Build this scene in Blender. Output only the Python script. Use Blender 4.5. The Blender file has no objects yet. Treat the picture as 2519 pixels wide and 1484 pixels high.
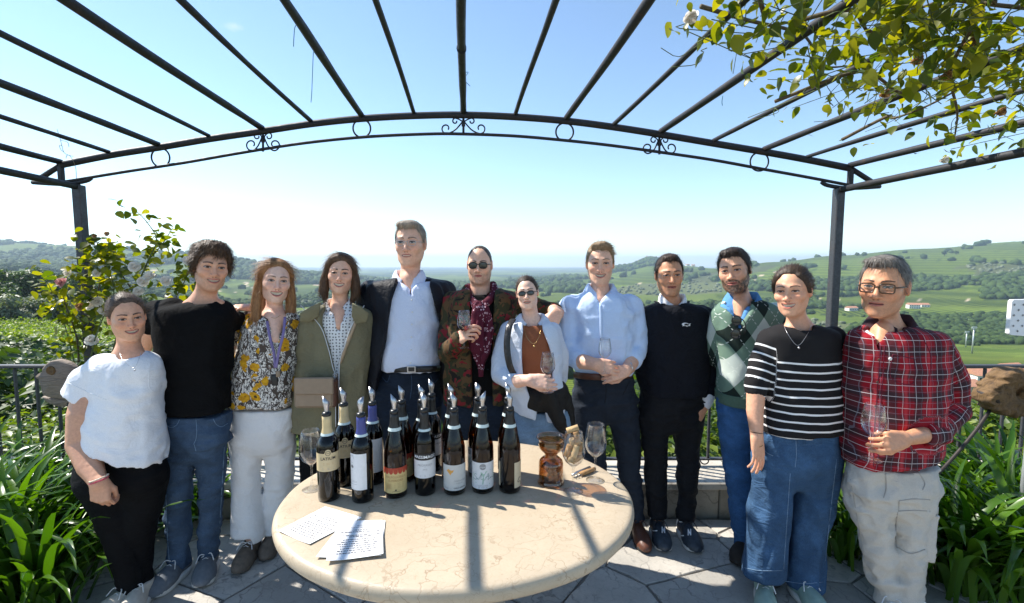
import bpy, math, random
import numpy as np
from mathutils import Vector, Matrix

# ------------------------------------------------------------------ camera, sky, sun, exposure
scene = bpy.context.scene
R = math.radians
CAM_H, FPX, PITCH = 1.62, 1150.0, R(4.57)      # eye height, focal length on a 2519 px wide frame, downward tilt
CX, CY = 1259.5, 742.0
SUN_EL, SUN_AZ = R(49), R(-68)                 # azimuth from +Y towards +X

cam = bpy.data.cameras.new("camera"); camo = bpy.data.objects.new("camera", cam)
scene.collection.objects.link(camo); scene.camera = camo
camo.location = (0, 0, CAM_H); camo.rotation_euler = (R(90) - PITCH, 0, 0)
cam.sensor_width = 36; cam.lens = FPX / 2519 * 36; cam.clip_start = 0.05; cam.clip_end = 60000

world = bpy.data.worlds.new("World"); scene.world = world; world.use_nodes = True
wn = world.node_tree.nodes; wl = world.node_tree.links; wn.clear()
sky = wn.new("ShaderNodeTexSky"); sky.sky_type = 'NISHITA'; sky.sun_disc = False
sky.sun_elevation = SUN_EL; sky.sun_rotation = SUN_AZ
sky.altitude = 300; sky.air_density = 0.9; sky.dust_density = 0.05; sky.ozone_density = 1.5
bg = wn.new("ShaderNodeBackground"); bg.inputs[1].default_value = 0.122
wo = wn.new("ShaderNodeOutputWorld"); tn = wn.new("ShaderNodeMix"); tn.data_type = 'RGBA'; tn.blend_type = 'MULTIPLY'; tn.inputs[0].default_value = 1; tn.inputs[7].default_value = (.97, 1.0, .97, 1)
wl.new(sky.outputs[0], tn.inputs[6])
# one small wisp of cloud
cd = Vector(((575 - CX) / FPX, math.cos(PITCH) + (CY - 65) / FPX * math.sin(PITCH), -math.sin(PITCH) + (CY - 65) / FPX * math.cos(PITCH))).normalized()
wc = wn.new("ShaderNodeTexCoord"); dp = wn.new("ShaderNodeVectorMath"); dp.operation = 'DISTANCE'; sc_ = wn.new("ShaderNodeMapping"); sc_.inputs["Scale"].default_value = (1, 1, 1.7); wl.new(wc.outputs["Generated"], sc_.inputs[0]); wl.new(sc_.outputs[0], dp.inputs[0]); dp.inputs[1].default_value = (cd.x, cd.y, cd.z * 1.7)
nz_ = wn.new("ShaderNodeTexNoise"); nz_.inputs["Scale"].default_value = 34; nz_.inputs["Detail"].default_value = 6; wl.new(wc.outputs["Generated"], nz_.inputs["Vector"])
ad = wn.new("ShaderNodeMath"); ad.operation = 'MULTIPLY_ADD'; wl.new(dp.outputs["Value"], ad.inputs[0]); ad.inputs[1].default_value = -22; wl.new(nz_.outputs[0], ad.inputs[2])
rp = wn.new("ShaderNodeMapRange"); wl.new(ad.outputs[0], rp.inputs[0]); rp.inputs[1].default_value = .12; rp.inputs[2].default_value = .75; rp.inputs[4].default_value = .55
cm = wn.new("ShaderNodeMix"); cm.data_type = 'RGBA'; wl.new(rp.outputs[0], cm.inputs[0]); wl.new(tn.outputs[2], cm.inputs[6]); cm.inputs[7].default_value = (5, 5, 5, 1); wl.new(cm.outputs[2], bg.inputs[0]); wl.new(bg.outputs[0], wo.inputs[0])

sun = bpy.data.lights.new("sun", 'SUN'); suno = bpy.data.objects.new("sun", sun); scene.collection.objects.link(suno)
sun.energy = 4.3; sun.angle = R(0.55); sun.color = (1, 0.95, 0.87)
sdir = Vector((math.sin(SUN_AZ) * math.cos(SUN_EL), math.cos(SUN_AZ) * math.cos(SUN_EL), math.sin(SUN_EL)))
suno.rotation_euler = sdir.to_track_quat('Z', 'Y').to_euler()

vs = scene.view_settings; vs.view_transform = 'Standard'; vs.look = 'None'; vs.gamma = 1; vs.use_curve_mapping = False
vs.exposure = 1.08
scene.render.film_transparent = False
scene.cycles.max_bounces = 10; scene.cycles.transparent_max_bounces = 12; scene.cycles.transmission_bounces = 8
scene.cycles.diffuse_bounces = 4; scene.cycles.caustics_reflective = False; scene.cycles.caustics_refractive = False
scene.cycles.sample_clamp_indirect = 4.0

rng = np.random.default_rng(7); random.seed(7)
COL = scene.collection

# ------------------------------------------------------------------ helpers: picture geometry
def ray(px, py):
    u = (px - CX) / FPX; v = (py - CY) / FPX
    return np.array((u, math.cos(PITCH) - v * math.sin(PITCH), -math.sin(PITCH) - v * math.cos(PITCH)))
def at(px, py, Y):                     # the point in the vertical plane y = Y
    d = ray(px, py); t = Y / d[1]; return np.array((d[0] * t, Y, CAM_H + d[2] * t))
def on(px, py, z):                     # the point on the level z
    d = ray(px, py); t = (z - CAM_H) / d[2]; return np.array((d[0] * t, d[1] * t, z))
def pxm(Y): return Y / FPX             # metres per picture unit at distance Y
def proj(p):
    x, y, z = p[0], p[1], p[2] - CAM_H
    zc = y * math.cos(PITCH) - z * math.sin(PITCH); yc = y * math.sin(PITCH) + z * math.cos(PITCH)
    return CX + FPX * x / zc, CY - FPX * yc / zc

# ------------------------------------------------------------------ helpers: objects
def tag(o, label=None, cat=None, group=None, kind=None):
    if label: o["label"] = label
    if cat: o["category"] = cat
    if group: o["group"] = group
    if kind: o["kind"] = kind
    return o
def empty(name, loc=(0, 0, 0), label=None, cat=None, group=None):
    o = bpy.data.objects.new(name, None); COL.objects.link(o); o.location = tuple(float(v) for v in loc); o.empty_display_size = .1
    return tag(o, label, cat, group)
def mk_mesh(name, v, f, mats=None, smooth=True, attrs=None, uv=None, fmat=None):
    v = np.asarray(v, np.float32).reshape(-1, 3); me = bpy.data.meshes.new(name)
    if isinstance(f, np.ndarray):
        n, k = f.shape
        me.vertices.add(len(v)); me.vertices.foreach_set("co", v.ravel())
        me.loops.add(n * k); me.loops.foreach_set("vertex_index", f.astype(np.int32).ravel())
        me.polygons.add(n); me.polygons.foreach_set("loop_start", np.arange(0, n * k, k, dtype=np.int32))
        me.update(calc_edges=True)
    else:
        me.from_pydata(v.tolist(), [], f); me.update()
    if smooth: me.polygons.foreach_set("use_smooth", np.ones(len(me.polygons), bool))
    for m in (mats if isinstance(mats, (list, tuple)) else [mats] if mats else []): me.materials.append(m)
    if fmat is not None: me.polygons.foreach_set("material_index", np.asarray(fmat, np.int32))
    for an, av in (attrs or {}).items():
        av = np.asarray(av, np.float32)
        if av.ndim == 1:
            a = me.attributes.new(an, 'FLOAT', 'POINT'); a.data.foreach_set("value", av)
        else:
            a = me.attributes.new(an, 'FLOAT_VECTOR', 'POINT'); a.data.foreach_set("vector", np.ascontiguousarray(av[:, :3]).ravel())
    return me
def mk(name, v, f, mats=None, parent=None, smooth=True, attrs=None, fmat=None, loc=None):
    """loc: world origin of the object; v is in world coordinates"""
    v = np.asarray(v, np.float32).reshape(-1, 3)
    if parent is not None: o0 = np.array(world_loc(parent), np.float32)
    else: o0 = np.zeros(3, np.float32)
    base = np.array(loc, np.float32) if loc is not None else (o0 if parent is not None else np.zeros(3, np.float32))
    me = mk_mesh(name, v - base, f, mats, smooth, attrs, None, fmat)
    o = bpy.data.objects.new(name, me); COL.objects.link(o)
    if parent is not None: o.parent = parent
    o.location = tuple(float(x) for x in (base - o0)) if parent is not None else tuple(float(x) for x in base)
    return o
def world_loc(o):
    l = Vector(o.location); p = o.parent
    while p is not None: l = l + Vector(p.location); p = p.parent
    return l
def inst(name, me, parent, loc, rot=(0, 0, 0), sc=(1, 1, 1)):     # loc in world; parents are never rotated
    o = bpy.data.objects.new(name, me); COL.objects.link(o)
    if parent is not None:
        o.parent = parent; loc = Vector(tuple(float(x) for x in loc)) - world_loc(parent)
    o.location = tuple(float(x) for x in loc); o.rotation_euler = rot; o.scale = sc if not np.isscalar(sc) else (sc,) * 3
    return o
def join(parts):
    V, F, n = [], [], 0
    for v, f in parts:
        V.append(np.asarray(v, float).reshape(-1, 3)); F += [tuple(int(i) + n for i in q) for q in f]; n += len(V[-1])
    return np.vstack(V), F
def box(c, s, rz=0.0, bev=0.0):
    c = np.array(c, float); h = np.array(s, float) / 2; b = min(bev, h.min() * .9)
    if b <= 0:
        v = [(x, y, z) for z in (-h[2], h[2]) for x, y in ((-h[0], -h[1]), (h[0], -h[1]), (h[0], h[1]), (-h[0], h[1]))]
        f = [(3, 2, 1, 0), (4, 5, 6, 7), (0, 1, 5, 4), (1, 2, 6, 5), (2, 3, 7, 6), (3, 0, 4, 7)]
    else:
        rings = [(-h[2], b), (-h[2] + b, 0), (h[2] - b, 0), (h[2], b)]; v = []; f = []
        for z, i in rings:
            X, Y_ = h[0] - i, h[1] - i; c2 = b * .7 if i == 0 else 0
            if i == 0: v += [(-X + b, -Y_, z), (X - b, -Y_, z), (X, -Y_ + b, z), (X, Y_ - b, z), (X - b, Y_, z), (-X + b, Y_, z), (-X, Y_ - b, z), (-X, -Y_ + b, z)]
            else: v += [(-X, -Y_, z), (X, -Y_, z), (X, -Y_, z), (X, Y_, z), (X, Y_, z), (-X, Y_, z), (-X, Y_, z), (-X, -Y_, z)]
        f = [tuple(range(7, -1, -1)), tuple(range(24, 32))]
        for r in range(3):
            for i in range(8): j = (i + 1) % 8; f.append((r * 8 + i, r * 8 + j, r * 8 + 8 + j, r * 8 + 8 + i))
    v = np.array(v); cs, sn = math.cos(rz), math.sin(rz)
    v = np.c_[v[:, 0] * cs - v[:, 1] * sn, v[:, 0] * sn + v[:, 1] * cs, v[:, 2]]
    return v + c, f
def tube(pts, r, n=8, cap=True, closed=False, flat=None):
    """swept tube; r scalar or list; flat=(a,b) gives an elliptical/box section along (side, up)"""
    P = np.array(pts, float); m = len(P); r = np.full(m, r) if np.isscalar(r) else np.array(r, float)
    T = np.gradient(P, axis=0) if not closed else np.roll(P, -1, 0) - np.roll(P, 1, 0)
    T /= np.linalg.norm(T, axis=1)[:, None] + 1e-12
    up = np.array((0, 0, 1.0)) if abs(T[0][2]) < .9 else np.array((0, 1.0, 0))
    U = np.zeros_like(P); u = up - T[0] * np.dot(up, T[0]); u /= np.linalg.norm(u)
    for i in range(m):
        u = u - T[i] * np.dot(u, T[i]); u /= np.linalg.norm(u) + 1e-12; U[i] = u
    S = np.cross(T, U); a = np.arange(n) * 2 * math.pi / n
    fa, fb = flat or (1, 1)
    V = P[:, None] + r[:, None, None] * (np.cos(a)[None, :, None] * S[:, None] * fa + np.sin(a)[None, :, None] * U[:, None] * fb)
    F = []
    for i in range(m if closed else m - 1):
        j = (i + 1) % m
        for k in range(n): l = (k + 1) % n; F.append((i * n + k, i * n + l, j * n + l, j * n + k))
    if cap and not closed: F += [tuple(range(n - 1, -1, -1)), tuple(range((m - 1) * n, m * n))]
    return V.reshape(-1, 3), F
def lathe(prof, n=24, c=(0, 0, 0), capb=True, capt=True):
    a = np.arange(n) * 2 * math.pi / n; V = []; F = []
    for r, z in prof: V += [(c[0] + r * math.cos(t), c[1] + r * math.sin(t), c[2] + z) for t in a]
    for i in range(len(prof) - 1):
        for k in range(n): l = (k + 1) % n; F.append((i * n + k, i * n + l, (i + 1) * n + l, (i + 1) * n + k))
    if capb: F.append(tuple(range(n - 1, -1, -1)))
    if capt: F.append(tuple(range((len(prof) - 1) * n, len(prof) * n)))
    return np.array(V), F
def smooth_pts(P, n=8):
    P = np.array(P, float); out = []
    Q = np.vstack([2 * P[0] - P[1], P, 2 * P[-1] - P[-2]])
    for i in range(1, len(Q) - 2):
        for k in range(n):
            t = k / n; a, b, c, d = Q[i - 1], Q[i], Q[i + 1], Q[i + 2]
            out.append(.5 * (2 * b + (c - a) * t + (2 * a - 5 * b + 4 * c - d) * t * t + (3 * b - a - 3 * c + d) * t ** 3))
    out.append(P[-1]); return np.array(out)
def extrude_poly(P2, th, org, ax, ay, bev=.12):
    """outline P2 (u,v) in the plane (ax, ay) at org, given real thickness th along the normal, with rounded rim"""
    P2 = np.array(P2, float); ax = np.array(ax, float); ay = np.array(ay, float); nrm = np.cross(ax, ay); n = len(P2)
    c = P2.mean(0); lay = [(-.5, 1 - bev), (-.3, 1), (.3, 1), (.5, 1 - bev)]; V = []
    for t, s in lay:
        Q = c + (P2 - c) * s; V += [org + q[0] * ax + q[1] * ay + nrm * th * t for q in Q]
    F = []
    for i in range(3):
        for k in range(n): l = (k + 1) % n; F.append((i * n + k, i * n + l, (i + 1) * n + l, (i + 1) * n + k))
    V += [org + c[0] * ax + c[1] * ay - nrm * th * .5, org + c[0] * ax + c[1] * ay + nrm * th * .5]
    for k in range(n): l = (k + 1) % n; F += [(4 * n, l, k), (4 * n + 1, 3 * n + k, 3 * n + l)]
    return np.array(V), F

# ------------------------------------------------------------------ helpers: numpy value noise
_perm = np.random.default_rng(3).random(4096).astype(np.float32)
def vnoise(P, s=1.0, seed=0):
    P = np.asarray(P, np.float32) * s + seed * 17.31; i = np.floor(P).astype(np.int64); f = P - i; f = f * f * (3 - 2 * f)
    def h(a, b, c): return _perm[((a * 73856093) ^ (b * 19349663) ^ (c * 83492791)) & 4095]
    x, y, z = i[..., 0], i[..., 1], i[..., 2]; fx, fy, fz = f[..., 0], f[..., 1], f[..., 2]
    def l(a, b, t): return a + (b - a) * t
    return l(l(l(h(x, y, z), h(x + 1, y, z), fx), l(h(x, y + 1, z), h(x + 1, y + 1, z), fx), fy),
             l(l(h(x, y, z + 1), h(x + 1, y, z + 1), fx), l(h(x, y + 1, z + 1), h(x + 1, y + 1, z + 1), fx), fy), fz) * 2 - 1
def fbm(P, s, o=3, seed=0):
    r = 0; a = 1; t = 0
    for k in range(o): r = r + a * vnoise(P, s * 2 ** k, seed + k); t += a; a *= .5
    return r / t

# ------------------------------------------------------------------ helpers: materials
MATS = {}
class NT:
    def __init__(s, name):
        s.m = bpy.data.materials.new(name); s.m.use_nodes = True; s.t = s.m.node_tree; s.t.nodes.clear()
        s.out = s.n("OutputMaterial"); s.p = s.n("BsdfPrincipled"); s.l(s.p.outputs[0], s.out.inputs[0])
    def n(s, typ, **kw):
        o = s.t.nodes.new("ShaderNode" + typ)
        for k, v in kw.items():
            if k.startswith("i_"):
                key = k[2:]; key = int(key) if key.isdigit() else key.replace("_", " ")
                s.set(o.inputs[key], v)
            else: setattr(o, k, v)
        return o
    def set(s, sock, v):
        if isinstance(v, bpy.types.NodeSocket): s.t.links.new(v, sock)
        elif isinstance(v, bpy.types.Node): s.t.links.new(v.outputs[0], sock)
        else: sock.default_value = (v + (1,)) if (isinstance(v, tuple) and len(v) == 3 and sock.type == 'RGBA') else v
    def l(s, a, b): s.t.links.new(a, b)
    def coord(s, w="Object"): return s.n("TexCoord").outputs[w]
    def attr(s, name): return s.n("Attribute", attribute_name=name)
    def mapping(s, vec, sc=(1, 1, 1), rot=(0, 0, 0), loc=(0, 0, 0)):
        return s.n("Mapping", i_Vector=vec, i_Scale=sc, i_Rotation=rot, i_Location=loc).outputs[0]
    def noise(s, vec, scale, detail=3, rough=.5, dist=0.0): return s.n("TexNoise", i_Vector=vec, i_Scale=scale, i_Detail=detail, i_Roughness=rough, i_Distortion=dist)
    def ramp(s, fac, stops, interp='LINEAR'):
        r = s.n("ValToRGB", i_0=fac); cr = r.color_ramp; cr.interpolation = interp
        while len(cr.elements) < len(stops): cr.elements.new(.5)
        for e, (p, c) in zip(cr.elements, stops): e.position = p; e.color = (*c, 1) if len(c) == 3 else c
        return r.outputs[0]
    def mix(s, fac, a, b, mode='MIX'):
        m = s.n("Mix", data_type='RGBA', blend_type=mode); s.set(m.inputs[0], fac); s.set(m.inputs[6], a); s.set(m.inputs[7], b); return m.outputs[2]
    def math(s, op, a, b=0.0, c=0.0):
        m = s.n("Math", operation=op); s.set(m.inputs[0], a); s.set(m.inputs[1], b); s.set(m.inputs[2], c); return m.outputs[0]
    def sep(s, vec): x = s.n("SeparateXYZ", i_0=vec); return x.outputs[0], x.outputs[1], x.outputs[2]
    def comb(s, x, y, z=0.0): return s.n("CombineXYZ", i_0=x, i_1=y, i_2=z).outputs[0]
    def bump(s, h, strength=.3, dist=.01):
        b = s.n("Bump", i_Strength=strength, i_Distance=dist, i_Height=h); s.l(b.outputs[0], s.p.inputs["Normal"]); return b
    def base(s, c): s.set(s.p.inputs["Base Color"], c); return s
    def rough(s, v): s.set(s.p.inputs["Roughness"], v); return s
    def set_p(s, **kw):
        for k, v in kw.items(): s.set(s.p.inputs[k.replace("_", " ")], v)
        return s
def mat_simple(name, col, rough=.6, metal=0.0, var=.15, scale=20, bump=.0, bscale=60, spec=.5, coord="Object"):
    t = NT(name); v = t.coord(coord); n = t.noise(v, scale, 4)
    c0 = tuple(max(0, x * (1 - var)) for x in col); c1 = tuple(min(1, x * (1 + var)) for x in col)
    t.base(t.ramp(n.outputs[0], [(.25, c0), (.75, c1)])).rough(rough).set_p(Metallic=metal, Specular_IOR_Level=spec)
    if bump: t.bump(t.noise(v, bscale, 3).outputs[0], bump, .01)
    MATS[name] = t.m; return t.m
def mat_leaf(name, col, col2, rough=.4, trans=.35, tcol=None, vein=False):
    """thin leaf: diffuse + translucent, varied per leaf"""
    t = NT(name); oi = t.n("ObjectInfo").outputs["Random"]; ra = t.attr("rnd").outputs["Fac"]
    r = t.math('FRACT', t.math('ADD', oi, ra)); c = t.ramp(r, [(0, col), (.55, tuple((a + b) / 2 for a, b in zip(col, col2))), (.9, col2)])
    t.base(c).rough(rough).set_p(Specular_IOR_Level=.45)
    tr = t.n("BsdfTranslucent"); tc = t.mix(1.0, c, tcol or (1.9, 2.0, .55), 'MULTIPLY'); t.l(tc, tr.inputs[0])
    mx = t.n("MixShader", i_0=trans); t.l(t.p.outputs[0], mx.inputs[1]); t.l(tr.outputs[0], mx.inputs[2]); t.l(mx.outputs[0], t.out.inputs[0])
    MATS[name] = t.m; return t.m
# ================================================================== THE LAND BEYOND THE TERRACE
def zp(py, Y): return at(CX, py, Y)[2]
KY = [3.3, 6, 10, 18, 32, 50, 90, 140, 220, 340, 500, 700, 1000, 1400, 2000, 3000, 6000, 14000]
def col_(near, far):   # near: heights in metres for the first n knots; far: picture heights for the rest
    return near + [zp(y, Y) for y, Y in zip(far, KY[len(near):])]
LAND = [
 (-900, col_([-.8, -1.3, -2.0, -3.2, -5.0, -6.7, -9.0, -10.5], [735, 715, 692, 668, 645, 620, 598, 640, 668, 658])),
 (0,    col_([-.8, -1.3, -2.0, -3.6, -5.6, -7.6, -9.6, -11.8], [742, 722, 705, 668, 652, 640, 598, 632, 668, 658])),
 (220,  col_([-.8, -1.3, -2.2, -4.0, -6.2, -8.2, -10.4, -13], [745, 728, 712, 690, 672, 650, 606, 640, 668, 658])),
 (440,  col_([-.8, -1.4, -2.6, -5.0, -8.0, -11, -15, -20], [790, 768, 742, 722, 700, 672, 625, 650, 668, 658])),
 (600,  col_([-.9, -1.6, -3.0, -6.0, -10, -14, -20, -27], [815, 785, 762, 740, 716, 690, 641, 655, 668, 658])),
 (760,  col_([-.9, -1.6, -3.2, -6.5, -11, -16, -24, -32], [835, 800, 775, 752, 730, 706, 676, 674, 668, 658])),
 (1000, col_([-.9, -1.7, -3.4, -7.0, -12, -18, -27, -36], [850, 815, 790, 765, 742, 720, 700, 685, 669, 658])),
 (1300, col_([-.9, -1.7, -3.4, -7.0, -12, -18, -27, -37], [855, 822, 795, 768, 742, 716, 697, 685, 669, 658])),
 (1450, col_([-.9, -1.7, -3.4, -7.0, -12, -18, -27, -37], [855, 825, 798, 768, 740, 712, 690, 676, 669, 658])),
 (1540, col_([-.9, -1.7, -3.5, -7.0, -12, -18, -27, -37], [858, 828, 798, 766, 738, 706, 676, 656, 668, 658])),
 (1600, col_([-.9, -1.7, -3.5, -7.0, -12, -18, -27, -37], [860, 830, 798, 766, 736, 702, 668, 638, 668, 658])),
 (1690, col_([-.9, -1.7, -3.5, -7.0, -12, -18, -27, -37], [862, 830, 796, 764, 734, 698, 664, 655, 668, 658])),
 (1770, col_([-.9, -1.7, -3.5, -7.0, -12, -18, -27, -37], [864, 830, 795, 762, 730, 690, 662, 664, 668, 658])),
 (1900, col_([-.9, -1.7, -3.5, -7.2, -12, -18.5, -28, -37], [868, 832, 794, 760, 722, 676, 645, 655, 668, 658])),
 (2060, col_([-.9, -1.7, -3.5, -7.2, -12, -18.5, -28, -37], [874, 838, 795, 755, 705, 652, 629, 650, 668, 658])),
 (2250, col_([-.9, -1.7, -3.5, -7.2, -12, -18.5, -28, -37], [882, 846, 798, 745, 690, 632, 614, 640, 668, 658])),
 (2519, col_([-.9, -1.7, -3.5, -7.2, -12, -18.5, -28, -37], [888, 850, 800, 736, 670, 612, 596, 630, 668, 658])),
 (3500, col_([-.9, -1.7, -3.5, -7.2, -12, -18.5, -28, -37], [888, 850, 800, 736, 660, 590, 560, 600, 650, 658])),
]
_lu = np.array([(c[0] - CX) / FPX for c in LAND]); _lz = np.array([c[1] for c in LAND]); _lk = np.log(np.array(KY))
def _mono(x, xp, fp):        # smooth (cosine-eased Catmull) interpolation along one axis
    i = np.clip(np.searchsorted(xp, x) - 1, 0, len(xp) - 2); t = np.clip((x - xp[i]) / (xp[i + 1] - xp[i]), 0, 1)
    return i, t
def land_z(u, Y):
    u = np.clip(np.asarray(u, float), _lu[0], _lu[-1]); Y = np.clip(np.asarray(Y, float), KY[0], KY[-1])
    i, t = _mono(u, _lu, None); j, s = _mono(np.log(Y), _lk, None); t = t * t * (3 - 2 * t)
    def zi(i_, j_): return _lz[i_, j_]
    def row(i_):         # Catmull-Rom along Y keeps ridges round
        a, b, c, d = zi(i_, np.maximum(j - 1, 0)), zi(i_, j), zi(i_, j + 1), zi(i_, np.minimum(j + 2, len(KY) - 1))
        # slopes are taken per log-step, limited so that ridges stay where they are
        m1 = np.clip((c - a) * .5, -abs(c - b) * 1.5 - 1e-3, abs(c - b) * 1.5 + 1e-3); m2 = np.clip((d - b) * .5, -abs(c - b) * 1.5 - 1e-3, abs(c - b) * 1.5 + 1e-3)
        s2, s3 = s * s, s * s * s
        return (2 * s3 - 3 * s2 + 1) * b + (s3 - 2 * s2 + s) * m1 + (-2 * s3 + 3 * s2) * c + (s3 - s2) * m2
    z = row(i) * (1 - t) + row(i + 1) * t
    P = np.stack([u * Y, Y, np.zeros_like(Y)], -1)
    amp = np.clip(Y / 400, 0.02, 3.2)
    return z + amp * fbm(P, 1 / 160., 3, 5) * np.clip(Y / 200, 0, 1) + np.clip(Y / 60, .05, .8) * fbm(P, 1 / 22., 2, 9) * .5

# land cover: 0 vineyard, 1 meadow, 2 wood, 3 olive/scrub, 4 bare path
_fs = np.random.default_rng(21)
_seedY = np.exp(_fs.uniform(math.log(150), math.log(6500), 300)); _seedU = _fs.uniform(-1.5, 1.5, 300)
_seedX = _seedU * _seedY; _seedK = _fs.choice([0, 0, 0, 0, 0, 0, 1, 2, 2, 2, 3], 300); _seedA = math.pi / 2 + _fs.normal(0, .35, 300); _seedB = _fs.uniform(.75, 1.2, 300)
def cover(x, Y):
    """kind, row angle, brightness of the nearest field, wobbling borders"""
    P = np.stack([x, Y, 0 * Y], -1); w = np.clip(Y / 600, .3, 6)
    xw = x + 40 * w * fbm(P, 1 / 150., 2, 31); Yw = Y + 55 * w * fbm(P, 1 / 150., 2, 37)
    k = np.zeros(x.shape, int); a = np.zeros(x.shape); b = np.ones(x.shape); sy = np.full(x.shape, 100.); d1 = np.full(x.shape, 1e9); d2 = np.full(x.shape, 1e9)
    sc = 1 / np.maximum(_seedY, 1)
    for n in range(len(_seedX)):
        d = np.hypot((xw - _seedX[n]) * 1.0, (Yw - _seedY[n]) * .75) * sc[n] ** .8
        near = d < d1; d2 = np.where(near, d1, np.minimum(d2, d)); d1 = np.where(near, d, d1)
        k = np.where(near, _seedK[n], k); a = np.where(near, _seedA[n], a); b = np.where(near, _seedB[n], b); sy = np.where(near, _seedY[n], sy)
    edge = (d2 - d1) * Y ** .8
    k = np.where((edge < 5) & (vnoise(P, 1 / 170., 3) > -.15) & (Y < 2200), 2, k)                # hedgerows between fields
    px = CX + FPX * x / Y
    # what the picture shows in known places
    k = np.where((px > 2030 + (Y - 300) * .5) & (Y > 345 + (px - 2300) * .02) & (Y < 560) , 2, k)       # the wood right of the terrace
    k = np.where((px > 1950) & (Y > 225) & (Y < 335), np.where(Y > 262, 0, 1), k)
    k = np.where((px > 2120) & (px < 2560) & (Y > 575) & (Y < 840), 0, k)
    k = np.where((px > 2420) & (Y > 700) & (Y < 980), 2, k)
    k = np.where((px < 520) & (Y > 300) & (Y < 560), 0, k)
    k = np.where((px < 330) & (Y > 1000) & (Y < 1900) & (fbm(P, 1 / 260., 2, 3) > .22), 2, k)
    k = np.where((px > 1480) & (px < 1665) & (Y > 2250) & (Y < 3200) & (fbm(P, 1 / 200., 2, 6) > -.35), 2, k)
    k = np.where((Y > 4200), np.where(fbm(P, 1 / 500., 2, 8) > .05, 2, 1), k)
    k = np.where(Y < 225, 0, k)
    a = np.where(Y < 225, 1.35, a); sy = np.where(Y < 225, 150., sy); cover.sy = sy
    return k, a, b, edge
def _hash(x, y): return np.abs(np.sin(np.floor(x / 14) * 12.9898 + np.floor(y / 14) * 78.233) * 43758.5453) % 1.0

_U = np.tan(np.linspace(R(-66), R(66), 580)); _YY = np.exp(np.linspace(math.log(3.3), math.log(14000), 250))
GU, GY = np.meshgrid(_U, _YY, indexing='ij'); GX = GU * GY; GZ = land_z(GU, GY)
ck, ca, cb, ce = cover(GX, GY); csy = cover.sy
LC = np.array([(.074, .112, .016), (.095, .132, .020), (.020, .040, .010), (.075, .09, .036), (.40, .34, .24)])
lc = LC[ck] * cb[..., None]
P3 = np.stack([GX, GY, 0 * GY], -1)
pth = (np.abs(fbm(P3, 1 / 420., 2, 77)) < .006) & (GY > 250) & (GY < 1500) & (ck < 2)
lc = np.where(pth[..., None], LC[4], lc)
idx = np.arange(GU.size).reshape(GU.shape)
qf = np.stack([idx[:-1, :-1], idx[1:, :-1], idx[1:, 1:], idx[:-1, 1:]], -1).reshape(-1, 4)
t = NT("land"); cat_ = t.attr("cover").outputs["Vector"]; rw = t.sep(t.attr("rows").outputs["Vector"])
v = t.coord("Object"); sx, sy, sz = t.sep(v)
rowc = t.math('ADD', t.math('MULTIPLY', sx, t.math('COSINE', rw[0])), t.math('MULTIPLY', sy, t.math('SINE', rw[0])))
st = t.math('SINE', t.math('MULTIPLY', rowc, rw[1]))                      # vine rows, widened with distance
terr = t.math('SINE', t.math('MULTIPLY', sz, .95))
stm = t.math('MULTIPLY', st, rw[2]); n1 = t.noise(v, .06, 6, .6); n2 = t.noise(v, .9, 4, .7)
f = t.math('ADD', t.math('MULTIPLY', stm, .6), t.math('ADD', t.math('MULTIPLY', n1.outputs[0], .9), t.math('MULTIPLY', n2.outputs[0], .35)))
f = t.math('ADD', f, t.math('MULTIPLY', t.math('MULTIPLY', terr, rw[2]), .42))
g = t.mix(1.0, cat_, t.ramp(f, [(.1, (.42, .5, .45)), (.55, (1, 1, 1)), (1.0, (1.6, 1.4, 1.4))]), 'MULTIPLY')
t.base(g).rough(.9).set_p(Specular_IOR_Level=.1); MATS["land"] = t.m
wav = np.where(ck == 0, 2 * math.pi / np.clip(csy / 75, 2.6, 18), 0); on_ = np.where(ck == 0, 1.0, np.where(ck == 1, .15, 0))
land = mk("hills", np.stack([GX, GY, GZ], -1).reshape(-1, 3), qf, MATS["land"],
          attrs={"cover": lc.reshape(-1, 3), "rows": np.stack([ca, wav, on_], -1).reshape(-1, 3)})
tag(land, "green valley and hills of vineyards and woods below the terrace", kind="structure")

# ---- crowns of the far woods and hedges: one mass per hillside
_t = (1 + 5 ** .5) / 2
_iv = np.array([(-1, _t, 0), (1, _t, 0), (-1, -_t, 0), (1, -_t, 0), (0, -1, _t), (0, 1, _t), (0, -1, -_t), (0, 1, -_t), (_t, 0, -1), (_t, 0, 1), (-_t, 0, -1), (-_t, 0, 1)]) / (1 + _t * _t) ** .5
_if = np.array([(0, 11, 5), (0, 5, 1), (0, 1, 7), (0, 7, 10), (0, 10, 11), (1, 5, 9), (5, 11, 4), (11, 10, 2), (10, 7, 6), (7, 1, 8), (3, 9, 4), (3, 4, 2), (3, 2, 6), (3, 6, 8), (3, 8, 9), (4, 9, 5), (2, 4, 11), (6, 2, 10), (8, 6, 7), (9, 8, 1)])
def ico(sub=1):
    V = [tuple(x) for x in _iv]; F = [tuple(x) for x in _if]
    for _ in range(sub):
        c = {}; G = []
        def md(a, b):
            k = (min(a, b), max(a, b))
            if k not in c: p = np.array(V[a]) + np.array(V[b]); V.append(tuple(p / np.linalg.norm(p))); c[k] = len(V) - 1
            return c[k]
        for a, b, d in F:
            x, y, z = md(a, b), md(b, d), md(d, a); G += [(a, x, z), (b, y, x), (d, z, y), (x, y, z)]
        F = G
    return np.array(V), np.array(F)
I0 = ico(0); I1 = ico(1); I2 = ico(2)
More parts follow.
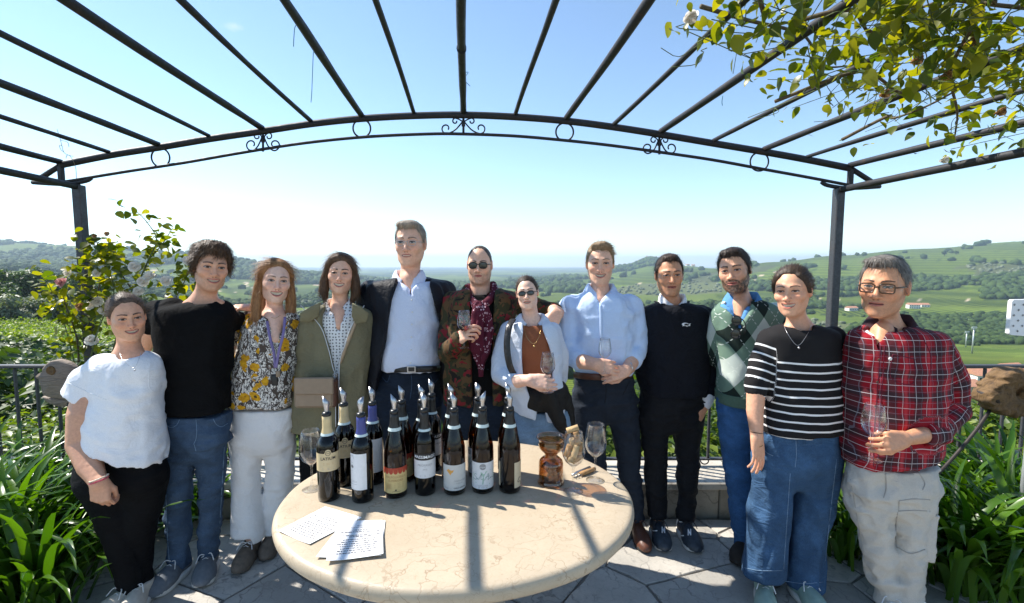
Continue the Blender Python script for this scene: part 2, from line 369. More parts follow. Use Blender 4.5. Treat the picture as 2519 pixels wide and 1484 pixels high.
def crowns(name, C, S, mat, label, base=I1, lump=.35, squash=.85, kind="stuff", parent=None, seed=0, rcol=None):
    v, f = base; n = len(C); r = np.random.default_rng(seed)
    V = v[None] * (1 + lump * r.uniform(-1, 1, (n, len(v), 1))) * np.array((1, 1, squash)); an = r.uniform(0, 6.28, n); cs, sn = np.cos(an)[:, None], np.sin(an)[:, None]
    V = np.stack([V[..., 0] * cs - V[..., 1] * sn, V[..., 0] * sn + V[..., 1] * cs, V[..., 2]], -1) * np.asarray(S).reshape(n, 1, -1) + np.asarray(C)[:, None]
    F = (f[None] + (np.arange(n) * len(v))[:, None, None]).reshape(-1, 3)
    rn = np.repeat(r.random(n), len(v))
    o = mk(name, V.reshape(-1, 3), F, mat, parent, smooth=False, attrs={"rnd": rn})
    if label: tag(o, label, kind=kind)
    elif kind: o["kind"] = kind
    return o
def mat_crown(name, c0, c1, scale=.5):
    t = NT(name); r = t.attr("rnd").outputs["Fac"]; v = t.coord("Object"); n = t.noise(v, scale, 5, .7)
    f = t.math('ADD', t.math('MULTIPLY', r, .55), t.math('MULTIPLY', n.outputs[0], .5))
    t.base(t.ramp(f, [(.2, c0), (.85, c1)])).rough(.85).set_p(Specular_IOR_Level=.15); t.bump(t.noise(v, scale * 3, 4, .7).outputs[0], .8, .5 / scale)
    MATS[name] = t.m; return t.m
mat_crown("wood", (.020, .042, .013), (.065, .105, .026)); mat_crown("olive", (.09, .11, .065), (.19, .21, .13), 1.2)
r_ = np.random.default_rng(5)
def scatter(n, ulo, uhi, ylo, yhi, want, extra=None):
    u = r_.uniform(ulo, uhi, n); Y = np.exp(r_.uniform(math.log(ylo), math.log(yhi), n)); x = u * Y; k, a, b, e = cover(x, Y)
    m = np.isin(k, want)
    if extra is not None: m &= extra(CX + FPX * u, Y)
    u, Y, x = u[m], Y[m], x[m]; return np.c_[x, Y, land_z(u, Y)], Y
C1, Y1 = scatter(170000, -1.25, 1.35, 225, 3000, [2])
if len(C1) > 14500: s_ = r_.permutation(len(C1))[:14500]; C1, Y1 = C1[s_], Y1[s_]
S1 = np.clip(Y1 * .0076, 2.8, 12) * r_.uniform(.6, 1.25, len(C1)); C1[:, 2] += S1 * .45
for nm, m, lb in (("woodland", C1[:, 0] < 0, "dark woods and hedgerows on the far hillsides left of the terrace"), ("woodland", C1[:, 0] >= 0, "dense woods and hedgerows on the hill right of the terrace")):
    crowns(nm, C1[m], S1[m], MATS["wood"], lb, I0, .30, .9, seed=11)
C2, Y2 = scatter(9000, -1.25, 1.35, 225, 1500, [3])
S2 = np.clip(Y2 * .0042, 1.6, 4) * r_.uniform(.6, 1.2, len(C2)); C2[:, 2] += S2 * .4
crowns("olive_grove", C2, S2, MATS["olive"], "grey green olive groves scattered over the valley", seed=12)

q = np.random.default_rng(77); uu = q.uniform((430 - CX) / FPX, (2900 - CX) / FPX, 900); yy = np.exp(q.uniform(math.log(62), math.log(228), 900)); keep = (vnoise(np.c_[uu * yy, yy, 0 * yy], 1 / 26., 4) > .08) & ~((uu > (2330 - CX) / FPX) & (yy > 105)); uu, yy = uu[keep], yy[keep]
C3 = np.c_[uu * yy, yy, land_z(uu, yy)]; S3 = np.clip(yy * .017, 1.3, 3.4) * q.uniform(.6, 1.2, len(yy)); C3[:, 2] += S3 * .5
crowns("woodland", C3, S3, MATS["wood"], "clumps of green trees on the slope just below the terrace", I1, .26, .95, seed=13)
# ---- buildings of the valley
mat_simple("render_white", (.78, .74, .67), .85, var=.08, scale=1.5); mat_simple("render_ochre", (.62, .5, .36), .85, var=.12, scale=1.5)
mat_simple("roof_tile", (.42, .2, .12), .85, var=.25, scale=3); mat_simple("window_dark", (.05, .055, .06), .3, var=.1)
def house(px, Y, w, d, h, rz, wall, label, rows=1, cols=3, roofh=.28, ysink=0.0, tower=None, group=None):
    u = (px - CX) / FPX; x = u * Y; z = float(land_z(u, Y)) - .6 + ysink
    e = empty("house", (x, Y, z), label, "house", group); L = np.array((x, Y, z))
    cs, sn = math.cos(rz), math.sin(rz)
    def W_(P): P = np.array(P, float).reshape(-1, 3); return np.c_[P[:, 0] * cs - P[:, 1] * sn, P[:, 0] * sn + P[:, 1] * cs, P[:, 2]] + L
    v, f = box((0, 0, h / 2), (w, d, h)); mk("wall", W_(v), f, wall, e, False)
    o = .35; rh = d * roofh
    v = [(-w / 2 - o, -d / 2 - o, h), (w / 2 + o, -d / 2 - o, h), (w / 2 + o, d / 2 + o, h), (-w / 2 - o, d / 2 + o, h), (-w / 2 - o, 0, h + rh), (w / 2 + o, 0, h + rh)]
    mk("roof", W_(v), [(0, 1, 5, 4), (2, 3, 4, 5), (0, 4, 3), (1, 2, 5), (3, 2, 1, 0)], MATS["roof_tile"], e, False)
    for r in range(rows):
        for c in range(cols):
            xx = -w / 2 + w * (c + .5) / cols; zz = h * (r + .55) / rows
            v, f = box((xx, -d / 2 - .01, zz), (min(1.1, w / cols * .4), .12, min(1.5, h / rows * .45))); mk("window", W_(v), f, MATS["window_dark"], e, False)
    return e
VH = "houses of the hilltop village"
for i, (px, dY, w, h, m) in enumerate([(1548, 2940, 22, 9, 0), (1562, 2930, 18, 8, 1), (1572, 2925, 20, 10, 0), (1584, 2915, 16, 9, 1), (1601, 2920, 20, 9, 0), (1640, 2925, 24, 9, 1), (1655, 2930, 20, 10, 0), (1672, 2935, 26, 9, 1), (1690, 2940, 22, 9, 0), (1704, 2945, 18, 8, 1)]):
    house(px, dY - 180 + (i % 3) * 40, w, 12, h, .2 * (i % 3), MATS["render_white" if m == 0 else "render_ochre"], ["pale village house leftmost on the far hilltop", "ochre village house second from the left on the hilltop", "pale village house left of the church tower", "ochre village house just left of the church", "pale village house just right of the church", "ochre village house first right of the dark haired man's head", "pale village house second right of the dark haired man", "wide ochre house in the right half of the village", "pale house last but one on the right of the village", "small ochre house at the right end of the village"][i], 2, 4, group=VH)
# the village church with its tower
u = (1593 - CX) / FPX; Yc = 2790; b0 = np.array((u * Yc, Yc, float(land_z(u, Yc)) - 1)); e = empty("church", b0, "pale church with pointed bell tower in the far village", "church")
v, f = box(b0 + (6, 0, 4), (16, 10, 8)); mk("nave", v, f, MATS["render_white"], e, False)
v, f = box(b0 + (-8, 0, 8.5), (5, 5, 17)); mk("tower", v, f, MATS["render_ochre"], e, False)
v, f = lathe([(3.5, 17), (.2, 25)], 4, b0 + (-8, 0, 0)); mk("spire", v, f, MATS["roof_tile"], e, False)
house(2250, 640, 13, 9, 5.5, -.25, MATS["render_white"], "white farmhouse with tiled roof among vineyards on the right hill", 2, 5)
house(2276, 655, 11, 8, 4.2, -.1, MATS["render_white"], "lower white barn beside the farmhouse on the right hill", 1, 3)
house(2098, 640, 13, 8, 4.5, .1, MATS["render_white"], "long white building behind the right pergola post", 1, 5)
house(2207, 600, 8, 6, 3.6, 0, MATS["render_white"], "small white shed among vineyards left of the farmhouse", 1, 3)
house(2440, 142, 8, 6, 5.6, -.15, MATS["render_white"], "white house with tiled roof in the valley seen through the right railing", 2, 4)
house(2392, 128, 6, 5, 4.2, .1, MATS["render_ochre"], "ochre house with red roof in the valley beside the plaid shirted man", 2, 3)
house(2500, 165, 8, 6, 5, .2, MATS["render_ochre"], "ochre valley house behind the carved wooden log", 2, 3)
# flood light masts of a sports ground
mat_simple("galvanised", (.55, .57, .58), .45, .6, var=.08)
for px, Y, h, lb in ((2405, 262, 15, "tall grey floodlight mast standing in the green valley field"), (2388, 320, 11, "smaller floodlight mast behind the tall one in the valley")):
    u = (px - CX) / FPX; b0 = np.array((u * Y, Y, float(land_z(u, Y)) - .3)); e = empty("floodlight_mast", b0, lb, "mast", "floodlight masts")
    v, f = tube([b0, b0 + (0, 0, h)], [.42, .28], 8); mk("pole", v, f, MATS["galvanised"], e)
    for k in (-1, 0, 1):
        v, f = box(b0 + (k * 1.0, -.2, h + .2), (.8, .5, .8)); mk("lamp", v, f, MATS["galvanised"], e, False)
    v, f = box(b0 + (0, 0, h - .6), (3, .25, .25)); mk("crossbar", v, f, MATS["galvanised"], e, False)
# lone trees and cypresses
mat_simple("bark", (.12, .09, .065), .9, var=.3, bump=.4)
def far_tree(name, px, Y, h, w, label, group=None, mat="wood", col=False, n=26, dz=0.0):
    u = (px - CX) / FPX; b0 = np.array((u * Y, Y, float(land_z(u, Y)) - .4 + dz)); e = empty(name, b0, label, "tree", group)
    v, f = tube([b0, b0 + (0, 0, h * .35), b0 + (w * .05, 0, h * .7)], [w * .07, w * .05, w * .02], 7); mk("trunk", v, f, MATS["bark"], e)
    q = np.random.default_rng(int(px * 7 + Y)); a = q.normal(0, 1, (n, 3)); a /= np.linalg.norm(a, axis=1)[:, None]; a *= q.random((n, 1)) ** .4
    if col: a = np.c_[a[:, 0] * w * .3 * (1 - .4 * a[:, 2]), a[:, 1] * w * .3, (a[:, 2] * .46 + .52) * h]; S = q.uniform(.22, .4, n) * w
    else: a = np.c_[a[:, 0] * w * .38, a[:, 1] * w * .38, a[:, 2] * h * .27 + h * .64]; S = q.uniform(.12, .24, n) * w
    crowns("crown", b0 + a, S, MATS[mat], None, I2 if h > 9 and Y < 250 else I1, .3, 1.0, None, e, seed=int(px))
    return e
far_tree("oak_tree", 2318, 1390, 17, 13, "lone round tree on the skyline of the right hill, left of two"); far_tree("oak_tree", 2347, 1392, 13, 13, "lone round tree on the skyline of the right hill, right of two")
for i, (px, Y, h) in enumerate(((1744, 640, 19), (1752, 642, 21), (1786, 700, 15), (2173, 610, 16), (2182, 612, 17))):
    far_tree("cypress_tree", px, Y, h, 7, ["dark narrow cypress, left one of the pair beside the argyle sweater", "dark narrow cypress, right one of the pair beside the argyle sweater", "dark cypress standing alone above the argyle sweater's shoulder", "dark cypress left of two by the long white building", "dark cypress right of two by the long white building"][i], "cypresses in the valley", col=True, n=22)

# ---- left below the terrace: trees, olives and the near vineyard
mat_leaf("vine_leaf", (.085, .16, .010), (.24, .28, .018), .5, .38); mat_leaf("tree_leaf", (.03, .06, .012), (.075, .12, .025), .5, .25); mat_leaf("olive_leaf", (.10, .13, .07), (.19, .22, .13), .5, .2)
mat_leaf("shrub_leaf", (.045, .09, .010), (.16, .21, .022), .45, .32); mat_leaf("yellow_leaf", (.26, .30, .02), (.42, .33, .03), .45, .4)
def leaves(C, N, S, seed=0, asp=.6, fold=.25):
    """leaf-sized folded quads at C facing N"""
    q = np.random.default_rng(seed); n = len(C); N = N + q.normal(0, .55, (n, 3)); N /= np.linalg.norm(N, axis=1)[:, None] + 1e-9
    A = q.normal(0, 1, (n, 3)); A -= N * (A * N).sum(1)[:, None]; A /= np.linalg.norm(A, axis=1)[:, None] + 1e-9; B = np.cross(N, A)
    S = np.broadcast_to(np.asarray(S, float), (n,))[:, None]
    V = np.stack([C - A * S, C + B * S * asp + N * S * fold, C + A * S, C - B * S * asp + N * S * fold], 1)
    F = np.stack([np.arange(n) * 4 + k for k in (0, 1, 2, 3)], -1); F = np.concatenate([F[:, [0, 1, 2]], F[:, [0, 2, 3]]])
    return V.reshape(-1, 3), F, np.repeat(q.random(n), 4)
def leaf_tree(name, px, Y, h, w, label, mat, group, n=5000, S=.14, seed=0):
    u = (px - CX) / FPX; b0 = np.array((u * Y, Y, float(land_z(u, Y)) - .3)); e = empty(name, b0, label, "tree", group); q = np.random.default_rng(seed)
    limbs = [tube(smooth_pts([b0, b0 + (w * .03, 0, h * .25), b0 + (-w * .02, 0, h * .55)], 4), np.linspace(w * .05, w * .025, 9), 8)]
    cl = []
    for k in range(16):
        a = q.uniform(0, 6.28); rr = q.uniform(.12, .42) * w; zz = h * q.uniform(.35, .88); rr *= 1.15 - abs(zz / h - .55)
        c = b0 + (rr * math.cos(a), rr * math.sin(a), zz); cl.append((c, w * q.uniform(.13, .22)))
        limbs.append(tube(smooth_pts([b0 + (0, 0, h * .3), (b0 + c) / 2 + (0, 0, h * .15), c], 3), np.linspace(w * .025, w * .006, 7), 6))
    v, f = join(limbs); mk("trunk", v, f, MATS["bark"], e)
    D = q.normal(0, 1, (n, 3)); D /= np.linalg.norm(D, axis=1)[:, None]; ci = q.integers(0, len(cl), n)
    C = np.array([c[0] for c in cl])[ci] + D * (np.array([c[1] for c in cl])[ci] * q.uniform(.55, 1.1, n))[:, None] * (1, 1, .8)
    v, f, rn = leaves(C, D + (0, 0, .4), S * q.uniform(.6, 1.3, n), seed); o = mk("crown", v, f, MATS[mat], e, False, {"rnd": rn}); o["kind"] = "stuff"
    return e
TL = "trees below the terrace on the left"
for i, (px, Y, h, w, m, lb) in enumerate([
    (18, 112, 11.5, 14, "tree_leaf", "dark broad tree at the left edge, above the olive trees"), (92, 118, 12.5, 15, "tree_leaf", "tallest dark tree left of the pink rose"),
    (160, 128, 10, 13, "tree_leaf", "dark rounded tree behind the pink rose"), (-60, 105, 12, 15, "tree_leaf", "dark tree cut by the left edge of the view"),
    (235, 140, 9, 12, "tree_leaf", "dark tree half hidden behind the left pergola post"), (25, 88, 6.5, 9, "tree_leaf", "smaller dark tree below the tall ones at the left edge"),
    (75, 84, 4.8, 8, "olive_leaf", "grey green olive tree left of the rose bush, left one"), (130, 86, 5.2, 8.5, "olive_leaf", "grey green olive tree left of the rose bush, middle one"), (190, 90, 5, 8, "olive_leaf", "grey green olive tree behind the rose bush stems"),
    (-20, 80, 5, 8, "olive_leaf", "grey green olive tree at the left edge of the view")]):
    leaf_tree("olive_tree" if "olive" in m else "broadleaf_tree", px, Y, h, w, lb, MATS[m].name, TL, 4200, .42 if "olive" not in m else .3, i)
for i, (px, Y, h, w) in enumerate([(330, 175, 9, 13), (590, 190, 9, 14), (735, 210, 8, 13), (400, 150, 8, 11)]):
    leaf_tree("broadleaf_tree", px, Y, h, w, ["green tree seen between the rose bush and the curly haired man", "green tree behind the shoulder of the floral blouse", "green tree left of the bobbed hair woman", "green tree behind the roses by the curly haired man"][i], "tree_leaf", "trees in the valley", 2600, .5, 40 + i)
# vineyard rows (bright, sunlit), then a hedge, then shrubs against the wall
q = np.random.default_rng(8); Vv, Nn, Sz = [], [], []
for Yr in np.arange(36, 82, 2.3):
    u0, u1 = (-420 - CX) / FPX, (345 - CX) / FPX; n = int(2300 * (1.0 if Yr < 60 else .8)); u = q.uniform(u0, u1, n); Y = Yr + q.normal(0, .42, n)
    z = land_z(u, Y) + q.uniform(.3, 1.75, n) * (1 + .12 * np.sin(u * 90 + Yr)); Vv.append(np.c_[u * Y, Y, z]); Nn.append(np.tile((-.2, -.4, .8), (n, 1))); Sz.append(q.uniform(.12, .26, n))
v, f, rn = leaves(np.vstack(Vv), np.vstack(Nn), np.concatenate(Sz), 1); tag(mk("vineyard", v, f, MATS["vine_leaf"], None, False, {"rnd": rn}), "bright green vineyard rows below the terrace on the left", kind="stuff")
def shrub_mass(name, spec, mat, label, S=(.02, .05), dens=900, seed=0):
    q = np.random.default_rng(seed); C, N = [], []
    for px, Y, w, h in spec:
        u = (px - CX) / FPX; b0 = np.array((u * Y, Y, float(land_z(u, Y)))); n = int(dens * .42 * max(w, .6) * max(h, .5)); D = q.normal(0, 1, (n, 3)); D /= np.linalg.norm(D, axis=1)[:, None]; D[:, 2] = abs(D[:, 2]) * 1.0
        rr = q.uniform(.7, 1.05, n)[:, None] * (1 + .28 * fbm(D * 2.2, 1.3, 2, seed + int(px))[:, None])
        C.append(b0 + D * rr * (w, w * .8, h)); N.append(D + (0, 0, .5))
    C = np.vstack(C); v, f, rn = leaves(C, np.vstack(N), 1.4 * q.uniform(*S, len(C)), seed); o = mk(name, v, f, MATS[mat], None, False, {"rnd": rn})
    return tag(o, label, kind="stuff")
shrub_mass("hedge", [(px, 27 + 2.5 * math.sin(px), 2.6, 2.4) for px in range(-500, 420, 55)], "tree_leaf", "dark hedge along the lower edge of the left vineyard", (.08, .2), 520, 3)
shrub_mass("shrubs", [(px, 12 + 3 * math.sin(px * .7), 1.9, 1.7) for px in range(-600, 560, 70)] + [(px, 18 + 2 * math.sin(px), 2.2, 1.9) for px in range(-600, 480, 80)], "tree_leaf", "dark shrubs on the slope below the left railing", (.05, .12), 900, 4)
shrub_mass("shrubs", [(px, 6.3 + 1.1 * math.sin(px * 1.7), .95, .85) for px in range(-900, 1000, 75)], "shrub_leaf", "green shrubs just beyond the left railing", (.022, .05), 2600, 5)
shrub_mass("ground_cover", [(px, 4.6 + .6 * math.sin(px * 1.3), .62, .55) for px in range(900, 3300, 62)], "vine_leaf", "bright yellow green vines just beyond the right railing", (.03, .06), 3600, 6)
shrub_mass("ground_cover", [(px, 3.75 + .15 * math.sin(px), .32, .38) for px in range(520, 3300, 48)], "yellow_leaf", "yellow and orange leaves at the foot of the railing", (.03, .06), 2600, 7)
shrub_mass("shrubs", [(px, 9 + 2 * math.sin(px), 1.7, 1.7) for px in range(1000, 3400, 85)], "shrub_leaf", "shrubs on the slope below the right railing", (.04, .09), 1300, 8)
shrub_mass("shrubs", [(px, 34 + 9 * math.sin(px), 4.5, 4.0) for px in range(950, 3500, 95)], "tree_leaf", "trees and bushes lower down the slope on the right", (.12, .3), 240, 9)

# ---- the hazy air of the valley
v, f = box((0, 0, 0), (1, 1, 1)); hz = bpy.data.objects.new("haze", mk_mesh("haze", v, f, None, False)); COL.objects.link(hz); hz["kind"] = "stuff"; hz["label"] = "thin pale haze filling the valley air"
hz.scale = (44000, 30000, 480); hz.location = (0, 0, 240 - 255)
m = bpy.data.materials.new("haze"); m.use_nodes = True; nt = m.node_tree; nt.nodes.clear(); pv = nt.nodes.new("ShaderNodeVolumePrincipled"); mo = nt.nodes.new("ShaderNodeOutputMaterial")
pv.inputs["Color"].default_value = (.66, .84, 1, 1); pv.inputs["Density"].default_value = 1.45e-4; pv.inputs["Anisotropy"].default_value = .2
nt.links.new(pv.outputs[0], mo.inputs["Volume"]); hz.data.materials.append(m)
# ================================================================== THE TERRACE
# ---- materials
def mat_marble(name, base, dark, vein, scale=6, rough=.55, veinw=.035, stain=.5, bump=.25):
    t = NT(name); v = t.coord("Object"); w = t.mix(.35, v, t.noise(v, scale * .6, 4).outputs["Color"]); oi = t.n("ObjectInfo").outputs["Random"]
    vo = t.n("TexVoronoi", feature='DISTANCE_TO_EDGE', i_Vector=w, i_Scale=scale); vo2 = t.n("TexVoronoi", feature='DISTANCE_TO_EDGE', i_Vector=w, i_Scale=scale * 2.7)
    n = t.noise(v, scale * .5, 6, .6); n3 = t.noise(v, scale * 14, 4, .7); n4 = t.noise(v, scale * 2.2, 5, .65)
    c = t.ramp(t.math('ADD', t.math('MULTIPLY', n.outputs[0], .8), t.math('MULTIPLY', t.math('SUBTRACT', oi, .5), .25)), [(.25, dark), (.7, base)])
    ve = t.math('MULTIPLY', t.ramp(vo.outputs["Distance"], [(0, (1, 1, 1)), (veinw, (0, 0, 0))]), t.ramp(n.outputs[0], [(.38, (0, 0, 0)), (.6, (1, 1, 1))]))
    ve2 = t.math('MULTIPLY', t.ramp(vo2.outputs["Distance"], [(0, (1, 1, 1)), (veinw * 1.2, (0, 0, 0))]), t.ramp(n4.outputs[0], [(.45, (0, 0, 0)), (.65, (.8, .8, .8))]))
    c = t.mix(t.math('MULTIPLY', t.math('MAXIMUM', ve, ve2), .75), c, vein)
    c = t.mix(t.math('MULTIPLY', t.ramp(n4.outputs[0], [(.5, (0, 0, 0)), (.72, (1, 1, 1))]), stain), c, dark)
    c = t.mix(t.ramp(n3.outputs[0], [(.35, (.10, .10, .10)), (.5, (0, 0, 0))]), c, vein)
    t.base(c).rough(t.ramp(n4.outputs[0], [(.3, (rough - .1,) * 3), (.7, (rough + .2,) * 3)]))
    t.bump(t.math('SUBTRACT', t.math('MULTIPLY', n3.outputs[0], .5), t.math('MAXIMUM', ve, ve2)), bump, .004); MATS[name] = t.m
mat_marble("flagstone", (.62, .575, .505), (.34, .32, .285), (.085, .08, .075), 7, .5, .03, .75, .35)
mat_marble("table_stone", (.50, .415, .30), (.41, .33, .23), (.27, .18, .105), 11, .42, .03, .45, .15)
mat_marble("wall_stone", (.42, .38, .31), (.24, .22, .18), (.12, .11, .09), 5, .7, .02, .8)
mat_marble("coping_stone", (.66, .61, .53), (.46, .42, .35), (.24, .2, .16), 6, .6)
mat_simple("mortar", (.20, .185, .16), .95, var=.3, scale=12, bump=.5); mat_simple("soil", (.05, .036, .025), .95, var=.4, scale=9, bump=.8, bscale=25)
def mat_iron(name, col, rough=.45):
    t = NT(name); v = t.coord("Object"); n = t.noise(v, 14, 5, .7); n2 = t.noise(v, 90, 3)
    t.base(t.mix(t.ramp(n.outputs[0], [(.58, (0, 0, 0)), (.78, (.55, .55, .55))]), t.ramp(n2.outputs[0], [(.3, tuple(c * .8 for c in col)), (.7, tuple(c * 1.25 for c in col))]), (.14, .075, .04)))
    t.rough(t.ramp(n.outputs[0], [(.3, (rough,) * 3), (.7, (rough + .3,) * 3)])).set_p(Metallic=.35); t.bump(n2.outputs[0], .25, .002); MATS[name] = t.m
mat_iron("pergola_iron", (.028, .028, .03), .45); mat_iron("rail_iron", (.062, .064, .07), .4)

# ---- the floor: crazy paving of marble slabs over mortar
def clip_poly(P, n, d):
    out = []
    for i in range(len(P)):
        a, b = P[i], P[(i + 1) % len(P)]; da, db = np.dot(a, n) - d, np.dot(b, n) - d
        if da <= 0: out.append(a)
        if da * db < 0: out.append(a + (b - a) * da / (da - db))
    return out
FX0, FX1, FY0, FY1 = -3.3, 3.4, -3.0, 2.86
v, f = box(((FX0 + FX1) / 2, (FY0 + FY1) / 2, -.16), (FX1 - FX0, FY1 - FY0, .30)); floor = mk("terrace_floor", v, f, MATS["mortar"], None, False); tag(floor, "terrace floor of irregular grey marble slabs", kind="structure")
q = np.random.default_rng(14); S = []
gx = np.arange(FX0, FX1, .50); gy = np.arange(FY0, FY1, .44)
for i, x in enumerate(gx):
    for j, y in enumerate(gy): S.append((x + .26 + q.uniform(-.21, .21), y + .23 + q.uniform(-.19, .19)))
S = np.array(S)
for i, s in enumerate(S):
    P = [np.array(c) for c in ((FX0, FY0), (FX1, FY0), (FX1, FY1), (FX0, FY1))]
    for k in np.argsort(((S - s) ** 2).sum(1))[1:16]:
        n = S[k] - s; d = np.dot((S[k] + s) / 2, n); L = np.linalg.norm(n); P = clip_poly(P, n / L, d / L - .0028)
        if len(P) < 3: break
    if len(P) < 3: continue
    P = np.array(P); c = P.mean(0)
    # roughen the outline
    Q = []
    for a, b in zip(P, np.roll(P, -1, 0)):
        m = max(1, int(np.linalg.norm(b - a) / .09))
        for t_ in range(m): p = a + (b - a) * t_ / m; Q.append(p + (c - p) / (np.linalg.norm(c - p) + 1e-6) * abs(q.normal(0, .006)))
    Q = np.array(Q); n = len(Q); zt = q.uniform(-.0025, .003); V = np.vstack([np.c_[Q, np.full(n, -.02)], np.c_[Q, np.full(n, zt - .004)], np.c_[c + (Q - c) * .982, np.full(n, zt)]])
    F = [(k, (k + 1) % n, n + (k + 1) % n, n + k) for k in range(n)] + [(n + k, n + (k + 1) % n, 2 * n + (k + 1) % n, 2 * n + k) for k in range(n)] + [tuple(range(2 * n, 3 * n))]
    mk("flagstone", V, F, MATS["flagstone"], floor, False, loc=(c[0], c[1], 0))
# earth of the planting beds either side and the strip under the railing
v, f = box((-4.9, .6, -.35), (3.2, 5.2, .62)); tag(mk("soil", v, f, MATS["soil"], None, False), "dark soil of the bed on the left of the terrace", kind="structure")
v, f = box((5.0, .6, -.35), (3.2, 5.2, .62)); tag(mk("soil", v, f, MATS["soil"], None, False), "dark soil of the bed on the right of the terrace", kind="structure")

# ---- low wall with coping carrying the railing
WY0, WY1, WZ = 2.86, 3.2, .245
lw = empty("low_wall", (0, 3.03, 0), "low stone wall with pale coping slabs under the iron railing", "wall")
x = -6.2; k = 0
while x < 6.4:
    w = .92 + .2 * math.sin(k * 2.1)
    v, f = box((x + w / 2, (WY0 + WY1) / 2 + .02, (WZ - .05 - .5) / 2), (w - .006, WY1 - WY0 - .03, WZ - .055 + .5), 0, .006); mk("stone_block", v, f, MATS["wall_stone"], lw, False, loc=(x + w / 2, 3.03, .1))
    v, f = box((x + w / 2 + .2, (WY0 + WY1) / 2, WZ - .025), (w - .005, WY1 - WY0 + .03, .05), 0, .008); mk("coping_slab", v, f, MATS["coping_stone"], lw, False, loc=(x + w / 2 + .2, 3.03, WZ))
    x += w; k += 1

# ---- railing
RY = 3.1; RZ = at(CX, 897, RY)[2]
rail = empty("railing", (0, RY, WZ), "grey iron railing with square bars along the terrace edge", "railing")
v, f = box((0, RY, RZ - .012), (13, .042, .022), 0, .005); mk("top_rail", v, f, MATS["rail_iron"], rail, False)
v, f = box((0, RY, WZ + .05), (13, .034, .014), 0, .003); mk("bottom_rail", v, f, MATS["rail_iron"], rail, False)
bar = mk_mesh("baluster", *box((0, 0, 0), (.017, .017, RZ - .026 - WZ - .058), 0, .003), MATS["rail_iron"], False)
for i in range(-43, 47): inst("baluster", bar, rail, (i * .142 + .06, RY, (RZ - .026 + WZ + .057) / 2))
for i in range(-5, 7):
    xx = i * 1.02 + .26
    th = np.linspace(0, 4.6, 22); sp = np.c_[xx + .035 - (.035 - .005 * th) * np.cos(th), np.full(22, RY - .02), WZ + .045 - (.036 - .0055 * th) * np.sin(th) * .9]
    v, f = tube(sp, .0045, 6); mk("scroll_foot", v, f, MATS["rail_iron"], rail)
xx = at(2078, 1000, RY)[0]; v, f = box((xx, RY - .03, WZ + .38), (.034, .03, .76), 0, .003); mk("support_post", v, f, MATS["rail_iron"], rail, False)

# ---- pergola
PY = 3.02; VPX = 1145
pdir = np.array((VPX - CX, FPX, 0)) / math.hypot(VPX - CX, FPX)      # the way the rafters run, away from the camera
perg = empty("pergola", (0, PY, 0), "dark iron pergola with arched front beam and long rafters overhead", "pergola")
PM = MATS["pergola_iron"]
arch_px = [(150, 400), (270, 376), (390, 357), (515, 336), (645, 317), (765, 299), (890, 286), (1018, 279), (1140, 277), (1268, 282), (1393, 292), (1510, 307), (1625, 325), (1755, 347), (1880, 368), (1985, 387), (2090, 408)]
low_px = [(150, 449), (300, 424), (450, 401), (600, 375), (750, 352), (900, 337), (1050, 330), (1140, 330), (1268, 335), (1393, 346), (1510, 359), (1640, 377), (1755, 394), (1880, 417), (1985, 436), (2090, 456)]
ap = [at(x, y + 6, PY) for x, y in arch_px]; lp = [at(x, y, PY) for x, y in low_px]
v, f = tube(smooth_pts(ap, 5), .021, 10); mk("arched_beam", v, f, PM, perg)
v, f = tube(smooth_pts(lp, 5), .011, 8, flat=(1.0, .9)); mk("lower_bar", v, f, PM, perg)
q = np.random.default_rng(4)
for i, p in enumerate(ap):
    L = 5.4; m = 26; T = np.linspace(0, L, m); thin = .013 if i % 2 else .0185
    pts = p[None] + (0, 0, .018) - T[:, None] * pdir[None] + np.c_[np.zeros(m), np.zeros(m), .010 * np.sin(T * 1.1 + i) * np.clip(T, 0, 1)] + np.c_[.006 * np.sin(T * 1.7 + 2 * i) * np.clip(T, 0, 1), np.zeros(m), np.zeros(m)]
    rr = thin * (1 + .05 * q.normal(0, 1, m)); v, f = tube(pts, rr, 8); mk("rafter", v, f, PM, perg)
    # the lashings of old plant ties round some rafters
    if i % 3 != 1:
        for _ in range(2):
            k = q.integers(3, m - 6); c = pts[k]; a = np.linspace(0, 6.28 * 2.2, 26); ring = c + np.outer(np.linspace(-.012, .012, 26), pdir) + (thin + .0025) * (np.outer(np.cos(a), np.cross(pdir, (0, 0, 1))) + np.outer(np.sin(a), (0, 0, 1)))
            v, f = tube(ring, .0016, 5); mk("tie", v, f, PM, perg)
